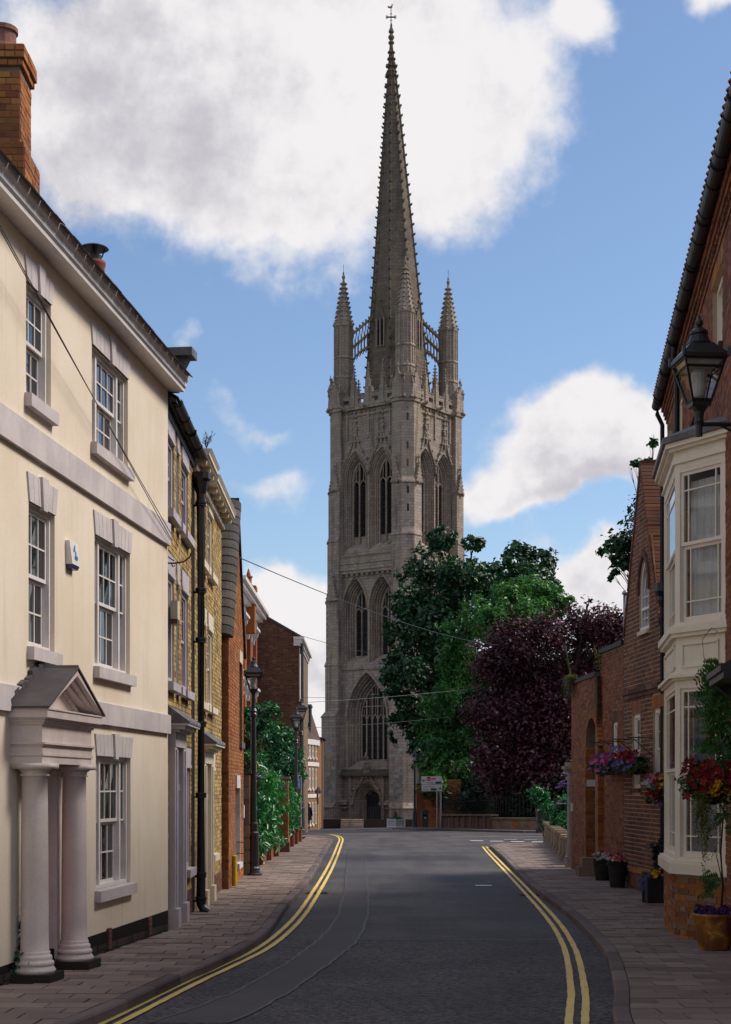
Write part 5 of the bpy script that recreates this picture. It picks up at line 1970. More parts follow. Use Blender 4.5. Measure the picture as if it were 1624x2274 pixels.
# rooms behind the glass
mb = MB()
q = off_plan(-.02)
inner = [p + (Vector((0, 0, 0))) for p in q]
for (z0, z1) in ((zl['board1'], zl['w1t']), (zl['sill1'], zl['w2t'])):
 a, b = F.p(b_u0 + .1, 0), F.p(u4 - .1, 0)
 dp_ = -F.n * .55
 mb.quad(a + dp_ + Vector((0, 0, z0)), b + dp_ + Vector((0, 0, z0)), b + dp_ + Vector((0, 0, z1)), a + dp_ + Vector((0, 0, z1)))
 mb.quad(a + Vector((0, 0, z0 + .003)), b + Vector((0, 0, z0 + .003)), b + dp_ + Vector((0, 0, z0 + .003)), a + dp_ + Vector((0, 0, z0 + .003)))
mb.build('room', simple('room_wall', (0.20, 0.16, 0.13), (0.15, 0.12, 0.10), 2, .9), bay)

def curtain(fr, u0, u1, z0, z1, n, mat, folds=9, amp=.035):
 mb = MB()
 k = folds * 6
 rows = 5
 vs = []
 for r in range(rows + 1):
  t = r / rows
  z = z1 + (z0 - z1) * t
  for i in range(k + 1):
   s = i / k
   u = u0 + (u1 - u0) * s
   a = amp * (.35 + .65 * t) * (sin(2 * pi * folds * s + .7 * sin(5 * s)) + .4 * sin(2 * pi * folds * .47 * s + t))
   vs.append(fr.p(u, z, n + a))
 fs = [(r * (k + 1) + i, r * (k + 1) + i + 1, (r + 1) * (k + 1) + i + 1, (r + 1) * (k + 1) + i) for r in range(rows) for i in range(k)]
 mb.add(vs, fs)
 return mb.build('curtain', mat, bay, smooth=True)

fr, l_ = CANT[0], lens[0]
curtain(fr, .14, l_ - .12, zl['sill1'] + .02, zl['w2t'] - .16, -.145, M_CURTAIN, 10)
curtain(CANT[1], .1, 2.05, zl['sill1'] + .02, zl['w2t'] - .12, -.145, M_CURTAIN, 14)
MB().fbox(fr, .12, l_ - .12, zl['board1'] + .05, zl['board1'] + .92, -.16, -.15).build('blind', M_BLIND, bay)
curtain(fr, l_ - .34, l_ - .13, zl['board1'] + .9, zl['w1t'] - .06, -.2, M_BLIND, 3)
curtain(fr, .5, .66, zl['board1'] + .9, zl['w1t'] - .06, -.2, simple('tan_curtain', (.3, .24, .17), None, 3, .9), 2)
# doorway canopy at the near end of the house
cu = Yu(16.9)
mb = MB()
mb.fbox(F, cu - 1.5, cu, 3.15, 3.22, 0, .42)
mb.prism([F.p(cu - 1.5, 3.22, 0), F.p(cu - 1.5, 3.22, .45), F.p(cu - 1.5, 3.28, .45), F.p(cu - 1.5, 3.5, 0)], F.u * 1.5)
mb.prism([F.p(cu - .12, 3.15, 0), F.p(cu - .12, 3.15, .36), F.p(cu - .12, 2.95, .12), F.p(cu - .12, 2.72, .06), F.p(cu - .12, 2.72, 0)], F.u * .1)
mb.build('door_canopy', M_BLACK, long_h)
MB().fbox(F, cu - .17, cu - .02, .1, 3.15, 0, .16).build('door_post', M_OFFW, long_h)

# ================================================================== 9. WEATHERED GABLE, NARROW AND STEEP
F = FR2
gab = thing('weathered_gable_house', 'narrow weathered brown brick house with a steep gable and a pointed white window', 'house', F.p(1.6, 0))
UG = 3.12
LW = 5.5
ze, zp = 5.2, 8.62
um_ = UG / 2
lim = lambda z: (0, UG) if z < ze else ((um_ * (z - ze) / (zp - ze), UG - um_ * (z - ze) / (zp - ze)) if z < zp - .08 else None)
wins = [(F.U(1472.5), F.U(1451), 1.95, 3.56), (F.U(1423), F.U(1405), 2.0, 3.53)]
low = (F.U(1372) + .0, F.U(1360) + .0, 2.45, 3.45)
gw0, gw1 = F.U(1441.7), F.U(1422.7)
gz0, gzs, gza = 5.18, 6.05, 6.62
guc, ga = (gw0 + gw1) / 2, (gw1 - gw0) / 2

def arch_cut(uc, a, zb, zs, za, grow=.0):
 pts = arch_pts(uc, a + grow, zb - grow, zs, za + grow * 1.5, 14)
 def f(z):
  if z < zb - grow or z > za + grow * 1.5:
   return None
  if z <= zs:
   return (uc - a - grow, uc + a + grow)
  best = None
  for p, q in zip(pts, pts[1:]):
   if p[0] <= uc + 1e-6 and p[1] <= z <= q[1] and q[1] > p[1]:
    t = (z - p[1]) / (q[1] - p[1])
    best = abs(uc - (p[0] + (q[0] - p[0]) * t))
    break
  return (uc - best, uc + best) if best else None
 return f

def arched_panel(mb, F, u0, u1, z0, z1, uc, a, zb, zs, za, n=0.0, reveal=.15, k=9):
 """rectangular panel with a pointed-arch hole"""
 P = F.p
 pts = arch_pts(uc, a, zb, zs, za, k)
 mb.quad(P(u0, z0, n), P(u1, z0, n), P(u1, zb, n), P(u0, zb, n))
 mb.quad(P(u0, zb, n), P(uc - a, zb, n), P(uc - a, z1, n), P(u0, z1, n))
 mb.quad(P(uc + a, zb, n), P(u1, zb, n), P(u1, z1, n), P(uc + a, z1, n))
 arc = [p for p in pts if p[1] >= zs - 1e-9]
 for p, q in zip(arc, arc[1:]):
  if abs(q[0] - p[0]) > 1e-6:
   mb.quad(P(p[0], p[1], n), P(q[0], q[1], n), P(q[0], z1, n), P(p[0], z1, n))
 for p, q in zip(pts, pts[1:]):
  mb.quad(P(p[0], p[1], n), P(p[0], p[1], n - reveal), P(q[0], q[1], n - reveal), P(q[0], q[1], n))
 mb.quad(P(uc - a, zb, n), P(uc + a, zb, n), P(uc + a, zb, n - reveal), P(uc - a, zb, n - reveal))
 return mb

mb = wall_panel(F, 0, UG, -.3, gz0 - .1, wins, reveal=.12)
mb2 = arched_panel(MB(), F, gw0 - .3, gw1 + .3, gz0 - .1, 7.0, guc, ga, gz0, gzs, gza, reveal=.14)
mb.v_off = len(mb.v)
mb.add(mb2.v, mb2.f)
ul = lambda z: um_ * (z - ze) / (zp - ze) if z > ze else 0
mb.add([F.p(0, gz0 - .1), F.p(gw0 - .3, gz0 - .1), F.p(gw0 - .3, 7.0), F.p(ul(7.0), 7.0), F.p(0, ze)], [(0, 1, 2, 3, 4)])
mb.add([F.p(gw1 + .3, gz0 - .1), F.p(UG, gz0 - .1), F.p(UG, ze), F.p(UG - ul(7.0), 7.0), F.p(gw1 + .3, 7.0)], [(0, 1, 2, 3, 4)])
mb.add([F.p(ul(7.0), 7.0), F.p(UG - ul(7.0), 7.0), F.p(um_, zp)], [(0, 1, 2)])
mb.build('wall', M_MORTAR_L, gab)
brickwork(gab, F, 0, UG, 0.0, zp, M_BR_W, bh=.088, jt=.02, lim=lim, holes=[(h[0] - .01, h[1] + .01, h[2] - .1, h[3] + .26) for h in wins] + [arch_cut(guc, ga, gz0, gzs, gza, .06)])
# body, steep roof with tumbled brick parapet slopes
mb = MB()
mb.prism([F.p(.05, -.3, -.32), F.p(UG - .05, -.3, -.32), F.p(UG - .05, ze - .2, -.32), F.p(um_, zp - .3, -.32), F.p(.05, ze - .2, -.32)], F.n * -6)
mb.build('roof', M_PANTILE, gab)
d_ = F.p(um_, zp) - F.p(0, ze)
for side in (0, 1):
 A = F.p(0 if side == 0 else UG, ze)
 B = F.p(um_, zp)
 dd_ = (B - A)
 LL = dd_.length
 dd_.normalize()
 nr = F.n.cross(dd_)
 if nr.z < 0:
  nr = -nr
 cp = bpy.data.objects.new('parapet', None)
 link(cp)
 cp.parent = gab
 cp.location = A - wloc(gab)
 n_ = int(LL / .085)
 for i in range(n_):
  c = A + dd_ * (LL * i / n_)
  w_ = .5
  j = random.uniform(-.008, .008)
  mb = MB()
  x = dd_ * (LL / n_ - .012)
  o_ = -F.n * (w_ + j)
  s_ = F.n * .03
  P = [c + s_ - nr * .05, c + s_ + x - nr * .05, c + o_ + x - nr * .05, c + o_ - nr * .05]
  mb.box8(P + [p + nr * (.085 + j) for p in P])
  mb.build('coping_brick', M_BR_W, cp)
mb = MB()
mb.fbox(F, um_ - .05, um_ + .05, zp - .06, zp + .03, -.45, .02)
mb.build('apex_stone', M_BR_D, gab)
for (z0, z1, e_) in ((3.86, 3.95, .03), (3.95, 4.05, .06)):
 mb = MB()
 u = 0
 while u < UG:
  mb.fbox(F, u + .004, min(UG, u + .225) - .004, z0 + .004, z1 - .004, 0, e_)
  u += .225
 mb.build('string_course', M_BR_D, gab)
for h in wins:
 sash(gab, F, *h, -.04, M_OFFW, cols=2, rows=4, frame=.09)
 for i in range(int((h[1] - h[0] + .14) / .08)):
  MB().fbox(F, h[0] - .07 + i * .08 + .004, h[0] - .07 + i * .08 + .074, h[3] + .01, h[3] + .25, -.1, .006).build('soldier_brick', M_BR_B, gab)
 sill(gab, F, h[0], h[1], h[2], M_BR_D, h=.08, n=.05)
# pointed sash with interlaced bars
mb = MB()
po_, pi_ = arch_pts(guc, ga, gz0, gzs, gza, 9), arch_pts(guc, ga - .07, gz0 + .05, gzs, gza - .11, 9)
for p, q, r_, s_ in zip(po_, po_[1:], pi_, pi_[1:]):
 mb.box8([F.p(p[0], p[1], -.02), F.p(q[0], q[1], -.02), F.p(s_[0], s_[1], -.02), F.p(r_[0], r_[1], -.02), F.p(p[0], p[1], -.12), F.p(q[0], q[1], -.12), F.p(s_[0], s_[1], -.12), F.p(r_[0], r_[1], -.12)])
zm = gz0 + (gzs - gz0) * .5
mb.fbox(F, guc - ga, guc + ga, zm - .03, zm + .03, -.09, -.015)
mb.fbox(F, guc - ga, guc + ga, gz0, gz0 + .07, -.1, .0)
for t in (-.33, .33):
 x = guc + t * ga
 mb.fbox(F, x - .012, x + .012, gz0, gzs, -.07, -.03)
 mb.tube([F.p(x, gzs, -.05), F.p(x + t * ga * -.35, gzs + .2, -.05), F.p(guc - t * ga * .9, gzs + .40, -.05)], .012, 4)
for j in range(1, 4):
 zz_ = gz0 + (gzs - gz0) * j / 4 + .02
 mb.fbox(F, guc - ga + .07, guc + ga - .07, zz_ - .01, zz_ + .01, -.07, -.035)
wo_ = mb.build('pointed_window', M_WHITE, gab)
g_ = MB()
g_.add([F.p(a, z, -.085) for a, z in pi_], [tuple(range(len(pi_)))])
g_.build('pane', M_GLASS, wo_)
sill(gab, F, gw0, gw1, gz0, M_STONEP, h=.09, n=.06)
mb = MB()
hp, hq = arch_pts(guc, ga + .03, gzs - .1, gzs, gza + .05, 9), arch_pts(guc, ga + .13, gzs - .1, gzs, gza + .18, 9)
for p, q, r_, s_ in zip(hp, hp[1:], hq, hq[1:]):
 mb.box8([F.p(p[0], p[1], .05), F.p(q[0], q[1], .05), F.p(s_[0], s_[1], .05), F.p(r_[0], r_[1], .05), F.p(p[0], p[1], -.05), F.p(q[0], q[1], -.05), F.p(s_[0], s_[1], -.05), F.p(r_[0], r_[1], -.05)])
mb.build('hood_mould', M_BR_D, gab)
# lower wing running on to the gateway
wing = MB()
zw = 5.06
wall_panel(F, UG + .004, LW, -.3, zw, [low], reveal=.12, mb=wing)
wing.build('wing_wall', M_MORTAR, gab)
brickwork(gab, F, UG + .01, LW, 0.0, zw, M_BR_R, bh=.085, jt=.014, holes=[(low[0], low[1], low[2] - .1, low[3] + .25)])
sash(gab, F, *low, -.04, M_OFFW, cols=2, rows=4, frame=.08)
for i in range(7):
 MB().fbox(F, low[0] - .05 + i * .08, low[0] + .02 + i * .08, low[3] + .01, low[3] + .24, -.1, .006).build('soldier_brick', M_BR_D, gab)
MB().fbox(F, UG + .05, LW, zw, zw + .10, -.5, .05).build('wing_coping', M_GUTTER, gab)
mb = MB()
mb.fbox(F, UG, LW, -.3, zw - .02, -5, -.34)
mb.cur = 1
mb.quad(F.p(UG, -.3, -.33), F.p(LW, -.3, -.33), F.p(LW, zw, -.33), F.p(UG, zw, -.33))
mb.build('wing', [M_BR_D, M_DARK], gab)
# steel flue behind the gable
fx, fy = X_at(1389, 33.2), 33.2
mb = MB()
mb.lathe([(.045, -1.5), (.045, Z_at(1318, fy) - 5.0), ], (fx, fy, 5.0), 10)
mb.lathe([(.07, Z_at(1320, fy) - 5.0), (.075, Z_at(1318, fy) - 4.99), (.04, Z_at(1314, fy) - 4.98), (.0, Z_at(1313, fy) - 4.98)], (fx, fy, 5.0), 10)
mb.build('flue', M_STEEL, gab, smooth=True)

# ================================================================== 10. BRICK GATEWAY
F = FG
gate = thing('brick_gateway', 'orange brick gateway with a tall round arch, beside the stone pier', 'gateway', F.p(1.4, 0))
GL = 2.85
zt_g = 4.55
ga0, ga1 = F.U(1327), F.U(1301.5)
gu, gr = (ga0 + ga1) / 2, (ga1 - ga0) / 2
gsp, gap_ = 2.95, 3.62
mb = MB()
arched_panel(mb, F, 0, GL, -.3, zt_g, gu, gr, -.29, gsp, gap_, reveal=.5, k=12)
mb.quad(F.p(0, -.3, 0), F.p(0, -.3, -.5), F.p(0, zt_g, -.5), F.p(0, zt_g, 0))
mb.quad(F.p(GL, -.3, -.5), F.p(GL, -.3, 0), F.p(GL, zt_g, 0), F.p(GL, zt_g, -.5))
mb2 = arched_panel(MB(), F, 0, GL, -.3, zt_g, gu, gr, -.29, gsp, gap_, n=-.5, reveal=.0, k=12)
mb.add(mb2.v, mb2.f)
mb.build('wall', M_MORTAR, gate)

def round_cut(z):
 if z < gsp:
  return (gu - gr - .12, gu + gr + .12)
 r_ = (gap_ - gsp) + .14
 if z > gsp + r_:
  return None
 h = sqrt(max(0, 1 - ((z - gsp) / r_) ** 2)) * (gr + .12)
 return (gu - h, gu + h)

brickwork(gate, F, 0, GL, 0.0, zt_g, M_BR_R, bh=.08, holes=[round_cut])
Fgr = Frame(F.p(0, 0).x, F.p(0, 0).y, -F.n.x, -F.n.y, 1)
Fgr = Frame(F.p(0, 0, 0).x, F.p(0, 0, 0).y, -F.n.x, -F.n.y, -1)
if Fgr.n.y > 0:
 Fgr = Frame(F.p(0, 0, 0).x, F.p(0, 0, 0).y, -F.n.x, -F.n.y, 1)
brickwork(gate, Fgr, 0, .14, 0.0, zt_g, M_BR_O, bh=.08)
# orange brick on the inner jamb and arch ring
Fj = Frame(F.p(ga1 if ga1 > ga0 else ga0, 0, 0).x, F.p(max(ga0, ga1), 0, 0).y, -F.n.x, -F.n.y, 1)
if Fj.n.y > 0:
 Fj = Frame(F.p(max(ga0, ga1), 0, 0).x, F.p(max(ga0, ga1), 0, 0).y, -F.n.x, -F.n.y, -1)
brickwork(gate, Fj, 0.0, .5, 0.0, gsp, M_BR_O, bh=.08)
mb = MB()
for i in range(22):
 th0, th1 = pi * i / 22 + .012, pi * (i + 1) / 22 - .012
 rr, r2 = gap_ - gsp, gap_ - gsp + .14
 q = [(gu - (gr) * cos(th0), gsp + rr * sin(th0)), (gu - gr * cos(th1), gsp + rr * sin(th1)), (gu - (gr + .12) * cos(th1), gsp + r2 * sin(th1)), (gu - (gr + .12) * cos(th0), gsp + r2 * sin(th0))]
 mb.prism([F.p(a, z, -.2) for a, z in q], F.n * .21)
for s in (-1, 1):
 for j in range(36):
  z = .02 + j * .08
  if z + .07 < gsp:
   a = gu + s * (gr + .06)
   mb.fbox(F, a - .06, a + .058, z, z + .07, -.3, .009)
mb.build('arch_ring', M_BR_O, gate)
mb = MB()
mb.fbox(F, -.05, GL + .05, zt_g, zt_g + .06, -.56, .05)
mb.fbox(F, -.02, GL + .02, zt_g + .06, zt_g + .11, -.53, .02)
mb.build('coping', MATS['sooty_coping'], gate)
mb = MB()
mb.fbox(F, min(ga0, ga1) - .02, max(ga0, ga1) + .02, 0, gap_, -.49, -.45)
for j in range(7):
 x = min(ga0, ga1) + (j + .5) * (2 * gr / 7)
 mb.fbox(F, x - gr / 7 + .006, x + gr / 7 - .006, .05, gsp + .3, -.45, -.43)
mb.build('gate_door', simple('dark_timber', (0.028, 0.016, 0.01), (0.018, 0.011, 0.008), 4, .8), gate)
MB().fbox(Fj, .02, .47, 2.03, 2.19, .012, .03).build('gate_sign', M_WHITE, gate)
MB().fbox(F, GL - .22, GL - .16, 1.42, 1.62, .0, .05).build('letter_slot', M_WHITE, gate)
c = F.p(-.25, 0, .25)
MB().box(c.x - .22, c.x + .18, c.y - .25, c.y + .2, gz(c.x, c.y) - .02, gz(c.x, c.y) + .22).build('mounting_block', MATS['pier_stone'], gate)
MB().box(c.x - .12, c.x + .16, c.y - .15, c.y + .2, gz(c.x, c.y) + .22, gz(c.x, c.y) + .42).build('mounting_block', MATS['pier_stone'], gate)

# stone gate pier and low balustrade turning into the side street
pxs = X_at(1272, 38.2)
gp = thing('gate_pier', 'tall pale stone gate pier with moulded cap beside the brick gateway', 'pier', (pxs, 38.2, gz(pxs, 38.2)))
z0 = gz(pxs, 38.2)
m_ps = varied('old_limestone', [(0.26, 0.22, 0.19), (0.31, 0.27, 0.235), (0.22, 0.185, 0.16)], .9, stain_amt=.55, stain_scale=1.6)
for j in range(8):
 mb = MB()
 zz0, zz1 = z0 + .28 + j * .255, z0 + .28 + (j + 1) * .255 - .008
 mb.box(pxs - .11, pxs + .12, 38.08, 38.4, zz0, zz1)
 mb.box(pxs + .12, pxs + .17, 38.05, 38.45, zz0, zz1)
 mb.build('stone_block', m_ps, gp)
mb = MB()
mb.box(pxs - .16, pxs + .2, 38.0, 38.5, z0 - .1, z0 + .27)
mb.build('pier_base', m_ps, gp)
mb = MB()
for (a, b, e_) in ((2.33, 2.40, .03), (2.40, 2.46, .07), (2.46, 2.54, .12), (2.54, 2.64, .05)):
 mb.box(pxs - .11 - e_, pxs + .17 + e_, 38.06 - e_, 38.44 + e_, z0 + a, z0 + b)
mb.build('cap', m_ps, gp)
bal = thing('low_balustrade', 'low stone balustrade of square posts running from the gate pier to the side street', 'balustrade', (5.9, 45, gz(5.9, 45)))
prev = None
for i in range(9):
 y = 39.6 + i * 2.1
 x = 5.32 + .085 * (y - 39.6)
 zz_ = gz(x, y)
 mb = MB()
 mb.box(x - .1, x + .14, y - .2, y + .2, zz_ - .1, zz_ + .62)
 mb.box(x - .14, x + .18, y - .24, y + .24, zz_ - .1, zz_ + .16)
 mb.box(x - .15, x + .19, y - .26, y + .26, zz_ + .62, zz_ + .72)
 mb.build('post', MATS['pier_stone'], bal)
 if prev:
  A, B = Vector((prev[0] + .1, prev[1] + .2, prev[2])), Vector((x + .1, y - .2, zz_))
  mb = MB()
  v_ = Vector((.07, 0, 0))
  for (a, b) in ((-.05, .3), (.46, .58)):
   mb.prism([A - v_ + Vector((0, 0, a)), A + v_ + Vector((0, 0, a)), A + v_ + Vector((0, 0, b)), A - v_ + Vector((0, 0, b))], B - A)
  mb.build('rail', MATS['pier_stone'], bal)
 prev = (x, y, zz_)
# low brick ledge in front of the gable
lb = F_ = FR2
led = thing('brick_ledge', 'low mossy brick ledge against the weathered gable, between the planters', 'ledge', FR2.p(.4, .02))
MB().fbox(FR2, -.0, 1.4, 0, .34, .02, .34).build('core', M_MORTAR, led)
Ffl = Frame(FR2.p(0, 0, .34).x, FR2.p(0, 0, .34).y, FR2.u.x, FR2.u.y, -1)
brickwork(led, Ffl, 0, 1.4, .01, .34, M_BR_W, bh=.08)
MB().fbox(FR2, -.02, 1.42, .345, .40, .0, .37).build('capping', M_BR_B, led)
# ================================================================== 11. PARISH CHURCH: TOWER AND SPIRE
CC = Vector((3.26, 162.0, 0))
AL = radians(-126.5)
NORM = [Vector((cos(AL + k * pi / 2), sin(AL + k * pi / 2), 0)) for k in range(4)]     # west(left), south(right), east, north

def stone(name, c1, c2, warm, dirt_amt=.5, scale=(0.62, 0.31)):
 m_, t, b = pbr(name, .9, .15)
 pos = t.n('ShaderNodeNewGeometry').outputs['Position']
 sp_ = t.n('ShaderNodeSeparateXYZ')
 t.l(pos, sp_.inputs[0])
 u_ = t.m('ADD', t.m('MULTIPLY', sp_.outputs[0], 1.399), t.m('MULTIPLY', sp_.outputs[1], .209))
 cb = t.n('ShaderNodeCombineXYZ')
 t.l(u_, cb.inputs[0])
 t.l(sp_.outputs[2], cb.inputs[1])
 bt = t.n('ShaderNodeTexBrick')
 t.l(cb.outputs[0], bt.inputs['Vector'])
 bt.inputs['Scale'].default_value = 1.0
 bt.inputs['Brick Width'].default_value = scale[0]
 bt.inputs['Row Height'].default_value = scale[1]
 bt.inputs['Mortar Size'].default_value = .012
 bt.inputs['Color1'].default_value = (*c1, 1)
 bt.inputs['Color2'].default_value = (*c2, 1)
 bt.inputs['Mortar'].default_value = (*[x * .55 for x in c2], 1)
 col = bt.outputs['Color']
 n1 = t.noise(pos, .28, 6, .62)
 col = t.mix(t.m('MULTIPLY', t.smooth(n1, .48, .72), .6), col, warm)
 mp = t.n('ShaderNodeMapping')
 mp.inputs['Scale'].default_value = (1.6, 1.6, .12)
 t.l(pos, mp.inputs[0])
 n2 = t.noise(mp.outputs[0], 1.0, 6, .65)
 col = t.mix(t.m('MULTIPLY', t.smooth(n2, .47, .72), dirt_amt), col, (.045, .038, .036))
 n3 = t.noise(pos, 7.0, 6, .7)
 col = t.mix(.5, col, t.mix(n3, (.5, .5, .5), (1.5, 1.5, 1.5)), 'MULTIPLY')
 t.l(col, b.inputs['Base Color'])
 bump(t, b, t.m('ADD', n3, t.m('MULTIPLY', bt.outputs['Fac'], -1.2)), .03, .6)
 return m_

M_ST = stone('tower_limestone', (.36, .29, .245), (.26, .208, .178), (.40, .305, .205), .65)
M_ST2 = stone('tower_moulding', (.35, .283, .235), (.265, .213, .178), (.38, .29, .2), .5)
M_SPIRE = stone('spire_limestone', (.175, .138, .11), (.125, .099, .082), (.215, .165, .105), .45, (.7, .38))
M_STB = varied('pale_ashlar', [(.28, .25, .235), (.34, .31, .295), (.21, .185, .17), (.25, .215, .19), (.38, .35, .335)], .9, stain_amt=.45, stain_scale=1.2)
M_LOUV = simple('louvre_slate', (.045, .038, .04), (.03, .026, .028), 4, .8, .2, bd=0)
M_LATT = glass_dark('leaded_glass', (.008, .008, .011), .4)
M_LATT.node_tree.nodes['Principled BSDF'].inputs['Specular IOR Level'].default_value = .15
M_VERDI = simple('copper_strip', (.12, .2, .17), None, 3, .7)

church = thing('parish_church', 'tall gothic stone church tower with a slender crocketed spire and corner pinnacles', 'church', (CC.x, CC.y, -2.4))
GZ = -2.6

def face(k, a):
 n_ = NORM[k]
 t = Vector((-n_.y, n_.x, 0))
 o = CC + n_ * a - t * a
 f = Frame(o.x, o.y, t.x, t.y, 1)
 if f.n.dot(n_) < 0:
  f = Frame(o.x, o.y, t.x, t.y, -1)
 return f

AW = 4.95          # half width of the plain walls
W2 = AW * 2

def loc(a, b, z):
 """tower axes: a along south normal, b along west normal"""
 return CC + NORM[1] * a + NORM[0] * b + Vector((0, 0, z))

def clasp_poly(sa, sb, A, w_, c, z):
 pts = [(A, A - w_), (A, A - c), (A - c, A), (A - w_, A), (A - w_, A - w_)]
 P = [loc(sa * p, sb * q, z) for p, q in pts]
 return P

STG = [(GZ, .35, 6.35, 2.75, 1.0), (.35, 9.9, 6.08, 2.65, .95), (9.9, 15.3, 5.80, 2.45, .95), (15.3, 22.0, 5.72, 2.35, .93), (22.0, 28.3, 5.62, 2.25, .93), (28.3, 33.6, 5.54, 2.2, .93), (33.6, 41.3, 5.40, 2.1, .93)]
for sa in (1, -1):
 for sb in (1, -1):
  mb = MB()
  for i, (z0, z1, A, w_, c) in enumerate(STG):
   lo = clasp_poly(sa, sb, A, w_, c, z0)
   if i + 1 < len(STG):
    nA, nw, nc = STG[i + 1][2:]
    sl_ = .55
    mid = clasp_poly(sa, sb, A, w_, c, z1 - sl_)
    hi = clasp_poly(sa, sb, nA, nw, nc, z1)
    lip = clasp_poly(sa, sb, A + .07, w_ + .05, c, z1 - sl_ - .12)
    lip2 = clasp_poly(sa, sb, A + .07, w_ + .05, c, z1 - sl_)
    rings = [lo, mid, lip, lip2, hi]
    rings = [lo, clasp_poly(sa, sb, A, w_, c, z1 - sl_ - .12), lip, lip2, hi]
   else:
    rings = [lo, clasp_poly(sa, sb, A, w_, c, z1)]
   vs = [p for r in rings for p in r]
   fs = []
   for r in range(len(rings) - 1):
    for j in range(5):
     fs.append((r * 5 + j, r * 5 + (j + 1) % 5, (r + 1) * 5 + (j + 1) % 5, (r + 1) * 5 + j))
   fs.append(tuple(range(4, -1, -1)))
   fs.append(tuple((len(rings) - 1) * 5 + j for j in range(5)))
   mb.add(vs, fs)
  bu = mb.build('buttress', M_ST, church)
  # crocketed gablets on both faces at two levels
  if not (sa == -1 and sb == -1):
   for (zz_, A, w_, c) in ((22.0, 5.62, 2.25, .93), (33.6, 5.40, 2.1, .93)):
    for ax in (0, 1):
     mb = MB()
     for q in (.28,):
      ctr = A - c - (w_ - c) * .5
      hw = (w_ - c) * .45
      def L(u_, out, z_):
       return loc(sa * u_, sb * (A + out), z_) if ax else loc(sa * (A + out), sb * u_, z_)
      tri = [L(ctr - hw, 0, zz_ - .55), L(ctr + hw, 0, zz_ - .55), L(ctr, 0, zz_ + 1.5)]
      o_ = L(ctr, .32, 0) - L(ctr, 0, 0)
      mb.prism(tri, o_)
      tip = L(ctr, .2, zz_ + 1.4)
      mb.lathe([(.10, 0), (.06, .5), (.16, .6), (.16, .7), (.05, .78), (.05, 1.0), (.0, 1.1)], tip, 6)
      for s in (-1, 1):
       for j in range(5):
        t = j / 5
        p = L(ctr + s * hw * (1 - t), .26, zz_ - .5 + 2.0 * t)
        mb.lathe([(.0, -.1), (.12, 0), (.09, .12), (.0, .16)], p, 5)
      # carved beast at the foot
      p = L(ctr + .55 * hw, .35, zz_ - .62)
      mb.lathe([(.0, -.18), (.14, -.05), (.17, .08), (.08, .22), (.0, .26)], p, 6)
     mb.build('gablet', M_ST2, bu)
  if sa == 1 and sb == 1:       # stair slits on the canted face towards the street
   mb = MB()
   dg = (NORM[0] + NORM[1]).normalized()
   tg = Vector((-dg.y, dg.x, 0))
   for (z_, A, c) in ((39.3, 5.4, .93), (36.4, 5.4, .93), (34.6, 5.4, .93), (31.8, 5.54, .93), (30.0, 5.54, .93)):
    p = CC + dg * ((2 * A - c) / sqrt(2) + .004) + Vector((0, 0, z_))
    P = [p - tg * .09, p + tg * .09, p + tg * .09 + Vector((0, 0, .75)), p - tg * .09 + Vector((0, 0, .75))]
    mb.prism(P, -dg * .02 + dg * .024)
   mb.build('slit_window', M_DARK, bu)
# ashlar blocks that stand out on the lower buttresses
rnd = random.Random(21)
blocks = []
for ax, sa in ((1, -1), (1, 1), (0, 1)):
 A, w_, c = 6.08, 2.65, .95
 for row in range(20):
  z = .45 + row * .30
  x = A - w_ + .03
  r = 0
  while x < A - c - .1:
   l_ = rnd.uniform(.42, .75)
   xe = min(x + l_, A - c - .02)
   if z < 3.5 or (z < 6 and rnd.random() < .35):
    blocks.append((ax, sa, x, xe, z, z + .285, A))
   x += l_
dg = (NORM[0] + NORM[1]).normalized()
cm = None
for (ax, sa, x0, x1, z0, z1, A) in blocks[:130]:
 mb = MB()
 if ax:
  P = [loc(sa * x0, A - .05, z0), loc(sa * x1, A - .05, z0), loc(sa * x1, A - .05, z1), loc(sa * x0, A - .05, z1)]
  mb.prism([p for p in P], NORM[0] * (.06 + rnd.uniform(0, .012)))
 else:
  P = [loc(A - .05, x0, z0), loc(A - .05, x1, z0), loc(A - .05, x1, z1), loc(A - .05, x0, z1)]
  mb.prism(P, NORM[1] * (.06 + rnd.uniform(0, .012)))
 mb.build('stone_block', M_STB, church)

# ---- tower walls, stage by stage, with arched openings

def arch_rings(mb, F, uc, a, zb, zs, za, steps, n0=0.0, k=10):
 """moulded jamb: rings stepping inwards and back; returns the inner outline data"""
 cur_a, cur_zb, cur_za, cur_n = a, zb, za, n0
 for (ins, dep) in steps:
  A_ = arch_pts(uc, cur_a, cur_zb, zs, cur_za, k)
  for p, q in zip(A_, A_[1:]):
   mb.quad(F.p(p[0], p[1], cur_n), F.p(p[0], p[1], cur_n - dep), F.p(q[0], q[1], cur_n - dep), F.p(q[0], q[1], cur_n))
  na, nzb, nza = cur_a - ins, cur_zb + ins * 1.2, cur_za - ins * 1.35
  B_ = arch_pts(uc, na, nzb, zs, nza, k)
  cur_n -= dep
  for p, q, r, s in zip(A_, A_[1:], B_, B_[1:]):
   mb.quad(F.p(p[0], p[1], cur_n), F.p(r[0], r[1], cur_n), F.p(s[0], s[1], cur_n), F.p(q[0], q[1], cur_n))
  # sloping sill
  mb.quad(F.p(uc - cur_a, cur_zb, cur_n + dep), F.p(uc + cur_a, cur_zb, cur_n + dep), F.p(uc + na, nzb, cur_n), F.p(uc - na, nzb, cur_n))
  cur_a, cur_zb, cur_za = na, nzb, nza
 return cur_a, cur_zb, cur_za, cur_n

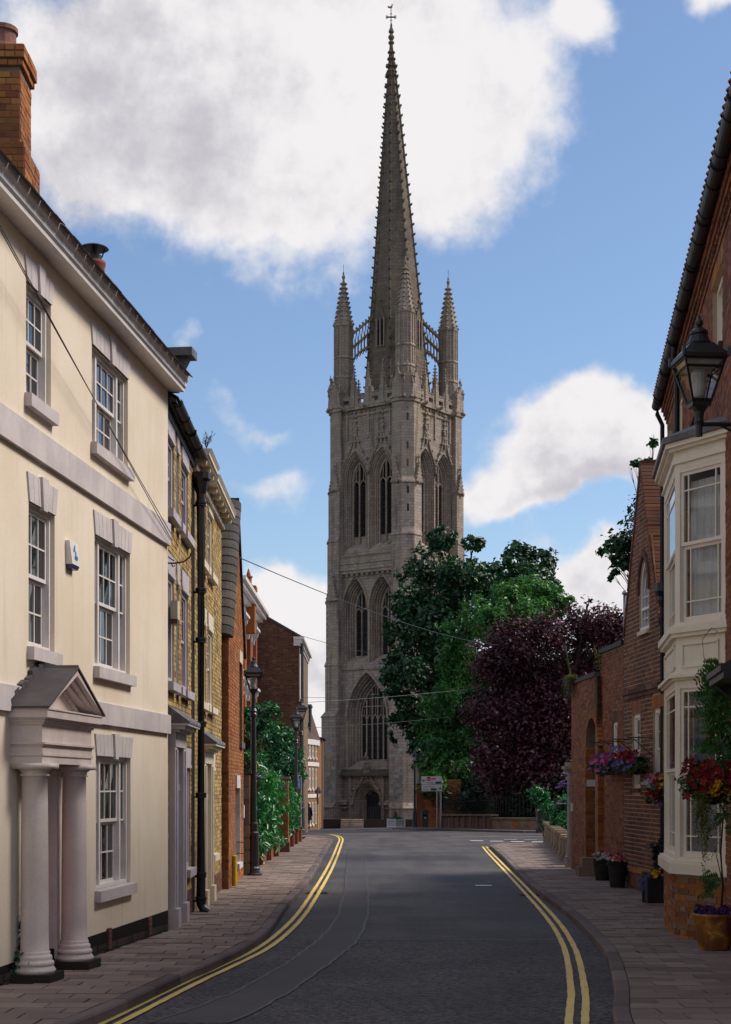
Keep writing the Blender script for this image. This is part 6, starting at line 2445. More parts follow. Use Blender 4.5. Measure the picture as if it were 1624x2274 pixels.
def strip_arch(mb, F, uc, a, zs, za, wd_, n0, n1, k=9, zb=None):
 """a proud moulding following a pointed arch"""
 o_ = arch_pts(uc, a, zs if zb is None else zb, zs, za, k)
 i_ = arch_pts(uc, a - wd_, zs if zb is None else zb, zs, za - wd_ * 1.3, k)
 for p, q, r, s in zip(o_, o_[1:], i_, i_[1:]):
  mb.box8([F.p(p[0], p[1], n1), F.p(q[0], q[1], n1), F.p(s[0], s[1], n1), F.p(r[0], r[1], n1), F.p(p[0], p[1], n0), F.p(q[0], q[1], n0), F.p(s[0], s[1], n0), F.p(r[0], r[1], n0)])

def gothic_window(root, F, uc, a, zb, zs, za, n_in, lights, fill, head_drop=0.0, rows=()):
 """mullions, cusped heads, panel tracery and the filling"""
 tr = MB()
 lw = 2 * a / lights
 zh = zs - head_drop
 for i in range(1, lights):
  x = uc - a + lw * i
  dx = abs(x - uc) / a
  top = zs + (za - zs) * (1 - dx ** 1.6) * .97
  tr.fbox(F, x - .075, x + .075, zb, top, n_in - .05, n_in + .16)
 for i in range(lights):
  c = uc - a + lw * (i + .5)
  strip_arch(tr, F, c, lw / 2 + .02, zh - .25, zh + .55, .09, n_in - .03, n_in + .13, 6)
  # supermullion and upper panels
  dx = abs(c - uc) / a
  top = zs + (za - zs) * (1 - dx ** 1.5) * .95
  if top > zh + .8:
   tr.fbox(F, c - .035, c + .035, zh + .5, top, n_in - .03, n_in + .06)
 for zr_ in rows:
  hw = a * (1 - max(0, (zr_ - zs) / (za - zs)) ** 1.5) if zr_ > zs else a
  tr.fbox(F, uc - hw, uc + hw, zr_ - .06, zr_ + .06, n_in - .03, n_in + .14)
 strip_arch(tr, F, uc, a + .02, zs, za, .14, n_in - .05, n_in + .12, 10, zb=zb)
 tr.build('tracery', M_ST2, root)
 gp_ = arch_pts(uc, a, zb, zs, za, 10)
 g_ = MB()
 if fill == 'louvre':
  g_.add([F.p(p[0], p[1], n_in - .45) for p in gp_], [tuple(range(len(gp_)))])
  g_.build('bell_chamber', M_DARK, root)
  lv = MB()
  z = zb + .9
  while z < zh + .05:
   for i in range(lights):
    x0, x1 = uc - a + lw * i + .08, uc - a + lw * (i + 1) - .08
    lv.box8([F.p(x0, z - .10, n_in + .04), F.p(x1, z - .10, n_in + .04), F.p(x1, z + .08, n_in - .26), F.p(x0, z + .08, n_in - .26),
       F.p(x0, z - .05, n_in + .05), F.p(x1, z - .05, n_in + .05), F.p(x1, z + .13, n_in - .26), F.p(x0, z + .13, n_in - .26)])
   z += .235
  lv.build('louvre', M_LOUV, root)
  ap = MB()
  for i in range(lights):
   ap.fbox(F, uc - a + lw * i + .08, uc - a + lw * (i + 1) - .08, zb, zb + .8, n_in - .2, n_in - .02)
  ap.build('stone_panel', M_ST2, root)
 else:
  g_.add([F.p(p[0], p[1], n_in - .02) for p in gp_], [tuple(range(len(gp_)))])
  g_.build('leaded_glass', M_LATT, root)
  ld = MB()
  z = zb + .55
  while z < za - .5:
   hw = a * (1 - max(0, (z - zs) / (za - zs)) ** 1.5) if z > zs else a
   ld.fbox(F, uc - hw, uc + hw, z - .02, z + .02, n_in - .03, n_in + .01)
   z += .62
  ld.build('glazing_bar', M_BLACK, root)

def ogee_hood(root, F, uc, a, zs, za, ztip, n=.16, crk=.15):
 mb = MB()
 arc = [p for p in arch_pts(uc, a + .12, zs, zs, za + .16, 10)]
 left = [p for p in arc if p[0] <= uc + 1e-6]
 body_ = left[:7]
 e = body_[-1]
 ctrl = (uc - .18, za + .45)
 tip = (uc, ztip - .6)
 pts = list(body_)
 for i in range(1, 8):
  t = i / 7
  pts.append(((1 - t) ** 2 * e[0] + 2 * t * (1 - t) * ctrl[0] + t * t * tip[0], (1 - t) ** 2 * e[1] + 2 * t * (1 - t) * ctrl[1] + t * t * tip[1]))
 for s in (1, -1):
  P = [F.p(uc + s * (p[0] - uc), p[1], n * .6) for p in pts]
  mb.tube(P, [.12] * len(P), 5)
  for i in range(3, len(pts) - 1, 2):
   p, q = pts[i], pts[i + 1]
   c = F.p(uc + s * ((p[0] + q[0]) / 2 - uc - .16), (p[1] + q[1]) / 2 + .05, n)
   mb.lathe([(.0, -crk), (crk, -.02), (crk * .8, crk), (.0, crk * 1.2)], c, 5)
 z = za + .9
 mb.tube([F.p(uc, za + .4, n * .8), F.p(uc, ztip, n * .8)], [.13, .06], 6)
 j = 0
 while z < ztip:
  for s in (-1, 1):
   mb.lathe([(.0, -crk), (crk * 1.1, 0), (crk * .7, crk), (.0, crk)], F.p(uc + s * .2, z, n), 5)
  z += .52
 mb.lathe([(.0, -.3), (.2, -.1), (.1, .05), (.16, .15), (.0, .4)], F.p(uc, ztip - .2, n), 6)
 mb.lathe([(.0, -.3), (.18, -.1), (.16, .1), (.0, .2)], F.p(uc - a - .1, zs - .05, n), 6)
 mb.lathe([(.0, -.3), (.18, -.1), (.16, .1), (.0, .2)], F.p(uc + a + .1, zs - .05, n), 6)
 return mb.build('hood_mould', M_ST2, root)

def string(root, z0, z1, e_, kk=(0, 1, 2, 3), name='string_course', mat=None):
 mb = MB()
 for k in kk:
  f = face(k, AW)
  mb.fbox(f, -.0, W2, z0, z1, -.1, e_)
  mb.prism([f.p(0, z1, -.1), f.p(0, z1, e_), f.p(0, z1 + e_ * .9, -.1)], f.u * W2)
 return mb.build(name, mat or M_ST2, root)

for k in range(4):
 F = face(k, AW)
 wall = MB()
 side = MB()
 # top: belfry stage with two tall openings side by side
 bz0, bz1 = 25.9, 41.3
 for (uc, a) in ((W2 / 2 - 1.72, 1.62), (W2 / 2 + 1.72, 1.62)):
  u0, u1 = (0, W2 / 2) if uc < W2 / 2 else (W2 / 2, W2)
  arched_panel(wall, F, u0, u1, bz0, bz1, uc, a, 26.5, 34.2, 37.0, reveal=0, k=10)
  if k < 2:
   ia, izb, iza, inn = arch_rings(wall, F, uc, a, 26.5, 34.2, 37.0, [(.16, .18), (.12, .14), (.18, .2), (.12, .14), (.14, .16)])
   gothic_window(church, F, uc, ia, izb, 33.9, iza, inn - .05, 2, 'louvre', .35)
   ogee_hood(church, F, uc, a, 34.6, 37.0, 40.9)
  else:
   wall.quad(F.p(uc - a, 26.5, -.3), F.p(uc + a, 26.5, -.3), F.p(uc + a, 37, -.3), F.p(uc - a, 37, -.3))
 # middle stage with paired windows
 for (uc, a) in ((W2 / 2 - 1.72, 1.60), (W2 / 2 + 1.72, 1.60)):
  u0, u1 = (0, W2 / 2) if uc < W2 / 2 else (W2 / 2, W2)
  arched_panel(wall, F, u0, u1, 14.4, 25.9, uc, a, 14.8, 20.6, 23.7, reveal=0, k=10)
  if k < 2:
   ia, izb, iza, inn = arch_rings(wall, F, uc, a, 14.8, 20.6, 23.7, [(.15, .28), (.12, .2), (.16, .3), (.13, .2), (.18, .26)])
   gothic_window(church, F, uc, ia, izb, 20.4, iza, inn - .05, 2, 'glass', .2)
   mb = MB()
   strip_arch(mb, F, uc, a + .16, 20.4, 24.1, .16, -.02, .14, 10)
   mb.build('hood_mould', M_ST2, church)
  else:
   wall.quad(F.p(uc - a, 14.8, -.3), F.p(uc + a, 14.8, -.3), F.p(uc + a, 23.7, -.3), F.p(uc - a, 23.7, -.3))
 # bottom stage: great window, and the west door under it
 uc, a = W2 / 2 - .15, 2.55
 arched_panel(wall, F, 0, W2, 3.6, 14.4, uc, a, 3.9, 9.3, 13.7, reveal=0, k=12)
 if k < 2:
  ia, izb, iza, inn = arch_rings(wall, F, uc, a, 3.9, 9.3, 13.7, [(.14, .3), (.14, .26), (.2, .38), (.16, .3), (.1, .2)], k=12)
  gothic_window(church, F, uc, ia, izb, 9.1, iza, inn - .05, 5, 'glass', .1, rows=(10.35, 11.6))
  mb = MB()
  strip_arch(mb, F, uc, a + .22, 8.9, 14.1, .2, -.02, .2, 12)
  mb.build('hood_mould', M_ST2, church)
 else:
  wall.quad(F.p(uc - a, 3.9, -.3), F.p(uc + a, 3.9, -.3), F.p(uc + a, 13.7, -.3), F.p(uc - a, 13.7, -.3))
 if k == 0:
  arched_panel(wall, F, 0, W2, GZ, 3.6, uc + .05, 1.72, GZ + .02, .25, 2.45, reveal=0, k=10)
  ia, izb, iza, inn = arch_rings(wall, F, uc + .05, 1.72, GZ + .02, .25, 2.45, [(.15, .2), (.13, .2), (.17, .22), (.14, .2), (.16, .3)])
  gp_ = arch_pts(uc + .05, ia, izb, .25, iza, 10)
  MB().add([F.p(p[0], p[1], inn - .02) for p in gp_], [tuple(range(len(gp_)))]).build('west_door', simple('black_oak', (.02, .018, .02), (.03, .027, .03), 3, .75), church)
  mb = MB()
  for j in range(9):
   x = uc + .05 - ia + .1 + j * (2 * ia - .2) / 8
   mb.fbox(F, x - .045, x + .045, GZ + .2, 1.1, inn, inn + .05)
  mb.fbox(F, uc - ia, uc + ia, .95, 1.1, inn, inn + .07)
  mb.build('door_grille', simple('blue_black_paint', (.02, .022, .035), None, 3, .5, .4), church)
  ogee_hood(church, F, uc + .05, 1.72, .25, 2.45, 5.4, n=.3, crk=.14)
  for s in (-1, 1):      # slim pinnacled shafts beside the door
   x = uc + .05 + s * 2.12
   mb = MB()
   mb.fbox(F, x - .14, x + .14, GZ, 2.2, -.1, .3)
   mb.prism([F.p(x - .14, 2.2, .02), F.p(x + .14, 2.2, .02), F.p(x, 3.3, .02)], F.n * .26)
   mb.lathe([(.0, -.2), (.12, 0), (.0, .3)], F.p(x, 3.35, .15), 5)
   mb.build('door_shaft', M_ST2, church)
  # weathered sill ledge over the door
  mb = MB()
  mb.prism([F.p(1.6, 3.05, -.05), F.p(1.6, 3.05, .55), F.p(1.6, 3.2, .55), F.p(1.6, 3.75, .02), F.p(1.6, 3.75, -.05)], F.u * (W2 - 3.2))
  mb.build('door_ledge', simple('mossy_stone', (.09, .085, .05), (.06, .05, .045), 3, .9), church)
 else:
  wall.quad(F.p(0, GZ, 0), F.p(W2, GZ, 0), F.p(W2, 3.6, 0), F.p(0, 3.6, 0))
 wall.build('tower_wall', M_ST, church)
string(church, 14.15, 14.4, .16)
# bracketed gallery under the belfry, on the two faces towards the street
for k in (0, 1):
 F = face(k, AW)
 mb = MB()
 mb.fbox(F, 1.3, W2 - 1.3, 24.15, 24.5, -.05, .36)
 mb.fbox(F, 1.3, W2 - 1.3, 24.5, 25.15, -.05, .46)
 mb.fbox(F, 1.3, W2 - 1.3, 25.15, 25.28, -.05, .54)
 mb.fbox(F, 1.5, W2 - 1.3, 25.28, 25.95, -.02, .36)
 mb.fbox(F, 1.3, W2 - 1.3, 25.95, 26.1, -.05, .48)
 ga_ = mb.build('gallery', M_ST2, church)
 mb = MB()
 x = 1.5
 while x < W2 - 1.4:
  mb.prism([F.p(x, 24.15, 0), F.p(x, 24.15, .3), F.p(x, 23.95, .26), F.p(x, 23.75, .05), F.p(x, 23.75, 0)], F.u * .28)
  x += .66
 mb.build('corbel', M_ST2, ga_)
 string(church, 23.55, 23.68, .07, (k,))
# top cornice with carved frieze
string(church, 40.55, 40.75, .10)
string(church, 41.25, 41.45, .26)
for k in range(4):
 mb = MB()
 F = face(k, AW)
 x = 1.0
 while x < W2 - .8:
  mb.lathe([(.0, -.14), (.16, 0), (.0, .14)], F.p(x, 41.0, .05), 5)
  x += .6
 for x in (2.2, W2 / 2, W2 - 2.2):     # gargoyles
  c = F.p(x, 41.3, .0)
  mb.tube([c, c + F.n * .5 + Vector((0, 0, -.05)), c + F.n * .95 + Vector((0, 0, .08))], [.24, .19, .12], 6)
  mb.lathe([(.0, -.16), (.17, 0), (.12, .16), (.0, .2)], c + F.n * .92 + Vector((0, 0, .1)), 6)
  mb.fbox(F, x - .12, x + .12, 38.2, 41.2, -.02, .12)
 mb.build('carved_frieze', M_ST2, church)
# pierced stepped parapet with little pinnacles
for k in range(4):
 F = face(k, AW + .12)
 WW = (AW + .12) * 2
 mb = MB()
 mb.fbox(F, 0, WW, 41.45, 41.9, -.35, .06)
 n_b = 4
 bw = (WW - 2.6) / n_b
 for i in range(n_b):
  a = 1.3 + i * bw
  mb.fbox(F, a, a + bw * .30, 41.9, 42.75, -.3, .02)
  mb.fbox(F, a + bw * .70, a + bw, 41.9, 42.75, -.3, .02)
  mb.fbox(F, a + bw * .30, a + bw * .70, 42.35, 42.75, -.3, .02)
  mb.fbox(F, a - .02, a + bw * .28, 42.75, 43.35, -.3, .03)
  mb.fbox(F, a + bw * .78, a + bw + .02, 42.75, 43.35, -.3, .03)
  mb.fbox(F, a - .06, a + bw * .20, 43.35, 43.5, -.34, .08)
  mb.fbox(F, a + bw * .30, a + bw * .70, 42.75, 42.88, -.34, .07)
  mb.fbox(F, a + bw * .82, a + bw + .06, 43.35, 43.5, -.34, .08)
 pa = mb.build('parapet', M_ST2, church)
 for i in range(1, n_b):
  a = 1.3 + i * bw
  mb = MB()
  mb.fbox(F, a - .2, a + .2, 41.5, 44.0, -.3, .14)
  mb.prism([F.p(a - .24, 44.0, .16), F.p(a + .24, 44.0, .16), F.p(a, 44.55, .16)], F.n * -.5)
  c = F.p(a, 44.0, -.08)
  mb.lathe([(.24, 0), (.05, 1.75), (.11, 1.8), (.11, 1.92), (.0, 2.1)], c, 4, rot=AL + pi / 4)
  for j in range(5):
   for q in range(4):
    th = AL + pi / 4 + q * pi / 2
    r_ = .24 - .035 * j
    mb.lathe([(.0, -.1), (.1, .0), (.0, .1)], (c.x + cos(th) * (r_ + .05), c.y + sin(th) * (r_ + .05), c.z + .2 + j * .34), 4)
  mb.build('parapet_pinnacle', M_ST2, pa)
# corner blocks, octagonal pinnacles, flying buttresses
for (sa, sb) in ((1, 1), (1, -1), (-1, 1), (-1, -1)):
 dg = (NORM[1] * sa + NORM[0] * sb).normalized()
 thd = atan2(dg.y, dg.x)
 pin = MB()
 A, w_, c_ = 5.52, 2.3, .95
 lo, hi = clasp_poly(sa, sb, A, w_, c_, 41.3), clasp_poly(sa, sb, A, w_, c_, 41.6)
 pin.add(lo + hi, [(j, (j + 1) % 5, 5 + (j + 1) % 5, 5 + j) for j in range(5)] + [(4, 3, 2, 1, 0), (5, 6, 7, 8, 9)])
 lo, hi = clasp_poly(sa, sb, 5.42, 2.1, .95, 41.6), clasp_poly(sa, sb, 5.30, 1.9, .95, 43.6)
 pin.add(lo + hi, [(j, (j + 1) % 5, 5 + (j + 1) % 5, 5 + j) for j in range(5)] + [(4, 3, 2, 1, 0), (5, 6, 7, 8, 9)])
 base_c = CC + dg * 5.65
 # gabled outer shields with crockets
 tgd = Vector((-dg.y, dg.x, 0))
 for off_ in (-1, 0, 1):
  d_ = (dg + tgd * off_ * .9).normalized()
  t_ = Vector((-d_.y, d_.x, 0))
  q = base_c + d_ * (1.12 if off_ == 0 else 1.2)
  pin.prism([q - t_ * .75 + Vector((0, 0, 41.7)), q + t_ * .75 + Vector((0, 0, 41.7)), q + t_ * .62 + Vector((0, 0, 43.3)), q + Vector((0, 0, 44.5)), q - t_ * .62 + Vector((0, 0, 43.3))], d_ * .3)
  for s in (-1, 0, 1):
   p = q + t_ * .7 * s + d_ * .25
   zt_ = 44.5 if s == 0 else 43.4
   pin.lathe([(.1, -.2), (.08, .3), (.17, .4), (.15, .55), (.05, .6), (.05, .8), (.0, .95)], (p.x, p.y, zt_), 5)
  for s in (-1, 1):
   pin.lathe([(.0, -.2), (.2, 0), (.15, .15), (.0, .25)], tuple(q + t_ * .8 * s + d_ * .3 + Vector((0, 0, 41.65))), 6)
 ro_ = thd + pi / 8
 R = 1.0
 pin.lathe([(R + .06, 41.6), (R + .04, 44.9), (R + .1, 44.95), (R + .12, 45.1), (R, 45.3), (R, 46.6), (R - .02, 47.0), (R + .08, 47.1), (R + .09, 47.25), (R - .02, 47.4), (R - .03, 50.4), (R + .07, 50.5), (R + .1, 50.75), (R - .08, 50.85), (.1, 55.6), (.16, 55.7), (.18, 55.95), (.08, 56.1), (.1, 56.3), (.0, 56.5)], (base_c.x, base_c.y, 0), 8, rot=ro_)
 for q in range(8):           # panelled sides: ribs between sunk panels
  th = ro_ + q * pi / 4
  for rr, tt in ((R + .0, 0), (R * .924 + .01, pi / 8)):
   p = Vector((base_c.x + cos(th + tt) * rr, base_c.y + sin(th + tt) * rr, 0))
   for (z0, z1) in ((43.5, 47.0), (47.4, 50.4)):
    pin.tube([p + Vector((0, 0, z0)), p + Vector((0, 0, z1))], .07, 4)
  pin.lathe([(.0, -.1), (.14, 0), (.1, .15), (.0, .25)], (base_c.x + cos(th) * (R + .08), base_c.y + sin(th) * (R + .08), 50.75), 5)
 po_ = pin.build('pinnacle', M_ST2, church)
 cr = MB()
 for q in range(8):
  th = ro_ + q * pi / 4
  for j in range(9):
   z = 51.1 + j * .5
   r_ = (R - .08) + (.1 - (R - .08)) * (z - 50.85) / 4.75
   cr.lathe([(.0, -.1), (.15, .0), (.13, .09), (.0, .15)], (base_c.x + cos(th) * (r_ + .07), base_c.y + sin(th) * (r_ + .07), z), 4)
 cr.build('crocket', M_ST2, po_, kind='stuff')
 MB().tube([base_c + Vector((0, 0, 56.4)), base_c + Vector((0, 0, 57.2))], .02, 4).build('finial_rod', M_BLACK, po_)
 # flying buttress: two raking bars with pierced tracery between
 Ff = Frame(CC.x, CC.y, dg.x, dg.y, 1)
 fb_ = MB()
 u_o, u_i = 4.75, 2.75
 lean = lambda z: -.0175 * (z - 45)
 top = lambda u_: 49.95 + (51.7 - 49.95) * (u_o - u_) / (u_o - u_i)
 mid = lambda u_: 48.55 + (50.35 - 48.55) * ((u_o - u_) / (u_o - u_i))
 def low_(u_):
  t = (u_o - u_) / (u_o - u_i)
  return 47.15 + 1.5 * (1 - (1 - t) ** 1.9)
 N_ = 12
 us = [u_o + (u_i - u_o) * i / N_ for i in range(N_ + 1)]
 for fn, th_, wd_ in ((top, .28, .22), (mid, .22, .18), (low_, .26, .22)):
  for a, b in zip(us, us[1:]):
   fb_.box8([Ff.p(a, fn(a) - th_, wd_), Ff.p(b, fn(b) - th_, wd_), Ff.p(b, fn(b) - th_, -wd_), Ff.p(a, fn(a) - th_, -wd_), Ff.p(a, fn(a), wd_), Ff.p(b, fn(b), wd_), Ff.p(b, fn(b), -wd_), Ff.p(a, fn(a), -wd_)])
 for i in range(0, N_ + 1, 2):
  a = us[i]
  fb_.tube([Ff.p(a, low_(a) - .1, 0), Ff.p(a, mid(a), 0)], .085, 4)
  if i + 2 <= N_:
   m_u = (us[i] + us[i + 2]) / 2
   fb_.tube([Ff.p(us[i], mid(us[i]) - .55, 0), Ff.p(m_u, mid(m_u) - .22, 0), Ff.p(us[i + 2], mid(us[i + 2]) - .55, 0)], .06, 4)
 for i in range(0, N_, 2):
  a, b = us[i], us[i + 2]
  m_u = us[i + 1]
  fb_.tube([Ff.p(a, mid(a), 0), Ff.p(m_u, top(m_u) - .25, 0), Ff.p(b, mid(b), 0)], .055, 4)
 for i in range(1, N_, 2):
  fb_.lathe([(.0, -.1), (.15, .0), (.1, .15), (.0, .22)], tuple(Ff.p(us[i], top(us[i]) + .08, 0)), 5)
  p = us[i]
  fb_.tube([Ff.p(us[i - 1], low_(us[i - 1]) - .22, 0), Ff.p(p, low_(p) - .55, 0), Ff.p(us[min(N_, i + 1)], low_(us[min(N_, i + 1)]) - .22, 0)], .055, 4)
 fb_.build('flying_buttress', M_ST2, church)

# ---- spire
SPB, SPT = 42.2, 82.3

def spR(z):
 return max(.05, 3.14 + (47.4 - z) * .0907)

def sp_c(z):
 return Vector((CC.x + .1 - .0175 * max(0, z - 45), CC.y, z))

thF = atan2((NORM[0] + NORM[1]).y, (NORM[0] + NORM[1]).x)
ro_ = thF + pi / 8
sp_ = MB()
zs_ = [SPB + (80.6 - SPB) * i / 16 for i in range(17)]
for z in zs_:
 c = sp_c(z)
 for q in range(8):
  th = ro_ + q * pi / 4
  sp_.v.append((c.x + cos(th) * spR(z), c.y + sin(th) * spR(z), z))
for i in range(16):
 for q in range(8):
  sp_.f.append((i * 8 + q, i * 8 + (q + 1) % 8, (i + 1) * 8 + (q + 1) % 8, (i + 1) * 8 + q))
  sp_.mi.append(0)
sp_.f.append(tuple(16 * 8 + q for q in range(8)))
sp_.mi.append(0)
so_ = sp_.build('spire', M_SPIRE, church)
rib = MB()
crk = MB()
for q in range(8):
 th = ro_ + q * pi / 4
 P = []
 for z in zs_:
  c = sp_c(z)
  P.append(Vector((c.x + cos(th) * (spR(z) + .02), c.y + sin(th) * (spR(z) + .02), z)))
 rib.tube(P, [.12 - .06 * i / 16 for i in range(17)], 5)
 z = 43.5
 while z < 78.5:
  c = sp_c(z)
  r_ = spR(z) + .16
  p = Vector((c.x + cos(th) * r_, c.y + sin(th) * r_, z))
  d_ = Vector((cos(th), sin(th), 0))
  t_ = Vector((-d_.y, d_.x, 0))
  crk.box8([p - d_ * .14 - t_ * .1 + Vector((0, 0, -.08)), p + d_ * .12 - t_ * .1, p + d_ * .12 + t_ * .1, p - d_ * .14 + t_ * .1 + Vector((0, 0, -.08)),
     p - d_ * .14 - t_ * .1 + Vector((0, 0, .1)), p + d_ * .17 - t_ * .12 + Vector((0, 0, .2)), p + d_ * .17 + t_ * .12 + Vector((0, 0, .2)), p - d_ * .14 + t_ * .1 + Vector((0, 0, .1))])
  z += 1.06
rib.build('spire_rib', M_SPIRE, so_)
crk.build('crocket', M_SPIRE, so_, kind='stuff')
# gabled lucarnes low on the spire
for q in range(0, 8, 2):
 th = thF + (q - 1) * pi / 4
 d_ = Vector((cos(th), sin(th), 0))
 t_ = Vector((-d_.y, d_.x, 0))
 z0, z1 = 48.1, 51.4
 c = sp_c(49.5)
 ap = .924 * spR(z0)
 p = Vector((c.x, c.y, 0)) + d_ * (ap + .04)
 pb = Vector((c.x, c.y, 0)) + d_ * (.924 * spR(53))
 mb = MB()
 P = [p - t_ * .5 + Vector((0, 0, z0)), p + t_ * .5 + Vector((0, 0, z0)), p + t_ * .5 + Vector((0, 0, z1 - .3)), p + Vector((0, 0, z1 + 1.0)), p - t_ * .5 + Vector((0, 0, z1 - .3))]
 mb.prism(P, -d_ * .7)
 mb.lathe([(.08, 0), (.07, .5), (.2, .6), (.18, .8), (.0, 1.0)], tuple(p + Vector((0, 0, z1 + .9))), 5)
 lu = mb.build('lucarne', M_SPIRE, so_)
 mb = MB()
 for s in (-1, 1):
  mb.prism([p + t_ * (s * .22 - .14) + Vector((0, 0, z0 + .2)), p + t_ * (s * .22 + .14) + Vector((0, 0, z0 + .2)), p + t_ * (s * .22 + .14) + Vector((0, 0, z1 - .7)), p + t_ * s * .22 + Vector((0, 0, z1 - .3)), p + t_ * (s * .22 - .14) + Vector((0, 0, z1 - .7))], d_ * .012)
 mb.build('lucarne_opening', M_DARK, lu)
 mb = MB()
 for s in (-.48, 0, .48):
  mb.fbox(Frame(p.x, p.y, t_.x, t_.y, -1 if Frame(p.x, p.y, t_.x, t_.y, -1).n.dot(d_) > 0 else 1), s - .06, s + .06, z0, z1 - .3, 0, .1)
 mb.build('lucarne_mullion', M_ST2, lu)
# crown of the spire: stone finial, cross and weathercock
c = sp_c(80.5)
fin = MB()
fin.lathe([(spR(80.6) + .02, 80.3), (.2, 80.9), (.32, 81.0), (.32, 81.15), (.16, 81.3), (.34, 81.6), (.3, 81.8), (.14, 82.0), (.3, 82.2), (.26, 82.4), (.12, 82.7), (.1, 83.1), (.0, 83.2)], (c.x, c.y, 0), 8)
for z in (77.9, 78.6, 79.3, 80.0):
 for q in range(8):
  th = ro_ + q * pi / 4
  cc = sp_c(z)
  fin.lathe([(.0, -.1), (.12, 0), (.1, .12), (.0, .18)], (cc.x + cos(th) * (spR(z) + .12), cc.y + sin(th) * (spR(z) + .12), z), 4)
fin.build('finial', M_SPIRE, so_)
x0, y0 = c.x - .02, c.y
mb = MB()
mb.tube([(x0, y0, 82.9), (x0, y0, 84.9)], .045, 5)
mb.box(x0 - .55, x0 + .55, y0 - .04, y0 + .04, 83.75, 83.88)
for s in (-1, 1):
 mb.tube([(x0 + s * .3, y0, 83.82), (x0 + s * .42, y0, 84.02), (x0 + s * .56, y0, 83.95), (x0 + s * .5, y0, 83.82), (x0 + s * .56, y0, 83.7), (x0 + s * .42, y0, 83.62), (x0 + s * .3, y0, 83.82)], .03, 4)
 mb.tube([(x0, y0, 83.5 + .35 * (s + 1)), (x0 + .16, y0, 83.4 + .35 * (s + 1)), (x0 + .0, y0, 83.25 + .35 * (s + 1) + .3), (x0 - .16, y0, 83.4 + .35 * (s + 1)), (x0, y0, 83.5 + .35 * (s + 1))], .025, 4)
cro = mb.build('cross', M_BLACK, so_)
cock = [(-.5, .35), (-.52, .12), (-.3, .05), (-.08, .0), (.08, .02), (.22, .15), (.2, .4), (.28, .5), (.2, .62), (.12, .66), (.08, .5), (.0, .32), (-.15, .25), (-.3, .3)]
MB().prism([Vector((x0 + a * .7, y0 - .04, 84.75 + b * .7)) for a, b in cock], Vector((0, .08, 0))).build('weathercock', simple('gilded_copper', (.3, .14, .03), None, 3, .4, .5, metal=.7), cro)
# lightning strip down the ridge of the sunny face
q = 1
th = ro_ + 0 * pi / 4
P = []
for z in (47.0, 55.0, 63.0, 71.0, 79.0):
 cc = sp_c(z)
 P.append(Vector((cc.x + cos(ro_ + pi / 4) * (spR(z) + .1), cc.y + sin(ro_ + pi / 4) * (spR(z) + .1), z)))
MB().tube(P, .045, 4).build('lightning_conductor', M_VERDI, so_)

# plinth courses and the nave behind
for (z0, z1, e_) in ((.05, .35, .42), (-.35, -.2, .3)):
 for k in (0, 1):
  F = face(k, AW)
  mb = MB()
  for (a, b) in (((0, 2.3), (7.2, W2)) if k == 0 else ((0, W2),)):
   mb.fbox(F, a, b, z0, z1, -.1, e_)
   mb.prism([F.p(a, z1, -.1), F.p(a, z1, e_), F.p(a, z1 + e_ * .9, -.1)], F.u * (b - a))
  mb.build('plinth_course', M_ST2, church)
nv = MB()
E_ = NORM[2]
S_ = NORM[1]
o = CC + E_ * AW
P = [o + S_ * 9 + Vector((0, 0, GZ)), o - S_ * 9 + Vector((0, 0, GZ)), o - S_ * 9 + Vector((0, 0, 11)), o + Vector((0, 0, 17.5)), o + S_ * 9 + Vector((0, 0, 11))]
nv.prism(P, E_ * 46)
nv.build('nave', M_ST, church)
# dark forecourt wall, steps and railings in front of the west door
fw = Frame(CC.x, CC.y, 1, 0.0, 1)
yw = 149.0
fore = thing('forecourt_wall', 'low dark wall with steps and iron railings in front of the church door', 'wall', (X_at(800, yw), yw, gz(0, yw)))
zg = gz(0, yw)
MB().box(X_at(712, yw), X_at(757, yw), yw, yw + .4, zg - .3, zg + .75).build('wall', M_PLINTH, fore)
MB().box(X_at(808, yw), X_at(935, yw), yw, yw + .4, zg - .3, zg + .75).build('wall', M_PLINTH, fore)
for j in range(4):
 MB().box(X_at(757, yw), X_at(808, yw), yw - .9 + j * .33, yw + 1.5, zg - .2, zg + .18 * (j + 1)).build('step', M_ST2, fore)
mb = MB()
for s in ((712, 757), (808, 866)):
 x = X_at(s[0], yw) + .1
 while x < X_at(s[1], yw):
  mb.tube([(x, yw + .2, zg + .7), (x, yw + .2, zg + 1.9)], .016, 4)
  x += .17
 for z in (.95, 1.85):
  mb.box(X_at(s[0], yw), X_at(s[1], yw), yw + .18, yw + .22, zg + z, zg + z + .04)
mb.build('railing', M_BLACK, fore, kind='stuff')
# ================================================================== TREES, HEDGES, SHRUBS
import numpy as np

M_CHEST = leafmat('chestnut_leaf', [(.010, .052, .020), (.017, .072, .024), (.007, .034, .016), (.028, .10, .028), (.010, .046, .026)], .45, .35, .15)
M_LIME = leafmat('lime_leaf', [(.032, .15, .042), (.06, .20, .038), (.02, .115, .045), (.11, .23, .04), (.022, .135, .065)], .45, .35, .25)
M_PURP = leafmat('copper_leaf', [(.050, .012, .024), (.078, .018, .034), (.030, .009, .017), (.115, .030, .048), (.052, .013, .03)], .45, .35, .10)
M_LAUR = leafmat('laurel_leaf', [(.02, .15, .05), (.032, .20, .058), (.012, .10, .04), (.05, .24, .065)], .33, .45, .15)
M_SHRB = leafmat('shrub_leaf', [(.016, .11, .04), (.028, .15, .046), (.010, .072, .03)], .36, .45, .15)
M_FERN = leafmat('feathery_leaf', [(.05, .075, .02), (.07, .09, .025), (.035, .06, .018)], .6, .3, .2)
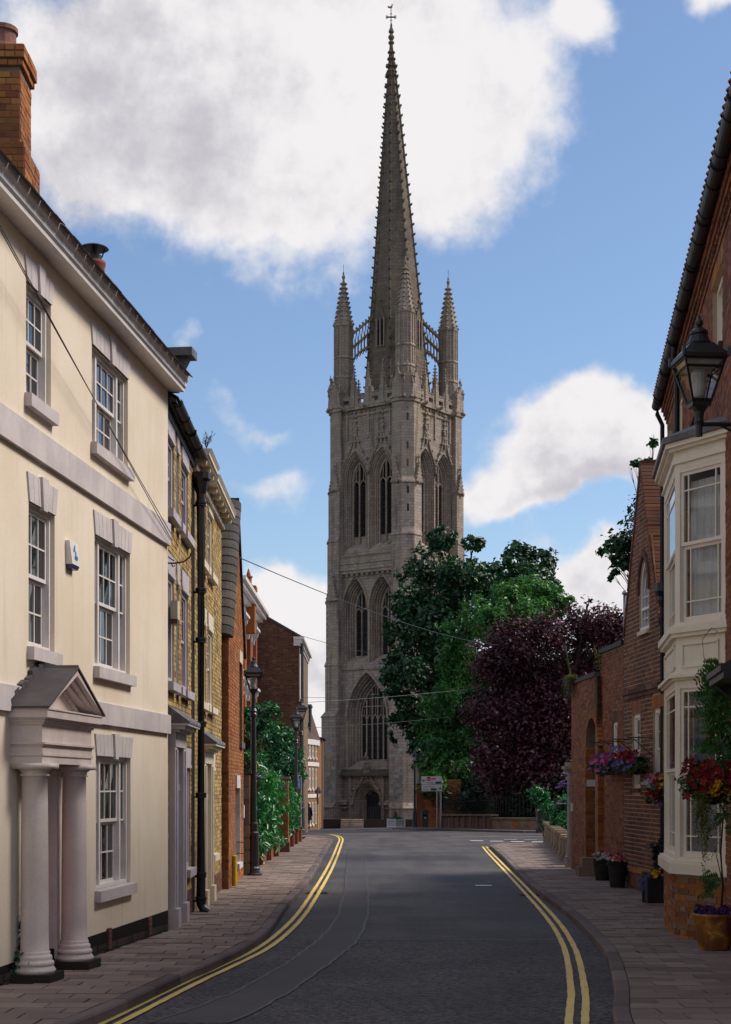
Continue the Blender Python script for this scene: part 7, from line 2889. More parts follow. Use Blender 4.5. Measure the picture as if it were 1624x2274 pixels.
M_YEW = leafmat('yew_leaf', [(.006, .026, .014), (.009, .034, .017), (.004, .018, .01)], .5, .3, .08)
M_BASK = leafmat('basket_leaf', [(.03, .075, .018), (.045, .095, .022), (.02, .055, .015)], .5, .35, .2)
M_TRAIL = leafmat('trailing_leaf', [(.10, .12, .025), (.13, .15, .035), (.08, .10, .02)], .6, .3, .25)

def leaf_mesh(name, mat, centers, normals, size, parent, rng, aspect=.5, fold=.18, kind=None, droop=0.0):
 n = len(centers)
 nm = normals / np.maximum(1e-6, np.linalg.norm(normals, axis=1))[:, None]
 rv = rng.normal(size=(n, 3))
 rv[:, 2] -= droop
 t = rv - (rv * nm).sum(1)[:, None] * nm
 t /= np.maximum(1e-6, np.linalg.norm(t, axis=1))[:, None]
 b = np.cross(nm, t)
 s = size * rng.uniform(.45, 1.55, n)[:, None]
 L, Wd = s * .5, s * .5 * aspect
 v = np.empty((n, 4, 3))
 v[:, 0] = centers - t * L
 v[:, 1] = centers - b * Wd + nm * s * fold - t * L * .1
 v[:, 2] = centers + t * L
 v[:, 3] = centers + b * Wd + nm * s * fold - t * L * .1
 off = np.array(wloc(parent)) if parent else np.zeros(3)
 v = (v - off).reshape(-1, 3)
 me = bpy.data.meshes.new(name)
 me.vertices.add(4 * n)
 me.vertices.foreach_set('co', v.ravel())
 me.loops.add(6 * n)
 me.polygons.add(2 * n)
 base = np.arange(n)[:, None] * 4
 idx = (base + np.array([[0, 1, 2, 0, 2, 3]])).ravel()
 me.loops.foreach_set('vertex_index', idx)
 me.polygons.foreach_set('loop_start', np.arange(2 * n) * 3)
 me.materials.append(mat)
 me.update(calc_edges=True)
 o = bpy.data.objects.new(name, me)
 link(o)
 if parent:
  o.parent = parent
 if kind:
  o['kind'] = kind
 return o

def cloud(clumps, n, rng, hollow=.55, jitter=.25):
 """points through ellipsoid clumps (x, y, z, rx, ry, rz), thicker towards the outside, in twiggy sub-clusters"""
 vol = np.array([c[3] * c[4] * c[5] for c in clumps]) ** .8
 pick_ = rng.choice(len(clumps), n, p=vol / vol.sum())
 C = np.array(clumps)
 nsub = max(8, n // 26)
 sub_c = rng.choice(len(clumps), nsub, p=vol / vol.sum())
 d = rng.normal(size=(nsub, 3))
 d /= np.linalg.norm(d, axis=1)[:, None]
 r = (hollow + (1 - hollow) * rng.uniform(0, 1, nsub)) * rng.uniform(.85, 1.12, nsub)
 subp = C[sub_c, :3] + d * r[:, None] * C[sub_c, 3:]
 subn = d / C[sub_c, 3:]
 k = rng.integers(0, nsub, n)
 sc = C[sub_c][k, 3:] * jitter
 q = rng.normal(size=(n, 3)) * .55
 p = subp[k] + q * sc
 nr = subn[k] / np.maximum(1e-6, np.linalg.norm(subn[k], axis=1))[:, None]
 nr = nr * .7 + np.array([0, 0, .55]) + rng.normal(size=(n, 3)) * .5
 return p, nr

def tree(name, label, cat, base, clumps, n, size, mat, seed, trunk_r=.3, aspect=.55, limbs=True, hollow=.5, group=None, bark=None, droop=.5, jitter=.25):
 rng = np.random.default_rng(seed)
 root = thing(name, label, cat, base, group)
 p, nr = cloud(clumps, n, rng, hollow, jitter)
 leaf_mesh('crown', mat, p, nr, size, root, rng, aspect, droop=droop)
 mb = MB()
 b = Vector(base)
 top = Vector(max(clumps, key=lambda c: c[2])[:3])
 mid = b + (top - b) * .38
 mid += Vector((rng.uniform(-.3, .3), rng.uniform(-.3, .3), 0))
 mb.tube([b - Vector((0, 0, .3)), b + (mid - b) * .15, mid, mid + (top - mid) * .6, top], [trunk_r * 1.35, trunk_r, trunk_r * .72, trunk_r * .4, trunk_r * .08], 9)
 if limbs:
  for c in clumps:
   e = Vector(c[:3])
   s = mid + (top - mid) * max(0, min(.8, (e.z - mid.z) / max(.5, top.z - mid.z) * .7 - .1))
   m_ = s + (e - s) * .5 + Vector((0, 0, .12 * (e - s).length))
   mb.tube([s, m_, e], [trunk_r * .26, trunk_r * .16, trunk_r * .03], 6)
   for j in range(3):
    q = e + Vector((rng.uniform(-1, 1) * c[3], rng.uniform(-1, 1) * c[4], rng.uniform(-.4, 1) * c[5])) * .6
    mb.tube([m_ + (e - m_) * .5, q], [trunk_r * .09, trunk_r * .015], 4)
 mb.build('trunk', bark or M_BARK, root, smooth=True)
 return root

def clumps_at(lst, Y, seed, dy=2.0, sq=1.0):
 rnd = random.Random(seed)
 out = []
 for (px, py, r) in lst:
  y = Y + rnd.uniform(-dy, dy)
  c = at(px, py, y)
  rr = r * y / FPX
  out.append((c.x, c.y, c.z, rr, rr * 1.1, rr * .9 * sq))
 return out

# churchyard trees, with real spread in depth
c1 = clumps_at([(985, 1195, 34), (960, 1255, 52), (925, 1290, 38), (1020, 1290, 60), (905, 1340, 42), (960, 1385, 80), (885, 1420, 36), (1030, 1390, 60), (900, 1490, 52), (870, 1530, 28), (980, 1490, 80), (905, 1575, 48), (960, 1600, 70), (1030, 1560, 60), (885, 1630, 22), (1050, 1205, 28), (930, 1650, 30), (868, 1400, 20)], 106, 1, 3.0)
tree('horse_chestnut', 'tall dark green horse chestnut in front of the church tower', 'tree', (X_at(985, 107), 107, gz(5, 107)), c1, 24000, .33, M_CHEST, 11, .38, .6)
c2 = clumps_at([(1150, 1235, 36), (1195, 1250, 38), (1110, 1270, 40), (1170, 1300, 55), (1228, 1300, 22), (1085, 1300, 40), (1130, 1350, 60), (1060, 1260, 25), (1215, 1345, 40)], 124, 2, 3.0)
tree('horse_chestnut', 'horse chestnut whose top shows behind the brighter green lime', 'tree', (X_at(1140, 124), 124, gz(6, 124)), c2, 11000, .38, M_CHEST, 12, .4, .6)
c3 = clumps_at([(1130, 1325, 46), (1190, 1310, 40), (1225, 1335, 34), (1062, 1365, 42), (1010, 1410, 34), (1100, 1390, 56), (1180, 1370, 50), (1020, 1470, 52), (1265, 1340, 20), (975, 1560, 40), (1005, 1600, 58), (970, 1660, 46), (1030, 1530, 55), (1010, 1700, 56), (945, 1700, 26), (960, 1750, 36), (1050, 1650, 50), (1070, 1490, 52), (1085, 1570, 56), (1110, 1480, 44), (935, 1615, 22)], 99.5, 3, 2.5)
tree('lime_tree', 'bright green lime tree between the dark chestnut and the purple tree', 'tree', (X_at(1040, 100), 100, gz(6, 100)), c3, 33000, .24, M_LIME, 13, .3, .65)
c4 = clumps_at([(1150, 1420, 56), (1225, 1405, 48), (1300, 1390, 52), (1350, 1395, 48), (1385, 1400, 40), (1095, 1470, 50), (1195, 1500, 85), (1290, 1480, 75), (1350, 1480, 50), (1075, 1580, 44), (1150, 1610, 90), (1250, 1610, 90), (1330, 1580, 60), (1090, 1690, 50), (1180, 1720, 75), (1270, 1710, 65), (1330, 1690, 45), (1055, 1440, 22), (1110, 1420, 30), (1308, 1335, 9), (1330, 1345, 8), (1285, 1345, 10), (1010, 1720, 8), (1120, 1560, 60), (1220, 1560, 80), (1300, 1550, 70), (1365, 1430, 36), (1140, 1470, 60), (1130, 1740, 50), (1240, 1760, 50)], 88, 4, 2.2)
tree('copper_beech', 'large dark purple leaved tree behind the churchyard railings', 'tree', (X_at(1210, 89), 89, gz(6, 89)), c4, 74000, .21, M_PURP, 14, .3, .62, hollow=.45, jitter=.42)
c5 = clumps_at([(1378, 1215, 30), (1350, 1226, 18), (1388, 1250, 24), (1360, 1276, 12), (1335, 1222, 8), (1372, 1262, 12), (1412, 1032, 14), (1398, 1036, 9), (1450, 985, 12), (1446, 1030, 14), (1452, 965, 8), (1475, 1150, 60), (1500, 1220, 80), (1475, 1040, 20)], 47, 5, .8)
tree('sycamore', 'sycamore whose leafy branches show behind the steep weathered gable', 'tree', (8.9, 47.5, 0), c5, 12000, .15, M_CHEST, 15, .09, .7, hollow=.15, jitter=.6)
# dark undergrowth and evergreen shrubs behind the railings
for (lst, Y, sd, lab) in (([(1010, 1790, 38), (1045, 1770, 44), (985, 1775, 30), (1075, 1740, 40)], 98, 6, 'dark evergreen shrub in the churchyard, nearest the direction sign'), ([(1090, 1775, 50), (1130, 1785, 46), (1060, 1790, 40), (1165, 1760, 46)], 92, 7, 'dark evergreen shrub under the purple tree behind the railings'), ([(1190, 1775, 54), (1230, 1785, 50), (1270, 1765, 54), (1160, 1790, 40)], 86, 8, 'dark evergreen shrub behind the brick end of the churchyard wall')):
 c = clumps_at(lst, Y, sd, .8)
 tree('evergreen_shrub', lab, 'shrub', (c[0][0], Y, gz(6, Y)), c, 9000, .2, M_YEW, 30 + sd, .09, .5, hollow=.3, jitter=.45)
# west side: laurels over the low wall, the big shrub behind, feathery branches by the lamp

def hedge_clumps(x0, x1, y0, y1, zt0, zt1, zb, r, seed):
 rnd = random.Random(seed)
 out = []
 y = y0
 while y <= y1:
  t = (y - y0) / (y1 - y0)
  zt = zt0 + (zt1 - zt0) * t
  z = zb + r * .7
  while z < zt:
   for x in (x0, x1):
    q = r * rnd.uniform(.85, 1.15)
    bulge = .12 * sin(pi * (z - zb) / (zt - zb))
    out.append((x + bulge + rnd.uniform(-.1, .1), y + rnd.uniform(-.25, .25), min(z, zt - q * .6) + rnd.uniform(-.1, .1), q, q * 1.1, q))
   z += r * 1.1
  y += r * 1.3
 return out

h1 = hedge_clumps(-3.55, -2.98, 37.2, 45.9, 2.75, 2.25, .35, .55, 1)
tree('laurel_hedge', 'glossy green laurel bush bulging over the low wall behind the tall lamp post', 'hedge', (-3.3, 41.5, gz(-3, 41)), h1, 15000, .145, M_LAUR, 41, .06, .40, hollow=.62, droop=1.0)
h2 = hedge_clumps(-3.5, -2.95, 48.6, 57.0, 2.2, 1.9, .3, .5, 2)
tree('laurel_hedge', 'blue-green laurel bush beyond the brick pier, next to the second lamp post', 'hedge', (-3.1, 53, gz(-3, 53)), h2, 13000, .155, M_LAUR, 42, .06, .42, hollow=.62, droop=1.0)
c6 = clumps_at([(560, 1600, 40), (590, 1590, 34), (620, 1640, 40), (580, 1660, 55), (630, 1700, 45), (560, 1700, 50), (600, 1730, 45), (650, 1720, 28), (550, 1640, 40), (640, 1665, 30), (660, 1650, 10), (540, 1610, 34)], 62, 9, 2.0)
tree('garden_tree', 'dense green garden tree behind the laurels, against the brown gable', 'tree', (X_at(585, 62), 62, 0), c6, 20000, .16, M_SHRB, 43, .16, .45, hollow=.55)
c7 = [(-2.95, 35.9, 2.5, .3, .4, .35), (-2.8, 36.2, 3.05, .35, .4, .2), (-2.9, 35.8, 3.4, .25, .3, .3), (-2.75, 36.3, 2.2, .25, .3, .3)]
tree('feathery_shrub', 'yellow-green feathery shrub leaning out behind the stone pier', 'shrub', (-3.1, 36.0, 0), c7, 900, .16, M_FERN, 44, .035, .25, hollow=.1, droop=1.2, jitter=.5)
# purple buddleia spikes near the laurel
M_LILACF = petal('buddleia_flower', (.15, .06, .20), (.2, .09, .25))

def spike(p, d, l_, r, mb):
 p = Vector(p)
 d = Vector(d).normalized()
 k = 9
 for i in range(k):
  c = p + d * (l_ * i / k)
  rr = r * (1 - .75 * i / k)
  mb.lathe([(.0, -rr * .5), (rr, 0), (rr * .7, rr * .5), (.0, rr * .7)], tuple(c), 5)

mb = MB()
for (px, py, Y) in ((675 - 55, 1742, 43), (562, 1722, 35.6), (573, 1712, 38)):
 spike(at(px, py, Y), (.5, 0, -.15), .3, .05, mb)
tag(mb.build('buddleia_spray', M_LILACF), 'purple buddleia flower spikes poking out above the laurel', 'flower')
# east corner: shrub border behind the balustrade
c8 = clumps_at([(1246, 1812, 22), (1238, 1835, 16), (1258, 1790, 24), (1256, 1830, 22), (1240, 1798, 12), (1262, 1855, 18)], 51, 10, .8)
tree('garden_shrub', 'mid green shrub behind the low balustrade at the side street corner', 'shrub', (6.7, 51, 0), c8, 4200, .12, M_SHRB, 45, .03, .4, limbs=False, hollow=.3, jitter=.4)
c9 = clumps_at([(1198, 1760, 18), (1185, 1775, 14), (1210, 1775, 20), (1215, 1800, 18), (1225, 1825, 18)], 62, 12, .6)
tree('garden_shrub', 'pale leaved shrub rising behind the balustrade below the purple tree', 'shrub', (7.3, 62, 0), c9, 1600, .18, M_LAUR, 46, .03, .3, limbs=False, hollow=.2, jitter=.45)
mb = MB()
for (px, py, d_) in ((1230, 1750, (1, 0, .35)), (1236, 1742, (1, .2, .1)), (1232, 1786, (1, 0, .05)), (1240, 1738, (1, 0, .5)), (1246, 1718, (1, 0, -.3))):
 spike(at(px + 6, py, 46), d_, .28, .06, mb)
tag(mb.build('buddleia_spray', M_LILACF), 'purple buddleia flower spikes beside the stone gate pier', 'flower')

# dry plume of weeds on top of the gateway and small sprigs
rng = np.random.default_rng(51)
M_STRAW = leafmat('straw', [(.16, .14, .07), (.12, .12, .06), (.2, .17, .1)], .8, .2, .2)
wd_ = thing('weed', 'dry grassy weeds hanging from the top of the brick gateway', 'weed', tuple(FG.p(2.5, 4.66)))
mb = MB()
rnd = random.Random(9)
for i in range(260):
 a = FG.p(2.45 + rnd.uniform(-.28, .35), 4.64, rnd.uniform(-.05, .08))
 out = FG.n * rnd.uniform(.03, .28) + FG.u * rnd.uniform(-.1, .16)
 b = a + out * .6 + Vector((0, 0, rnd.uniform(.05, .14)))
 c = a + out + Vector((0, 0, -rnd.uniform(.1, .62)))
 w__ = FG.u * .006
 mb.add([a - w__, a + w__, b + w__, b - w__, c], [(0, 1, 2, 3), (3, 2, 4)])
mb.build('stalks', M_STRAW, wd_)
mb = MB()
for i in range(3):
 P = [FG.p(2.75 + i * .06, 4.66, .02), FG.p(2.85 + i * .07, 5.0, .05), FG.p(3.05 + i * .08, 5.12 + .12 * i, .05), FG.p(3.3 + i * .1, 5.2 + .2 * i, .03)]
 mb.tube(P, [.012, .01, .008, .004], 4)
 for j in range(26):
  t = rnd.uniform(.2, 1)
  k = min(2, int(t * 3))
  q = P[k] + (P[k + 1] - P[k]) * (t * 3 - k)
  dv = Vector((rnd.uniform(-.05, .05), rnd.uniform(-.05, .05), rnd.uniform(-.05, .05)))
  mb.add([q, q + dv * .6 + Vector((.012, 0, .01)), q + dv * 1.4, q + dv * .6 - Vector((.012, 0, .01))], [(0, 1, 2, 3)])
mb.build('sprig', M_FERN, wd_)
wd2 = thing('weed', 'small dry sprig growing on the wall top beside the brick gateway', 'weed', tuple(FR2.p(5.45, 5.16)))
mb = MB()
for i in range(7):
 a = FR2.p(5.45 + rnd.uniform(-.08, .05), 4.7, .05)
 mb.tube([a, a + Vector((rnd.uniform(-.05, .05), 0, .25)), a + Vector((rnd.uniform(-.15, .1), 0, rnd.uniform(.3, .6)))], [.006, .005, .003], 4)
 for j in range(8):
  q = a + Vector((rnd.uniform(-.1, .06), rnd.uniform(-.05, .05), rnd.uniform(.05, .4)))
  mb.add([q, q + Vector((.03, 0, .02)), q + Vector((.02, 0, .05)), q + Vector((-.01, 0, .03))], [(0, 1, 2, 3)])
mb.build('stalks', M_STRAW, wd2)
# weed at the foot of the near column
rng = np.random.default_rng(52)
pc = FL1.p(FL1.U(34), gnd(FL1, 5) + .2, .1)
iv = thing('ivy', 'ragged ivy growing at the foot of the nearer porch column', 'ivy', (pc.x, pc.y, gz(pc.x, pc.y)))
p, nr = cloud([(pc.x, pc.y, pc.z - .05, .12, .14, .14), (pc.x - .02, pc.y + .1, pc.z + .2, .05, .06, .25)], 420, rng, .2, .5)
leaf_mesh('leaves', M_SHRB, p, nr, .055, iv, rng, .8)
# ================================================================== STREET FURNITURE AND SMALL THINGS
M_LAMPG = glass_clear('lantern_glass')
M_DIFF = simple('lamp_globe', (.55, .52, .5), (.4, .38, .38), 8, .3, .5, bd=0)

def lantern_parts(root, c, s=1.0, yaw=0.0, local=False):
 """four-sided tapering lantern: cap, frame, panes and inner refractor; c is the foot of the lantern"""
 cx, cy, cz = c
 cap = MB()
 r2 = sqrt(2)
 def sq(w_, z):
  return [(cx + w_ * r2 * cos(yaw + pi / 4 + i * pi / 2) * s, cy + w_ * r2 * sin(yaw + pi / 4 + i * pi / 2) * s, cz + z * s) for i in range(4)]
 def loft(mb, rings):
  vs = [p for w_, z in rings for p in sq(w_, z)]
  fs = [(i * 4 + j, i * 4 + (j + 1) % 4, (i + 1) * 4 + (j + 1) % 4, (i + 1) * 4 + j) for i in range(len(rings) - 1) for j in range(4)]
  fs += [(3, 2, 1, 0), tuple((len(rings) - 1) * 4 + j for j in range(4))]
  mb.add(vs, fs)
 loft(cap, [(.19, .405), (.21, .41), (.212, .445), (.20, .455), (.105, .56), (.105, .565)])
 cap.lathe([(.105 * s, .56 * s), (.115 * s, .572 * s), (.10 * s, .60 * s), (.075 * s, .655 * s), (.085 * s, .66 * s), (.08 * s, .685 * s), (.045 * s, .715 * s), (.022 * s, .722 * s), (.038 * s, .75 * s), (.038 * s, .775 * s), (.018 * s, .80 * s), (.014 * s, .83 * s), (.0, .835 * s)], (cx, cy, cz), 14)
 for p in sq(.205, .44):
  cap.lathe([(.018 * s, -.02 * s), (.018 * s, .05 * s), (.0, .07 * s)], p, 5)
 cap.build('lamp_cap', M_BLACK, root, local=local)
 fr = MB()
 lo, hi = sq(.085, .05), sq(.185, .405)
 for p, q in zip(lo, hi):
  fr.tube([p, q], .014 * s, 4)
 for ring in (lo, hi, sq(.168, .335)):
  for i in range(4):
   fr.tube([ring[i], ring[(i + 1) % 4]], (.013 if ring is not lo else .018) * s, 4)
 loft(fr, [(.085, .0), (.09, .045), (.085, .05)])
 fr.lathe([(.03 * s, -.16 * s), (.045 * s, -.13 * s), (.04 * s, -.1 * s), (.05 * s, -.04 * s), (.075 * s, .0)], (cx, cy, cz), 12)
 fr.build('lantern_frame', M_BLACK, root, local=local)
 lo, hi = sq(.083, .055), sq(.182, .40)
 for i in range(4):
  mb = MB()
  j = (i + 1) % 4
  mb.quad(lo[i], lo[j], hi[j], hi[i])
  mb.build('pane', M_LAMPG, root, local=local)
 mb = MB()
 mb.lathe([(.02 * s, .06 * s), (.05 * s, .10 * s), (.075 * s, .30 * s), (.06 * s, .335 * s), (.0, .34 * s)], (cx, cy, cz), 12)
 loft(mb, [(.14, .36), (.165, .40)])
 mb.build('refractor', M_DIFF, root, local=local)

lamp0 = thing('street_lamp', 'tallest black lamp post, in front of the laurel beside the stone pier', 'street lamp', (0, 0, 0), 'heritage lamp posts')
mb = MB()
mb.lathe([(.20, -.1), (.20, .03), (.17, .05), (.15, .12), (.155, .16), (.13, .2), (.12, .9), (.13, .92), (.13, .97), (.10, 1.0), (.10, 1.18), (.085, 1.22)], (0, 0, 0), 14)
mb.build('lamp_base', M_BLACK, lamp0, local=True)
mb = MB()
mb.lathe([(.075, 1.2), (.072, 1.6), (.06, 3.2), (.06, 3.62), (.085, 3.64), (.085, 3.69), (.065, 3.72), (.09, 3.76), (.06, 3.82), (.052, 3.95), (.05, 4.12)], (0, 0, 0), 12)
mb.build('lamp_column', M_BLACK, lamp0, local=True)
lantern_parts(lamp0, (0, 0, 4.2), 1.0, 0.12, True)
MB().box(.055, .07, -.03, .03, 2.35, 2.55).build('sticker', M_YELLOW, lamp0, local=True)

def dup(root, loc_, label, scale=1.0):
 r = root.copy()
 link(r)
 r.location = loc_
 r['label'] = label
 r.scale = (scale,) * 3
 for ch in list(root.children):
  c = ch.copy()
  link(c)
  c.parent = r
  for g_ in ch.children:
   d = g_.copy()
   link(d)
   d.parent = c
 return r

x, y = X_at(563, 34.9), 34.9
lamp0.location = (x, y, gz(x, y))
for (px, Y, lab, sc_) in ((658, 57.5, 'black lamp post at the end of the second laurel', 1.0), (669, 68.5, 'taller black lamp post half hidden behind the one by the second laurel', 1.22), (921, 97.5, 'slim black lamp post in front of the church buttress', 1.0)):
 x = X_at(px, Y)
 dup(lamp0, (x, Y, gz(x, Y)), lab, sc_)

# lantern on a bracket from the long brick house
Yl = 13.75
xl_ = X_at(1553, Yl)
zl_ = Z_at(905, Yl)
bl_ = thing('bracket_lamp', 'large black lantern on an iron bracket over the bay window', 'lamp', (xl_, Yl, zl_))
lantern_parts(bl_, (xl_, Yl, zl_), 1.0, 0.10)
mb = MB()
mb.tube([(xl_, Yl, zl_ - .1), (xl_, Yl, zl_ - .26)], .032, 10)
xa = xl_ + .95
mb.tube([(xl_, Yl, zl_ - .15), (xa, Yl + .02, zl_ - .15)], .02, 8)
mb.tube([(xl_ + .2, Yl, zl_ - .165), (xl_ + .35, Yl, zl_ - .24), (xl_ + .55, Yl, zl_ - .3), (xa, Yl, zl_ - .42)], .012, 6)
P = [(xl_ + .5 + .09 * cos(t) * (1 - t / 14), Yl, zl_ - .27 + .09 * sin(t) * (1 - t / 14)) for t in [i * .5 for i in range(20)]]
mb.tube(P, .009, 5)
mb.tube([(xa, Yl, zl_ - .1), (xa, Yl, zl_ - .5)], .02, 6)
mb.build('bracket', M_BLACK, bl_)
mb = MB()
mb.tube([(xa - .1, Yl + .6, zl_ + .6), (xa - .1, Yl + .55, zl_ + .1), (xa - .04, Yl + .4, zl_ + .0), (xa, Yl + .05, zl_ - .1)], .008, 5)
mb.build('cable', M_BLACK, bl_)

# ---- overhead wires
def wire(A, B, sag, r, label, n_=14):
 P = []
 for i in range(n_ + 1):
  t = i / n_
  p = A + (B - A) * t
  p.z -= sag * 4 * t * (1 - t)
  P.append(p)
 o = MB().tube(P, r, 5).build('overhead_wire', M_BLACK)
 return tag(o, label, 'wire', 'overhead wires')

wire(FL1.p(1.6, 7.95, .25), FL1.p(U_END - .02, 5.42, .06), .02, .0055, 'upper of two cables running down across the cream wall')
wire(FL1.p(1.6, 7.90, .25), FL1.p(U_END + .1, 5.36, .12), .05, .0055, 'lower of two cables running down across the cream wall')
wire(at(526, 1236, 32.2), at(1110, 1433, 82), .35, .011, 'long cable sagging from the steep gable towards the churchyard trees')
wire(at(669, 1412, 80), at(905, 1462, 135), .2, .013, 'cable from the white cornice stub to the church tower')
wire(at(640, 1549, 81), at(900, 1546, 110), .05, .012, 'upper cable crossing low in front of the church')
wire(at(640, 1562, 81), at(1060, 1528, 96), .1, .013, 'cable rising to the right across the great church window')
wire(at(640, 1618, 81), at(1000, 1592, 96), .1, .013, 'lowest cable crossing in front of the church')

# ---- person walking away
def person():
 Y = 95.0
 x = X_at(683.5, Y)
 z = gz(x, Y)
 root = thing('person', 'person in a long dark coat and trousers walking away towards the church, carrying a bag', 'person', (x, Y, z))
 J = {'pel': (0, 0, .90), 'sp': (0, .01, 1.12), 'ch': (0, .02, 1.30), 'nk': (0, .03, 1.44), 'hd': (0, .05, 1.56), 'tp': (0, .05, 1.66),
   'hl': (-.09, 0, .86), 'kl': (-.10, .12, .50), 'al': (-.10, .06, .10), 'tl': (-.11, .18, .04),
   'hr': (.09, 0, .86), 'kr': (.09, .0, .48), 'ar': (.09, -.2, .13), 'tr': (.10, -.12, .03),
   'sl': (-.17, .02, 1.38), 'el': (-.23, -.04, 1.12), 'wl': (-.24, .04, .88), 'fl': (-.24, .07, .78),
   'sr': (.17, .02, 1.38), 'er': (.24, .02, 1.12), 'wr': (.25, .14, .90), 'fr': (.25, .18, .81)}
 R = {'pel': .15, 'sp': .14, 'ch': .16, 'nk': .055, 'hd': .095, 'tp': .07, 'hl': .10, 'kl': .065, 'al': .042, 'tl': .035, 'hr': .10, 'kr': .065, 'ar': .042, 'tr': .035,
   'sl': .07, 'el': .05, 'wl': .035, 'fl': .03, 'sr': .07, 'er': .05, 'wr': .035, 'fr': .03}
 E = [('pel', 'sp'), ('sp', 'ch'), ('ch', 'nk'), ('nk', 'hd'), ('hd', 'tp'), ('pel', 'hl'), ('hl', 'kl'), ('kl', 'al'), ('al', 'tl'), ('pel', 'hr'), ('hr', 'kr'), ('kr', 'ar'), ('ar', 'tr'),
   ('ch', 'sl'), ('sl', 'el'), ('el', 'wl'), ('wl', 'fl'), ('ch', 'sr'), ('sr', 'er'), ('er', 'wr'), ('wr', 'fr')]
 keys = list(J)
 me = bpy.data.meshes.new('body')
 me.from_pydata([J[k] for k in keys], [(keys.index(a), keys.index(b)) for a, b in E], [])
 o = bpy.data.objects.new('body', me)
 link(o)
 o.parent = root
 sk = o.modifiers.new('skin', 'SKIN')
 for i, k in enumerate(keys):
  me.skin_vertices[0].data[i].radius = (R[k], R[k] * .85)
 me.skin_vertices[0].data[keys.index('pel')].use_root = True
 sk.use_smooth_shade = True
 o.modifiers.new('sub', 'SUBSURF').levels = 1
 me.materials.append(simple('black_trousers', (.012, .011, .014), (.018, .016, .02), 6, .85, .2, bd=0))
 coat = MB()
 prof = [(.27, .62), (.25, .75), (.22, .9), (.19, 1.1), (.20, 1.28), (.19, 1.38), (.10, 1.45), (.07, 1.47)]
 k = 14
 vs = [(r * cos(2 * pi * j / k) * 1.0, r * sin(2 * pi * j / k) * .72 + .015, z_) for r, z_ in prof for j in range(k)]
 coat.add(vs, [(i * k + j, i * k + (j + 1) % k, (i + 1) * k + (j + 1) % k, (i + 1) * k + j) for i in range(len(prof) - 1) for j in range(k)])
 for s in (-1, 1):
  a = [J['sl' if s < 0 else 'sr'], J['el' if s < 0 else 'er'], J['wl' if s < 0 else 'wr']]
  coat.tube([(p[0], p[1], p[2]) for p in a], [.085, .068, .052], 8)
 coat.build('coat', simple('dark_coat', (.014, .011, .016), (.02, .016, .021), 4, .9, .15, bd=0), root, smooth=True, local=True)
 hair = MB()
 hair.lathe([(.05, 1.42), (.10, 1.46), (.118, 1.54), (.115, 1.62), (.08, 1.69), (.0, 1.72)], (0, .03, 0), 12)
 hair.build('hair', simple('dark_hair', (.015, .009, .007), None, 8, .6, .4, bd=0), root, smooth=True, local=True)
 bag = thing('bag', 'dark bag hanging at the walking person\'s side', 'bag', (x - .34, Y + .03, z + .42))
 mb = MB()
 mb.box8([(-.13, -.1, 0), (.1, -.1, 0), (.1, .1, 0), (-.13, .1, 0), (-.1, -.07, .36), (.08, -.07, .36), (.08, .07, .36), (-.1, .07, .36)])
 mb.build('bag_body', simple('bag_cloth', (.012, .011, .013), None, 5, .8, .2, bd=0), bag, local=True)
 mb = MB()
 mb.tube([(-.06, 0, .35), (-.02, 0, .46), (.08, .0, .46), (.06, 0, .35)], .012, 5)
 mb.build('handle', M_BLACK, bag, local=True)

person()

# ---- direction sign
Ys = 93.0
xs0, xs1 = X_at(936, Ys), X_at(982.5, Ys)
zs0, zs1, zs2 = Z_at(1757, Ys), Z_at(1742.5, Ys), Z_at(1724, Ys)
sgn = thing('direction_sign', 'white direction sign with a red H square and arrows on two grey poles', 'sign', (xs1 - .3, Ys, gz(xs1, Ys)))
M_SIGN = simple('sign_white', (.62, .6, .62), (.56, .54, .56), 3, .45, .4, bd=0)
M_INK = simple('sign_ink', (.02, .02, .025), None, 3, .6, .3, bd=0)
M_SRED = simple('sign_red', (.35, .02, .035), None, 3, .6, .3, bd=0)
M_SGRN = simple('sign_green', (.015, .10, .04), None, 3, .6, .3, bd=0)
for px in (971, 979):
 xp = X_at(px, Ys)
 MB().lathe([(.045, -.2), (.045, zs2 - gz(xp, Ys) - .1), (.0, zs2 - gz(xp, Ys) - .09)], (xp, Ys + .07, gz(xp, Ys)), 8).build('pole', M_STEEL, sgn)
up = MB().box(xs0, xs1 - .03, Ys - .02, Ys + .01, zs1 + .012, zs2).build('upper_panel', M_SIGN, sgn)
lo = MB().box(xs0 + .02, xs1, Ys - .02, Ys + .01, zs0, zs1 - .012).build('lower_panel', M_SIGN, sgn)

def lettering(txt, x, z, size, mat, parent, y):
 cu_ = bpy.data.curves.new('lettering', 'FONT')
 cu_.body = txt
 cu_.size = size
 cu_.extrude = .002
 cu_.resolution_u = 2
 ob = bpy.data.objects.new('lettering', cu_)
 link(ob)
 ob.data.materials.append(mat)
 ob.parent = parent
 ob.location = Vector((x, y, z)) - wloc(parent)
 ob.rotation_euler = (pi / 2, 0, 0)
 bpy.context.view_layer.update()
 me = bpy.data.meshes.new_from_object(ob.evaluated_get(bpy.context.evaluated_depsgraph_get()))
 o2 = link(bpy.data.objects.new('lettering', me))
 o2.parent, o2.location, o2.rotation_euler = parent, ob.location, ob.rotation_euler
 bpy.data.objects.remove(ob)
 return o2

def patch(x0, x1, z0, z1, mat, parent, name, y=Ys - .024):
 return MB().box(x0, x1, y - .003, y + .006, z0, z1).build(name, mat, parent)

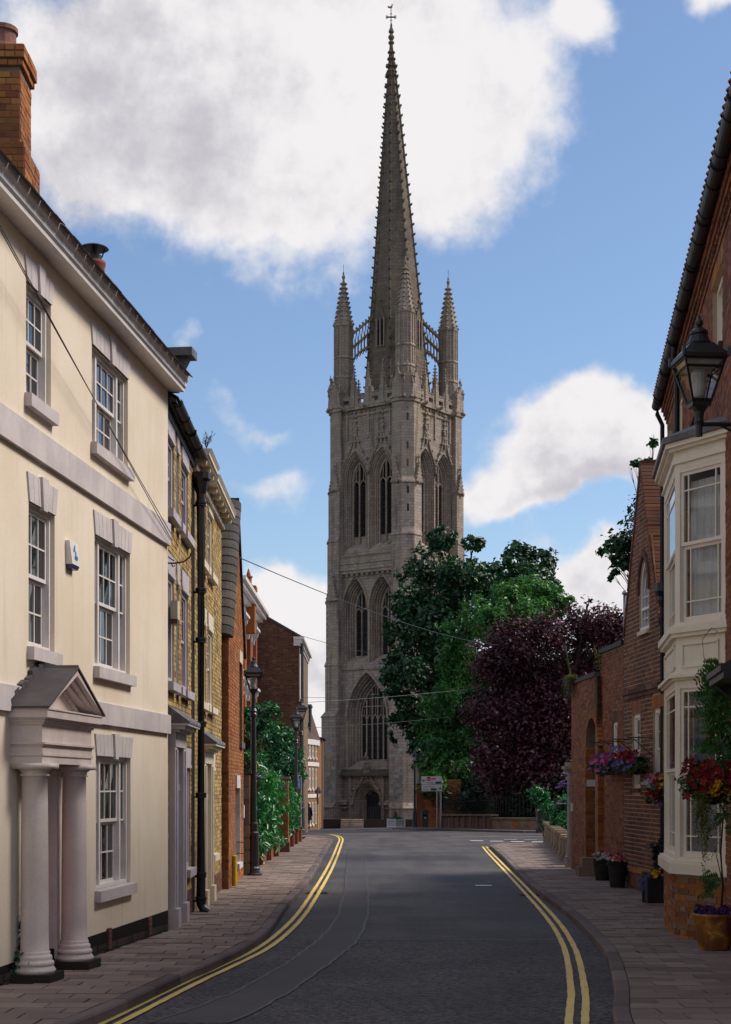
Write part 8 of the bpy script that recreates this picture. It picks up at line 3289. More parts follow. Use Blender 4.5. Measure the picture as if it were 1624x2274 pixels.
def arrow(x0, x1, z, parent):
 s = 1 if x1 > x0 else -1
 mb = MB()
 y = Ys - .024
 mb.box(min(x0, x1), max(x0, x1), y - .003, y + .006, z - .016, z + .016)
 for q in (-1, 1):
  mb.prism([Vector((x1 + s * .02, y - .003, z)), Vector((x1 - s * .10, y - .003, z + q * .085)), Vector((x1 - s * .145, y - .003, z + q * .085)), Vector((x1 - s * .03, y - .003, z))], Vector((0, .009, 0)))
 mb.build('arrow', M_INK, parent)

W_ = xs1 - xs0
arrow(xs0 + .27, xs0 + .06, zs1 + .24, up)
patch(xs0 + .36, xs0 + .57, zs1 + .23, zs2 - .04, M_SRED, up, 'hospital_square')
lettering('H', xs0 + .395, zs1 + .265, .21, M_SIGN, up, Ys - .03)
patch(xs0 + .62, xs0 + .87, zs1 + .30, zs1 + .40, M_SRED, up, 'red_patch')
lettering('A&E', xs0 + .635, zs1 + .315, .095, M_SIGN, up, Ys - .03)
lettering('Grimsby', xs0 + .33, zs1 + .07, .125, M_INK, up, Ys - .027)
patch(xs0 + .86, xs1 - .06, zs1 + .045, zs1 + .18, M_SGRN, up, 'route_patch')
lettering('Town Centre', xs0 + .11, zs0 + .22, .125, M_INK, lo, Ys - .027)
lettering('Boston', xs0 + .11, zs0 + .055, .125, M_INK, lo, Ys - .027)
patch(xs0 + .58, xs0 + .93, zs0 + .04, zs0 + .165, M_SGRN, lo, 'route_patch')
arrow(xs0 + 1.0, xs1 - .06, zs0 + .15, lo)

# ---- litter bin, planter box, churchyard wall
xb = X_at(944, 95)
zb = gz(xb, 95)
lb = thing('litter_bin', 'black litter bin with a pitched top beside the brick wall', 'bin', (xb, 95, zb))
mb = MB()
mb.box(xb - .2, xb + .2, 94.8, 95.2, zb - .05, zb + .92)
mb.prism([(xb - .22, 94.78, zb + .92), (xb + .22, 94.78, zb + .92), (xb + .22, 94.78, zb + 1.05), (xb, 94.78, zb + 1.15), (xb - .22, 94.78, zb + 1.05)], Vector((0, .44, 0)))
mb.build('bin_body', M_BLACK, lb)
MB().box(xb - .13, xb + .13, 94.77, 94.785, zb + .70, zb + .84).build('bin_slot', M_DARK, lb)
MB().box(xb - .03, xb + .04, 94.77, 94.785, zb + .58, zb + .66).build('bin_label', M_SIGN, lb)
xp, yp_ = X_at(880, 100), 100.0
zp_ = gz(xp, yp_)
plb = thing('planter_box', 'pale grey square wooden planter box in the road by the church', 'planter', (xp, yp_, zp_))
M_PLB = simple('planter_paint', (.42, .40, .46), (.36, .34, .4), 3, .7, bd=0)
a_ = radians(38)
fr_ = [Frame(xp - .42 * cos(a_) * 0, yp_, 1, 0, 1)]
hw = .40
cs = [Vector((xp + hw * sqrt(2) * cos(a_ + pi / 4 + i * pi / 2), yp_ + hw * sqrt(2) * sin(a_ + pi / 4 + i * pi / 2), zp_)) for i in range(4)]
for i in range(4):
 A, B = cs[i], cs[(i + 1) % 4]
 d_ = (B - A)
 nrm_ = Vector((d_.y, -d_.x, 0)).normalized()
 for j in range(7):
  p0, p1 = A + d_ * (j / 7 + .004), A + d_ * ((j + 1) / 7 - .004)
  MB().prism([p0 + Vector((0, 0, .06)), p1 + Vector((0, 0, .06)), p1 + Vector((0, 0, .54)), p0 + Vector((0, 0, .54))], -nrm_ * .03).build('plank', M_PLB, plb)
 MB().box(A.x - .05, A.x + .05, A.y - .05, A.y + .05, zp_ - .03, zp_ + .62).build('corner_post', M_WHITE, plb)
 mb = MB()
 for z in (.05, .5):
  mb.prism([A + Vector((0, 0, z)) - nrm_ * .02, B + Vector((0, 0, z)) - nrm_ * .02, B + Vector((0, 0, z + .07)) - nrm_ * .02, A + Vector((0, 0, z + .07)) - nrm_ * .02], nrm_ * .05)
 mb.build('rail', M_WHITE, plb)
MB().box(xp - .3, xp + .3, yp_ - .3, yp_ + .3, zp_ + .4, zp_ + .52).build('soil', M_SOIL, plb)
rng = np.random.default_rng(60)
sh_ = thing('potted_plant', 'spiky green plant growing in the planter box by the church', 'plant', (xp, yp_, zp_ + .5))
p, nr = cloud([(xp, yp_, zp_ + .62, .42, .42, .16), (xp - .02, yp_, zp_ + .9, .1, .1, .28)], 420, rng, .2, .5)
leaf_mesh('foliage', M_SHRB, p, nr, .13, sh_, rng, .25)

# churchyard boundary: brick wall, house end behind it, dwarf wall with posts and iron railings
xw0, xw1 = X_at(929, 98), X_at(972, 98)
zw_ = gz(xw0, 98)
bw = thing('boundary_wall', 'tall orange brick wall end with stone cap behind the direction sign', 'wall', (xw0, 98, zw_))
MB().box(xw0, xw1 + 1.5, 97.6, 98.0, zw_ - .2, Z_at(1731, 98)).build('wall', M_MORTAR, bw)
Fbw = Frame(xw0, 97.6, 1, 0, 1)
brickwork(bw, Fbw, 0, xw1 - xw0 + 1.5, zw_, Z_at(1731, 98), M_BR_O, bl=.26, bh=.085, proud=.01)
MB().box(xw0 - .12, xw0 + .28, 97.5, 98.1, zw_ - .1, Z_at(1740, 98)).build('pier', M_BR_R, bw)
MB().box(xw0 - .18, xw0 + .34, 97.42, 98.18, Z_at(1740, 98), Z_at(1733, 98)).build('cap', M_STB, bw)
xh0 = X_at(931, 108)
hb_ = thing('churchyard_house', 'brick house end with a stone cornice, mostly hidden by the trees', 'house', (xh0 + 2, 108, gz(5, 108)))
MB().box(xh0, xh0 + 6, 108, 116, gz(5, 108) - .3, Z_at(1692, 108)).build('wall', M_MORTAR, hb_)
brickwork(hb_, Frame(xh0, 108, 1, 0, 1), 0, 3.2, gz(5, 108), Z_at(1692, 108), M_BR_D, bl=.26, bh=.09, proud=.01)
mb = MB()
mb.box(xh0 - .15, xh0 + 1.0, 107.8, 116, Z_at(1692, 108), Z_at(1686, 108))
mb.box(xh0 - .3, xh0 + .7, 107.7, 116, Z_at(1686, 108), Z_at(1682, 108))
mb.prism([Vector((xh0 - .2, 107.9, Z_at(1682, 108))), Vector((xh0 + 6, 107.9, Z_at(1682, 108))), Vector((xh0 + 3, 107.9, Z_at(1682, 108) + 2.0))], Vector((0, 8, 0)))
mb.build('cornice', M_STB, hb_)
MB().tube([(xh0 + 1.15, 107.9, gz(5, 108)), (xh0 + 1.15, 107.9, Z_at(1690, 108))], .08, 6).build('downpipe', M_BLACK, hb_)

cw_ = thing('churchyard_wall', 'long dwarf wall of squat stone posts ending in brick, carrying iron railings', 'wall', (7, 83, gz(7, 83)))
path = resample([(X_at(985, 95.5), 95.5), (X_at(1010, 92), 92), (X_at(1045, 87.5), 87.5), (X_at(1080, 83.5), 83.5), (X_at(1105, 81), 81), (X_at(1150, 79.6), 79.6), (X_at(1215, 78.6), 78.6), (13, 77.8), (18, 77)], .25)
tot = len(path)
M_CWS = varied('mossy_limestone', [(.15, .12, .08), (.19, .15, .105), (.12, .10, .07)], .92, stain_amt=.5, stain_scale=2)
k_post = 0
split_i = min(range(tot), key=lambda i: abs(path[i].y - 81.5) + (0 if path[i].x < 8 else 99))
for i in range(0, split_i - 2, 7):
 p = path[i]
 z = gz(p.x, p.y)
 mb = MB()
 mb.box(p.x - .17, p.x + .23, p.y - .24, p.y + .24, z - .1, z + .66)
 mb.box(p.x - .21, p.x + .27, p.y - .28, p.y + .28, z + .66, z + .76)
 mb.build('stone_post', M_CWS, cw_)

def run(L, z0, z1, half, name, mat, parent, mb=None):
 mb_ = mb or MB()
 a, b = offset(L, half), offset(L, -half)
 for i in range(len(L) - 1):
  za, zb_3 = gz(L[i].x, L[i].y), gz(L[i + 1].x, L[i + 1].y)
  mb_.box8([(a[i].x, a[i].y, za + z0), (a[i + 1].x, a[i + 1].y, zb_3 + z0), (b[i + 1].x, b[i + 1].y, zb_3 + z0), (b[i].x, b[i].y, za + z0),
     (a[i].x, a[i].y, za + z1), (a[i + 1].x, a[i + 1].y, zb_3 + z1), (b[i + 1].x, b[i + 1].y, zb_3 + z1), (b[i].x, b[i].y, za + z1)])
 return mb_.build(name, mat, parent) if mb is None else mb_

run(path[:split_i + 1], -.1, .62, .10, 'recessed_panel', M_BR_D, cw_)
run(path[:split_i + 1], .70, .80, .22, 'coping', M_CWS, cw_)
run(path[split_i:], -.1, .52, .15, 'brick_core', M_MORTAR, cw_)
run(path[split_i:], .53, .63, .22, 'coping', M_CWS, cw_)
A, B = path[split_i], path[min(tot - 1, split_i + 24)]
lst_ = []
Ff_ = None
for i in range(split_i, min(tot - 5, split_i + 32), 4):
 A, B = path[i], path[i + 4]
 d_ = (B - A)
 Ff_ = Frame(A.x, A.y, d_.x, d_.y, 1)
 if Ff_.n.y > 0:
  Ff_ = Frame(A.x, A.y, d_.x, d_.y, -1)
 brickwork(cw_, Ff_, 0, d_.length, gz(A.x, A.y) - .02, gz(A.x, A.y) + .53, M_BR_O, bl=.24, bh=.08, n_at=.15)
rl = MB()
for i, p in enumerate(path):
 if i % 1 == 0 and i < tot - 20:
  z = gz(p.x, p.y)
  for f_ in (0,):
   q = p + (path[min(tot - 1, i + 1)] - p) * f_
   rl.tube([(q.x, q.y, z + .72), (q.x, q.y, z + 1.72), (q.x, q.y, z + 1.8)], [.013, .013, .002], 4, cap=False)
run(path[:-20], 1.52, 1.555, .02, 'r', M_BLACK, cw_, rl)
run(path[:-20], .9, .935, .02, 'r', M_BLACK, cw_, rl)
rl.build('railing', M_MATT, cw_, kind='stuff')
xb = X_at(1205, 70)
wb = thing('wheeled_bin', 'dark wheeled bin standing by the end of the balustrade', 'bin', (xb, 70, gz(xb, 70)))
zb = gz(xb, 70)
mb = MB()
mb.box8([(xb - .22, 69.75, zb + .06), (xb + .22, 69.75, zb + .06), (xb + .22, 70.2, zb + .06), (xb - .22, 70.2, zb + .06), (xb - .27, 69.68, zb + 1.0), (xb + .27, 69.68, zb + 1.0), (xb + .27, 70.3, zb + 1.0), (xb - .27, 70.3, zb + 1.0)])
mb.build('bin_body', M_BLACK, wb)
MB().prism([(xb - .29, 69.65, zb + 1.0), (xb - .29, 69.65, zb + 1.04), (xb - .29, 70.34, zb + 1.12), (xb - .29, 70.34, zb + 1.0)], Vector((.58, 0, 0))).build('lid', M_GUTTER, wb)
for s in (-1, 1):
 MB().tube([(xb + s * .2, 70.25, zb + .1), (xb + s * .27, 70.25, zb + .1)], .1, 10).build('wheel', M_BLACK, wb)

# ---- low wall and piers below the laurels
lw = thing('garden_wall', 'low red brick garden wall with small piers under the laurel bushes', 'wall', (-2.6, 42, 0))
for (y0, y1) in ((36.2, 46.3), (47.9, 58.0)):
 F = Frame(x_left(y0) + .02, y0, x_left(y1) - x_left(y0), y1 - y0, 1)
 L_ = y1 - y0
 mb = MB()
 mb.fbox(F, 0, L_, -.1, .42, -.25, 0)
 mb.build('wall', M_MORTAR, lw)
 brickwork(lw, F, 0, L_, .0, .42, M_BR_R)
 MB().fbox(F, -.02, L_, .425, .50, -.28, .04).build('coping', M_BR_D, lw)
 u = .8
 while u < L_:
  MB().fbox(F, u, u + .36, -.05, .46, 0.0, .14).build('buttress_pier', M_BR_R, lw)
  MB().fbox(F, u - .03, u + .39, .462, .53, -.02, .17).build('pier_cap', M_BR_D, lw)
  u += 2.4
for k_, (yp2, xo, h_, lab) in enumerate(((47.0, .06, 2.25, 'orange brick gate pier with stone cap between the two laurels'), (48.3, -.34, 2.3, 'brick gate pier set back behind the one between the laurels'))):
 x = x_left(yp2) + xo
 z = gz(x, yp2)
 gp2 = thing('brick_pier', lab, 'pier', (x, yp2, z))
 MB().box(x - .17, x + .17, yp2 - .19, yp2 + .19, z - .1, z + h_).build('core', M_MORTAR, gp2)
 for fr2 in (Frame(x - .175, yp2 - .195, 1, 0, 1), Frame(x + .175, yp2 - .195, 0, 1, 1)):
  brickwork(gp2, fr2, 0, .35 if fr2.u.x > .5 else .39, z + .02, z + h_, M_BR_O)
 MB().box(x - .24, x + .24, yp2 - .26, yp2 + .26, z + h_, z + h_ + .08).build('cap', M_CWS, gp2)
 MB().box(x - .22, x + .22, yp2 - .24, yp2 + .24, z - .1, z + .3).build('foot', M_BR_D, gp2)
xr_, Yr_ = X_at(664.5, 66.5), 66.5
rs = thing('road_sign', 'round blue road sign seen edge-on beside the second lamp post', 'sign', (xr_, Yr_, gz(xr_, Yr_)))
zc = Z_at(1735, Yr_)
mb = MB()
mb.lathe([(.33, -.012), (.33, .012)], (0, 0, 0), 24)
dv = [Vector((xr_ + p[2] * 1.0 + p[1] * .12, Yr_ + p[1], zc + p[0])) for p in mb.v]
m2 = MB().add(dv, mb.f)
m2.build('sign_plate', simple('sign_blue', (.08, .16, .38), None, 3, .5, bd=0), rs)
MB().tube([(xr_ + .07, Yr_ + .05, zc + .3), (xr_ + .07, Yr_ + .05, gz(xr_, Yr_) - .1)], .035, 6).build('pole', M_STEEL, rs)

# ================================================================== FLOWERS AND POTS BY THE EAST HOUSES
M_RED = petal('dark_red_petal', (.20, .010, .008), (.11, .005, .006))
M_YEL = petal('yellow_petal', (.62, .32, .015), (.5, .22, .01))
M_SALM = petal('salmon_petal', (.6, .2, .13), (.5, .14, .1))
M_MAG = petal('magenta_petal', (.32, .012, .07), (.24, .01, .05))
M_VIO = petal('violet_petal', (.17, .13, .42), (.11, .08, .3))
M_PINK = petal('pink_petal', (.52, .14, .33), (.4, .1, .25))
M_WHT = petal('white_petal', (.5, .5, .48), (.4, .4, .4))
M_BLUE = petal('blue_petal', (.10, .13, .36), (.07, .09, .25))
M_DKVIO = petal('dark_violet_petal', (.05, .012, .11), (.03, .008, .07))

def blooms(pts, r, rng_, mb=None, face=Vector((-.3, -1, .35)), spread=.6):
 """five-petalled flowers with cupped petals"""
 mb = mb or MB()
 for p in pts:
  n = (face.normalized() + Vector(rng_.normal(size=3)) * spread * .5).normalized()
  a = n.cross(Vector((.2, .1, 1))).normalized()
  b = n.cross(a)
  rr = r * rng_.uniform(.7, 1.25)
  p = Vector(p)
  k = 5
  ph = rng_.uniform(0, 6.28)
  vs = [p - n * rr * .15]
  for j in range(k):
   for (dt, q, h) in ((-.5, .62, .16), (-.28, 1.0, .30), (.28, 1.0, .30), (.5, .62, .16)):
    th = ph + 2 * pi * (j + dt * .92) / k
    w__ = rng_.uniform(-.07, .07)
    vs.append(p + (a * cos(th) + b * sin(th)) * rr * q + n * rr * (h + w__))
  fs = []
  for j in range(k):
   o = 1 + j * 4
   fs += [(0, o, o + 1), (0, o + 1, o + 2), (0, o + 2, o + 3)]
  mb.add(vs, fs)
 return mb

def flowers(root, c, rad, specs, nleaf, leaf, mat_leaf, seed, r0=.03, upper=.3):
 """a mound of leaves with flowers over its outside; specs: (material, count, radius, box (x0,x1,z0,z1) in units of rad)"""
 rng_ = np.random.default_rng(seed)
 cx, cy, cz = c
 p, nr = cloud([(cx, cy, cz, rad[0], rad[1], rad[2])], nleaf, rng_, .45, .3)
 leaf_mesh('foliage', mat_leaf, p, nr, leaf, root, rng_, .55)
 for (mt, cnt, r, box) in specs:
  pts = []
  while len(pts) < cnt:
   u_, v_ = rng_.uniform(box[0], box[1]), rng_.uniform(box[2], box[3])
   q = 1 - u_ * u_ - v_ * v_
   d_ = sqrt(max(.0, q))
   pts.append((cx + u_ * rad[0] * 1.04, cy - d_ * rad[1] * 1.06 + rng_.uniform(-.02, .05), cz + v_ * rad[2] * 1.04))
  blooms(pts, r, rng_).build('blossom', mt, root)
 return rng_

# big basket by the bay
Yb = 16.3
cx_, cz_ = X_at(1582, Yb), Z_at(1738, Yb)
hbk = thing('hanging_basket', 'large hanging basket of dark red and yellow begonias in front of the bay window', 'hanging basket', (cx_, Yb, cz_))
flowers(hbk, (cx_, Yb, cz_), (.31, .27, .22), [(M_RED, 66, .044, (-.95, .6, -.75, 1.05)), (M_RED, 18, .044, (.3, 1, -.5, .3)), (M_YEL, 22, .05, (-.15, .6, -.65, .2)), (M_YEL, 5, .034, (.5, .95, -.1, .3)), (M_SALM, 9, .017, (-.3, .6, -.1, .6)), (M_MAG, 3, .03, (.8, 1, .2, .5))], 1500, .06, M_BASK, 71)
mb = MB()
mb.lathe([(.02, -.24), (.13, -.21), (.21, -.08), (.23, .0)], (cx_, Yb, cz_), 14)
mb.build('basket', simple('moss_liner', (.03, .03, .015), None, 5, .95, .1, bd=0), hbk)
tr_ = []
rng = np.random.default_rng(72)
tn = []
for (dx, top_, ln, k) in ((-.16, -.12, .62, 9), (-.13, -.12, .75, 8), (-.2, -.1, .45, 9), (-.10, -.12, .95, 5), (-.17, -.1, .58, 8), (-.06, -.14, .3, 3), (.06, -.16, .38, 2), (.12, -.16, .28, 2), (.2, -.14, .34, 3), (.17, -.16, .5, 2)):
 for s in range(k):
  x = cx_ + dx + rng.normal() * .035
  y = Yb - .22 + rng.normal() * .03
  l_ = ln * rng.uniform(.6, 1.0)
  for j in range(int(l_ / .011)):
   z = cz_ + top_ - j * .011
   tr_.append((x + rng.normal() * .012 + .015 * sin(j * .2 + s), y + rng.normal() * .01, z))
   tn.append(rng.normal(size=3) + np.array([0, -.8, .2]))
leaf_mesh('trailing_stems', M_TRAIL, np.array(tr_), np.array(tn), .022, hbk, rng, .6)
brk = MB()
xh = cx_ + .36
P = [(xh, Yb, Z_at(1725, Yb)), (xh, Yb, Z_at(1650, Yb)), (xh - .03, Yb, Z_at(1638, Yb)), (xh - .12, Yb, Z_at(1631, Yb)), (xh - .22, Yb, Z_at(1637, Yb)), (xh - .27, Yb, Z_at(1652, Yb)), (xh - .32, Yb, Z_at(1657, Yb)), (xh - .345, Yb, Z_at(1650, Yb)), (xh - .32, Yb, Z_at(1646, Yb))]
brk.tube(P, .008, 6)
brk.tube([(xh, Yb, Z_at(1725, Yb)), (xh, Yb, Z_at(1700, Yb)), (FR1.p(Yu(16.3), 0).x + .02, Yb + .05, Z_at(1700, Yb))], .009, 6)
brk.tube([(xh, Yb, Z_at(1652, Yb)), (FR1.p(Yu(16.3), 0).x + .02, Yb + .05, Z_at(1660, Yb))], .009, 6)
for s in (-1, 1):
 brk.tube([(xh - .33, Yb, Z_at(1656, Yb)), (cx_ + s * .2, Yb, cz_ - .02)], .003, 4)
brk.build('iron_hook', M_BLACK, hbk)

# wisteria climbing out of its pot up the bay
pot_c = (4.16, 18.15)
zpt = gz(*pot_c)
pt = thing('terracotta_pot', 'big orange-brown glazed pot standing against the brick base of the bay', 'pot', (pot_c[0], pot_c[1], zpt))
mb = MB()
mb.lathe([(.165, 0), (.185, .03), (.235, .30), (.255, .40), (.268, .415), (.268, .44), (.25, .44), (.235, .40), (.2, .39)], (pot_c[0], pot_c[1], zpt), 28)
m_g, t_, b_ = pbr('glazed_clay', .45, .4)
pos_ = t_.n('ShaderNodeNewGeometry').outputs['Position']
nn_ = t_.noise(pos_, 5.5, 6, .65, .8)
t_.l(t_.ramp(nn_, [(.3, (.10, .035, .014)), (.48, (.22, .08, .02)), (.58, (.34, .15, .03)), (.66, (.5, .27, .06))]), b_.inputs['Base Color'])
mb.build('pot_body', m_g, pt, smooth=True)
MB().lathe([(.24, .38), (.0, .395)], (pot_c[0], pot_c[1], zpt), 20).build('soil', M_SOIL, pt)
vi = thing('potted_plant', 'violet bedding flowers filling the big glazed pot', 'plant', (pot_c[0] - .02, pot_c[1], zpt + .4))
flowers(vi, (pot_c[0] - .03, pot_c[1] - .02, zpt + .44), (.2, .2, .09), [(M_DKVIO, 60, .026, (-.95, .95, -.2, 1.0))], 320, .05, M_BASK, 74)
wi = thing('wisteria', 'leafy wisteria climbing from the glazed pot up the bay window', 'climber', (pot_c[0] + .06, pot_c[1] - .05, zpt + .42))
mb = MB()
b0 = Vector((pot_c[0] + .07, pot_c[1] - .02, zpt + .38))
stem = [b0, b0 + Vector((.02, -.02, .4)), b0 + Vector((-.01, -.03, .8)), b0 + Vector((.03, -.03, 1.3)), b0 + Vector((.06, -.02, 1.9)), b0 + Vector((.02, .0, 2.4)), b0 + Vector((-.06, .02, 2.9))]
mb.tube(stem, [.014, .013, .012, .011, .01, .009, .005], 6)
mb.tube([stem[1], stem[1] + Vector((-.06, -.03, .25)), stem[1] + Vector((-.1, -.03, .42))], [.008, .006, .003], 5)
top_ = stem[-1]
mb.tube([top_, top_ + Vector((-.14, -.02, .2)), top_ + Vector((-.16, -.02, .42)), top_ + Vector((-.05, -.02, .56)), top_ + Vector((.02, -.02, .52)), top_ + Vector((-.02, -.02, .47))], .004, 4)
mb.build('stem', M_BARK, wi)
cen, nor = [], []
rng = np.random.default_rng(75)

def frond(a, d, l_, k=8):
 a, d = Vector(a), Vector(d).normalized()
 sd = d.cross(Vector((0, -1, .2))).normalized()
 for j in range(k):
  t = (j + 1) / k
  c = a + d * l_ * t + Vector((0, 0, -.10 * l_ * t * t * 2))
  for s in (-1, 1):
   q = c + sd * s * l_ * .16 * (1.1 - t * .6)
   cen.append((q, d * .5 + sd * s, l_ * .4 * (1.15 - t * .6)))

for i in range(90):
 z = rng.uniform(1.75, 3.0)
 a = b0 + Vector((rng.uniform(-.1, .14), rng.uniform(-.16, .05), z))
 frond(a, (rng.uniform(-1, .25), rng.uniform(-.5, .1), rng.uniform(-.5, .2)), rng.uniform(.16, .3))
for i in range(7):
 a = b0 + Vector((rng.uniform(-.12, .0), -.03, rng.uniform(.3, .55)))
 frond(a, (-1, rng.uniform(-.4, 0), rng.uniform(-.6, .3)), rng.uniform(.14, .22))
for i in range(9):
 a = b0 + Vector((rng.uniform(.0, .08), -.03, rng.uniform(1.0, 1.6)))
 frond(a, (rng.uniform(-1, .6), -.3, rng.uniform(-.6, .2)), rng.uniform(.12, .2))
mb = MB()
for (c, d, s) in cen:
 d = d.normalized()
 n_ = Vector((rng.normal() * .4, -1, .6 + rng.normal() * .4)).normalized()
 sd = d.cross(n_).normalized()
 mb.add([c - d * s * .5, c + sd * s * .2 + n_ * s * .05, c + d * s * .55, c - sd * s * .2 + n_ * s * .05], [(0, 1, 2, 3)])
mb.build('leaves', leafmat('wisteria_leaf', [(.03, .105, .02), (.045, .14, .028), (.02, .08, .016)], .45, .4, .25), wi)

# troughs of petunias along the gable wall
F = FR2
tu0, tu1 = .15, 4.3
trg = thing('hanging_trough', 'long hanging trough of violet and magenta petunias on the weathered gable', 'hanging basket', F.p(2.2, 2.35, .3))
MB().fbox(F, tu0 + .3, tu1 - .3, 2.28, 2.42, .16, .40).build('trough', simple('dark_liner', (.02, .02, .014), None, 4, .9, .1, bd=0), trg)
rng = np.random.default_rng(80)
cl_ = []
for i in range(9):
 u = tu0 + .2 + (tu1 - tu0 - .4) * i / 8
 q = F.p(u, 2.46, .32)
 cl_.append((q.x, q.y, q.z, .24, .34, .17))
p, nr = cloud(cl_, 2600, rng, .4, .3)
leaf_mesh('foliage', M_BASK, p, nr, .085, trg, rng, .6)
for (mt, cnt, r, zlo, zhi, ulo, uhi) in ((M_VIO, 50, .05, -.15, .24, 0, 1), (M_MAG, 34, .05, .0, .22, 0, 1), (M_PINK, 26, .045, -.12, .15, .55, 1), (M_RED, 30, .06, .02, .22, .0, .4), (M_VIO, 8, .05, .15, .36, .3, .7)):
 pts = []
 for i in range(cnt):
  u = tu0 + (tu1 - tu0) * rng.uniform(ulo, uhi)
  q = F.p(u, 2.48 + rng.uniform(zlo, zhi), .45 + rng.uniform(-.1, .12))
  pts.append(q)
 blooms(pts, r, rng, face=Vector((-.7, -.8, .3))).build('blossom', mt, trg)
mb = MB()
for u in (.5, 1.75, 3.0, 4.1):
 mb.tube([F.p(u, 2.98, 0), F.p(u, 3.0, .5), F.p(u, 3.03, .55)], .01, 5)
 mb.tube([F.p(u, 2.62, 0), F.p(u, 2.98, .42)], .009, 5)
 mb.tube([F.p(u, 2.99, .45), F.p(u, 2.5, .3)], .004, 4)
mb.tube([F.p(.4, 3.0, .4), F.p(4.1, 3.0, .4)], .008, 5)
mb.build('iron_bracket', M_BLACK, trg)

# grey pot of pink flowers on the long house, red begonias beyond the bay
q = FR1.p(Yu(26.9), 0, .34)
hp_ = thing('hanging_pot', 'pale grey wall pot of pink and white flowers beyond the bay window', 'hanging basket', (q.x, q.y, Z_at(1752, 27)))
zq = Z_at(1760, 26.9)
mb = MB()
mb.lathe([(.11, -.14), (.13, -.1), (.17, .08), (.185, .085), (.185, .11), (.16, .11)], (q.x, q.y, zq), 16)
mb.build('pot_body', simple('grey_pot', (.30, .27, .31), None, 4, .6, bd=0), hp_, smooth=True)
MB().tube([(q.x, q.y, zq + .1), tuple(FR1.p(Yu(26.9), zq + .1, 0))], .012, 5).build('hook', M_BLACK, hp_)
flowers(hp_, (q.x, q.y, zq + .16), (.28, .26, .15), [(M_PINK, 46, .045, (-.7, .8, .1, 1.0)), (M_WHT, 34, .03, (-1, -.2, -.4, .5)), (M_WHT, 8, .028, (-.6, -.2, -1.2, -.4)), (M_BLUE, 8, .04, (.6, 1, .2, .9))], 500, .06, M_BASK, 82)
q = FR1.p(Yu(24.9), 0, .42)
hr_ = thing('hanging_basket', 'small basket of red and orange begonias half hidden behind the bay window', 'hanging basket', (q.x, q.y, Z_at(1752, 25)))
zq = Z_at(1752, 25)
MB().lathe([(.03, -.2), (.14, -.12), (.17, 0)], (q.x, q.y, zq), 12).build('basket', MATS['dark_liner'], hr_)
MB().tube([(q.x, q.y, zq), (q.x, q.y, zq + .5), tuple(FR1.p(Yu(24.9), zq + .5, 0))], .009, 5).build('iron_hook', M_BLACK, hr_)
flowers(hr_, (q.x, q.y, zq), (.22, .2, .24), [(M_RED, 36, .042, (-1, 1, -.9, .9)), (M_YEL, 9, .035, (-.6, .5, -.2, 1)), (M_VIO, 5, .035, (-.5, .5, -1.2, -.9))], 420, .06, M_BASK, 83)

# planters on the pavement
def drum(name, label, x, y, r, h, specs, seed, mat, kind='pot'):
 z = gz(x, y)
 root = thing(name, label, 'planter', (x, y, z))
 mb = MB()
 prof = [(r * .72, 0), (r * .74, .02)]
 for j in range(6):
  prof += [(r * (.76 + .04 * j), h * (.1 + .15 * j)), (r * (.79 + .04 * j), h * (.12 + .15 * j))]
 prof += [(r * 1.03, h - .03), (r * 1.03, h), (r * .93, h), (r * .92, h - .06)]
 mb.lathe(prof, (x, y, z), 22)
 mb.build('pot_body', mat, root)
 MB().lathe([(r * .93, h - .05), (.0, h - .045)], (x, y, z), 16).build('soil', M_SOIL, root)
 pl_ = thing('potted_plant', specs[0], 'plant', (x, y, z + h))
 flowers(pl_, (x, y, z + h + .03), (r * 1.05, r * 1.05, .13), specs[1], 420, .06, M_BASK, seed)

M_BASKET = simple('black_wicker', (.012, .011, .012), (.02, .018, .018), 9, .7, .3, bd=.006, grain=70)
drum('planter_pot', 'tall ribbed black pot of red flowers, nearer of the pair by the gateway', X_at(1372, 30.6), 30.6, .2, .52, ('red geraniums spilling from the nearer ribbed black pot', [(M_SALM, 30, .032, (-1, .5, -.1, .9)), (M_MAG, 18, .03, (-1, .6, .0, .9)), (M_WHT, 8, .028, (-1, -.5, -.2, .6))]), 91, M_BASKET)
drum('planter_pot', 'ribbed black pot of white flowers, farther of the pair by the gateway', X_at(1338, 32.9), 32.9, .2, .44, ('white flowers in the farther black pot beside the gateway', [(M_WHT, 36, .032, (-.9, .9, .0, 1.0)), (M_SALM, 10, .03, (-1, -.4, -.1, .7))]), 92, M_BASKET)
x, y = X_at(1466, 26.3), 26.3
z = gz(x, y)
bx = thing('square_planter', 'square glossy black planter on the pavement left of the bay window', 'planter', (x, y, z))
mb = MB()
a_ = .235
mb.box(x - a_, x + a_, y - a_, y + a_, z + .03, z + .40)
mb.box(x - a_ - .02, x + a_ + .02, y - a_ - .02, y + a_ + .02, z + .38, z + .43)
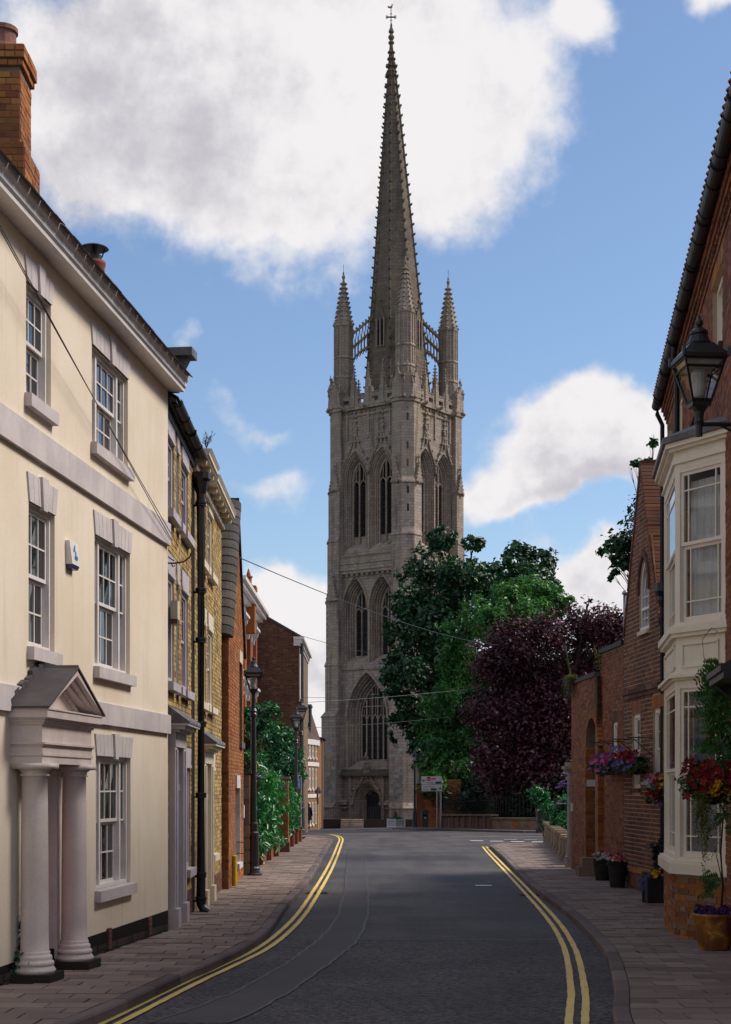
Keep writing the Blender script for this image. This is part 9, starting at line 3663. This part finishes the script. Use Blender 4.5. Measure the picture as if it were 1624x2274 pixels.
mb.box(x - a_ + .02, x + a_ - .02, y - a_ + .02, y + a_ - .02, z + .0, z + .03)
for sx_ in (-1, 1):
 for sy_ in (-1, 1):
  mb.box(x + sx_ * a_ - .03, x + sx_ * a_ + .03, y + sy_ * a_ - .03, y + sy_ * a_ + .03, z, z + .46)
mb.build('planter_box', M_BLACK, bx)
MB().box(x - .2, x + .2, y - .2, y + .2, z + .40, z + .435).build('soil', M_SOIL, bx)
MB().box(x - .33, x + .28, y - .36, y - .2, z - .01, z + .025).build('planter_tray', MATS['pier_stone'], bx)
pl_ = thing('potted_plant', 'yellow pansies, blue lobelia and silver leaves in the square black planter', 'plant', (x, y, z + .43))
flowers(pl_, (x, y, z + .47), (.3, .26, .13), [(M_YEL, 9, .045, (-.55, -.2, .0, .8)), (M_BLUE, 60, .018, (-1.2, -.5, -1.8, .3)), (M_WHT, 30, .02, (-.1, 1, .3, 1.1)), (M_RED, 8, .03, (-.3, .2, .3, 1))], 420, .05, leafmat('silver_leaf', [(.05, .06, .045), (.08, .09, .075), (.035, .05, .03)], .7, .2, .1), 93)
rng = np.random.default_rng(94)
ts = thing('topiary_shrub', 'dark rounded shrub against the wall behind the square black planter', 'shrub', (X_at(1468, 27.6), 27.6, gz(5, 27.6)))
cx2 = X_at(1470, 27.6)
p, nr = cloud([(cx2, 27.6, Z_at(1885, 27.6), .24, .24, .22), (cx2 - .06, 27.6, Z_at(1915, 27.6), .2, .2, .2), (cx2 + .05, 27.6, Z_at(1865, 27.6), .15, .15, .12)], 1500, rng, .4, .3)
leaf_mesh('foliage', M_YEW, p, nr, .055, ts, rng, .5)
MB().tube([(cx2, 27.6, gz(5, 27.6) - .02), (cx2, 27.6, Z_at(1890, 27.6))], .02, 6).build('stem', M_BARK, ts)
tag(MB().box(cx2 - .17, cx2 + .17, 27.4, 27.75, gz(5, 27.6), gz(5, 27.6) + .3).build('plant_tub', M_BASKET), 'plain dark tub holding the rounded shrub by the wall', 'planter')

flush_bricks(300)
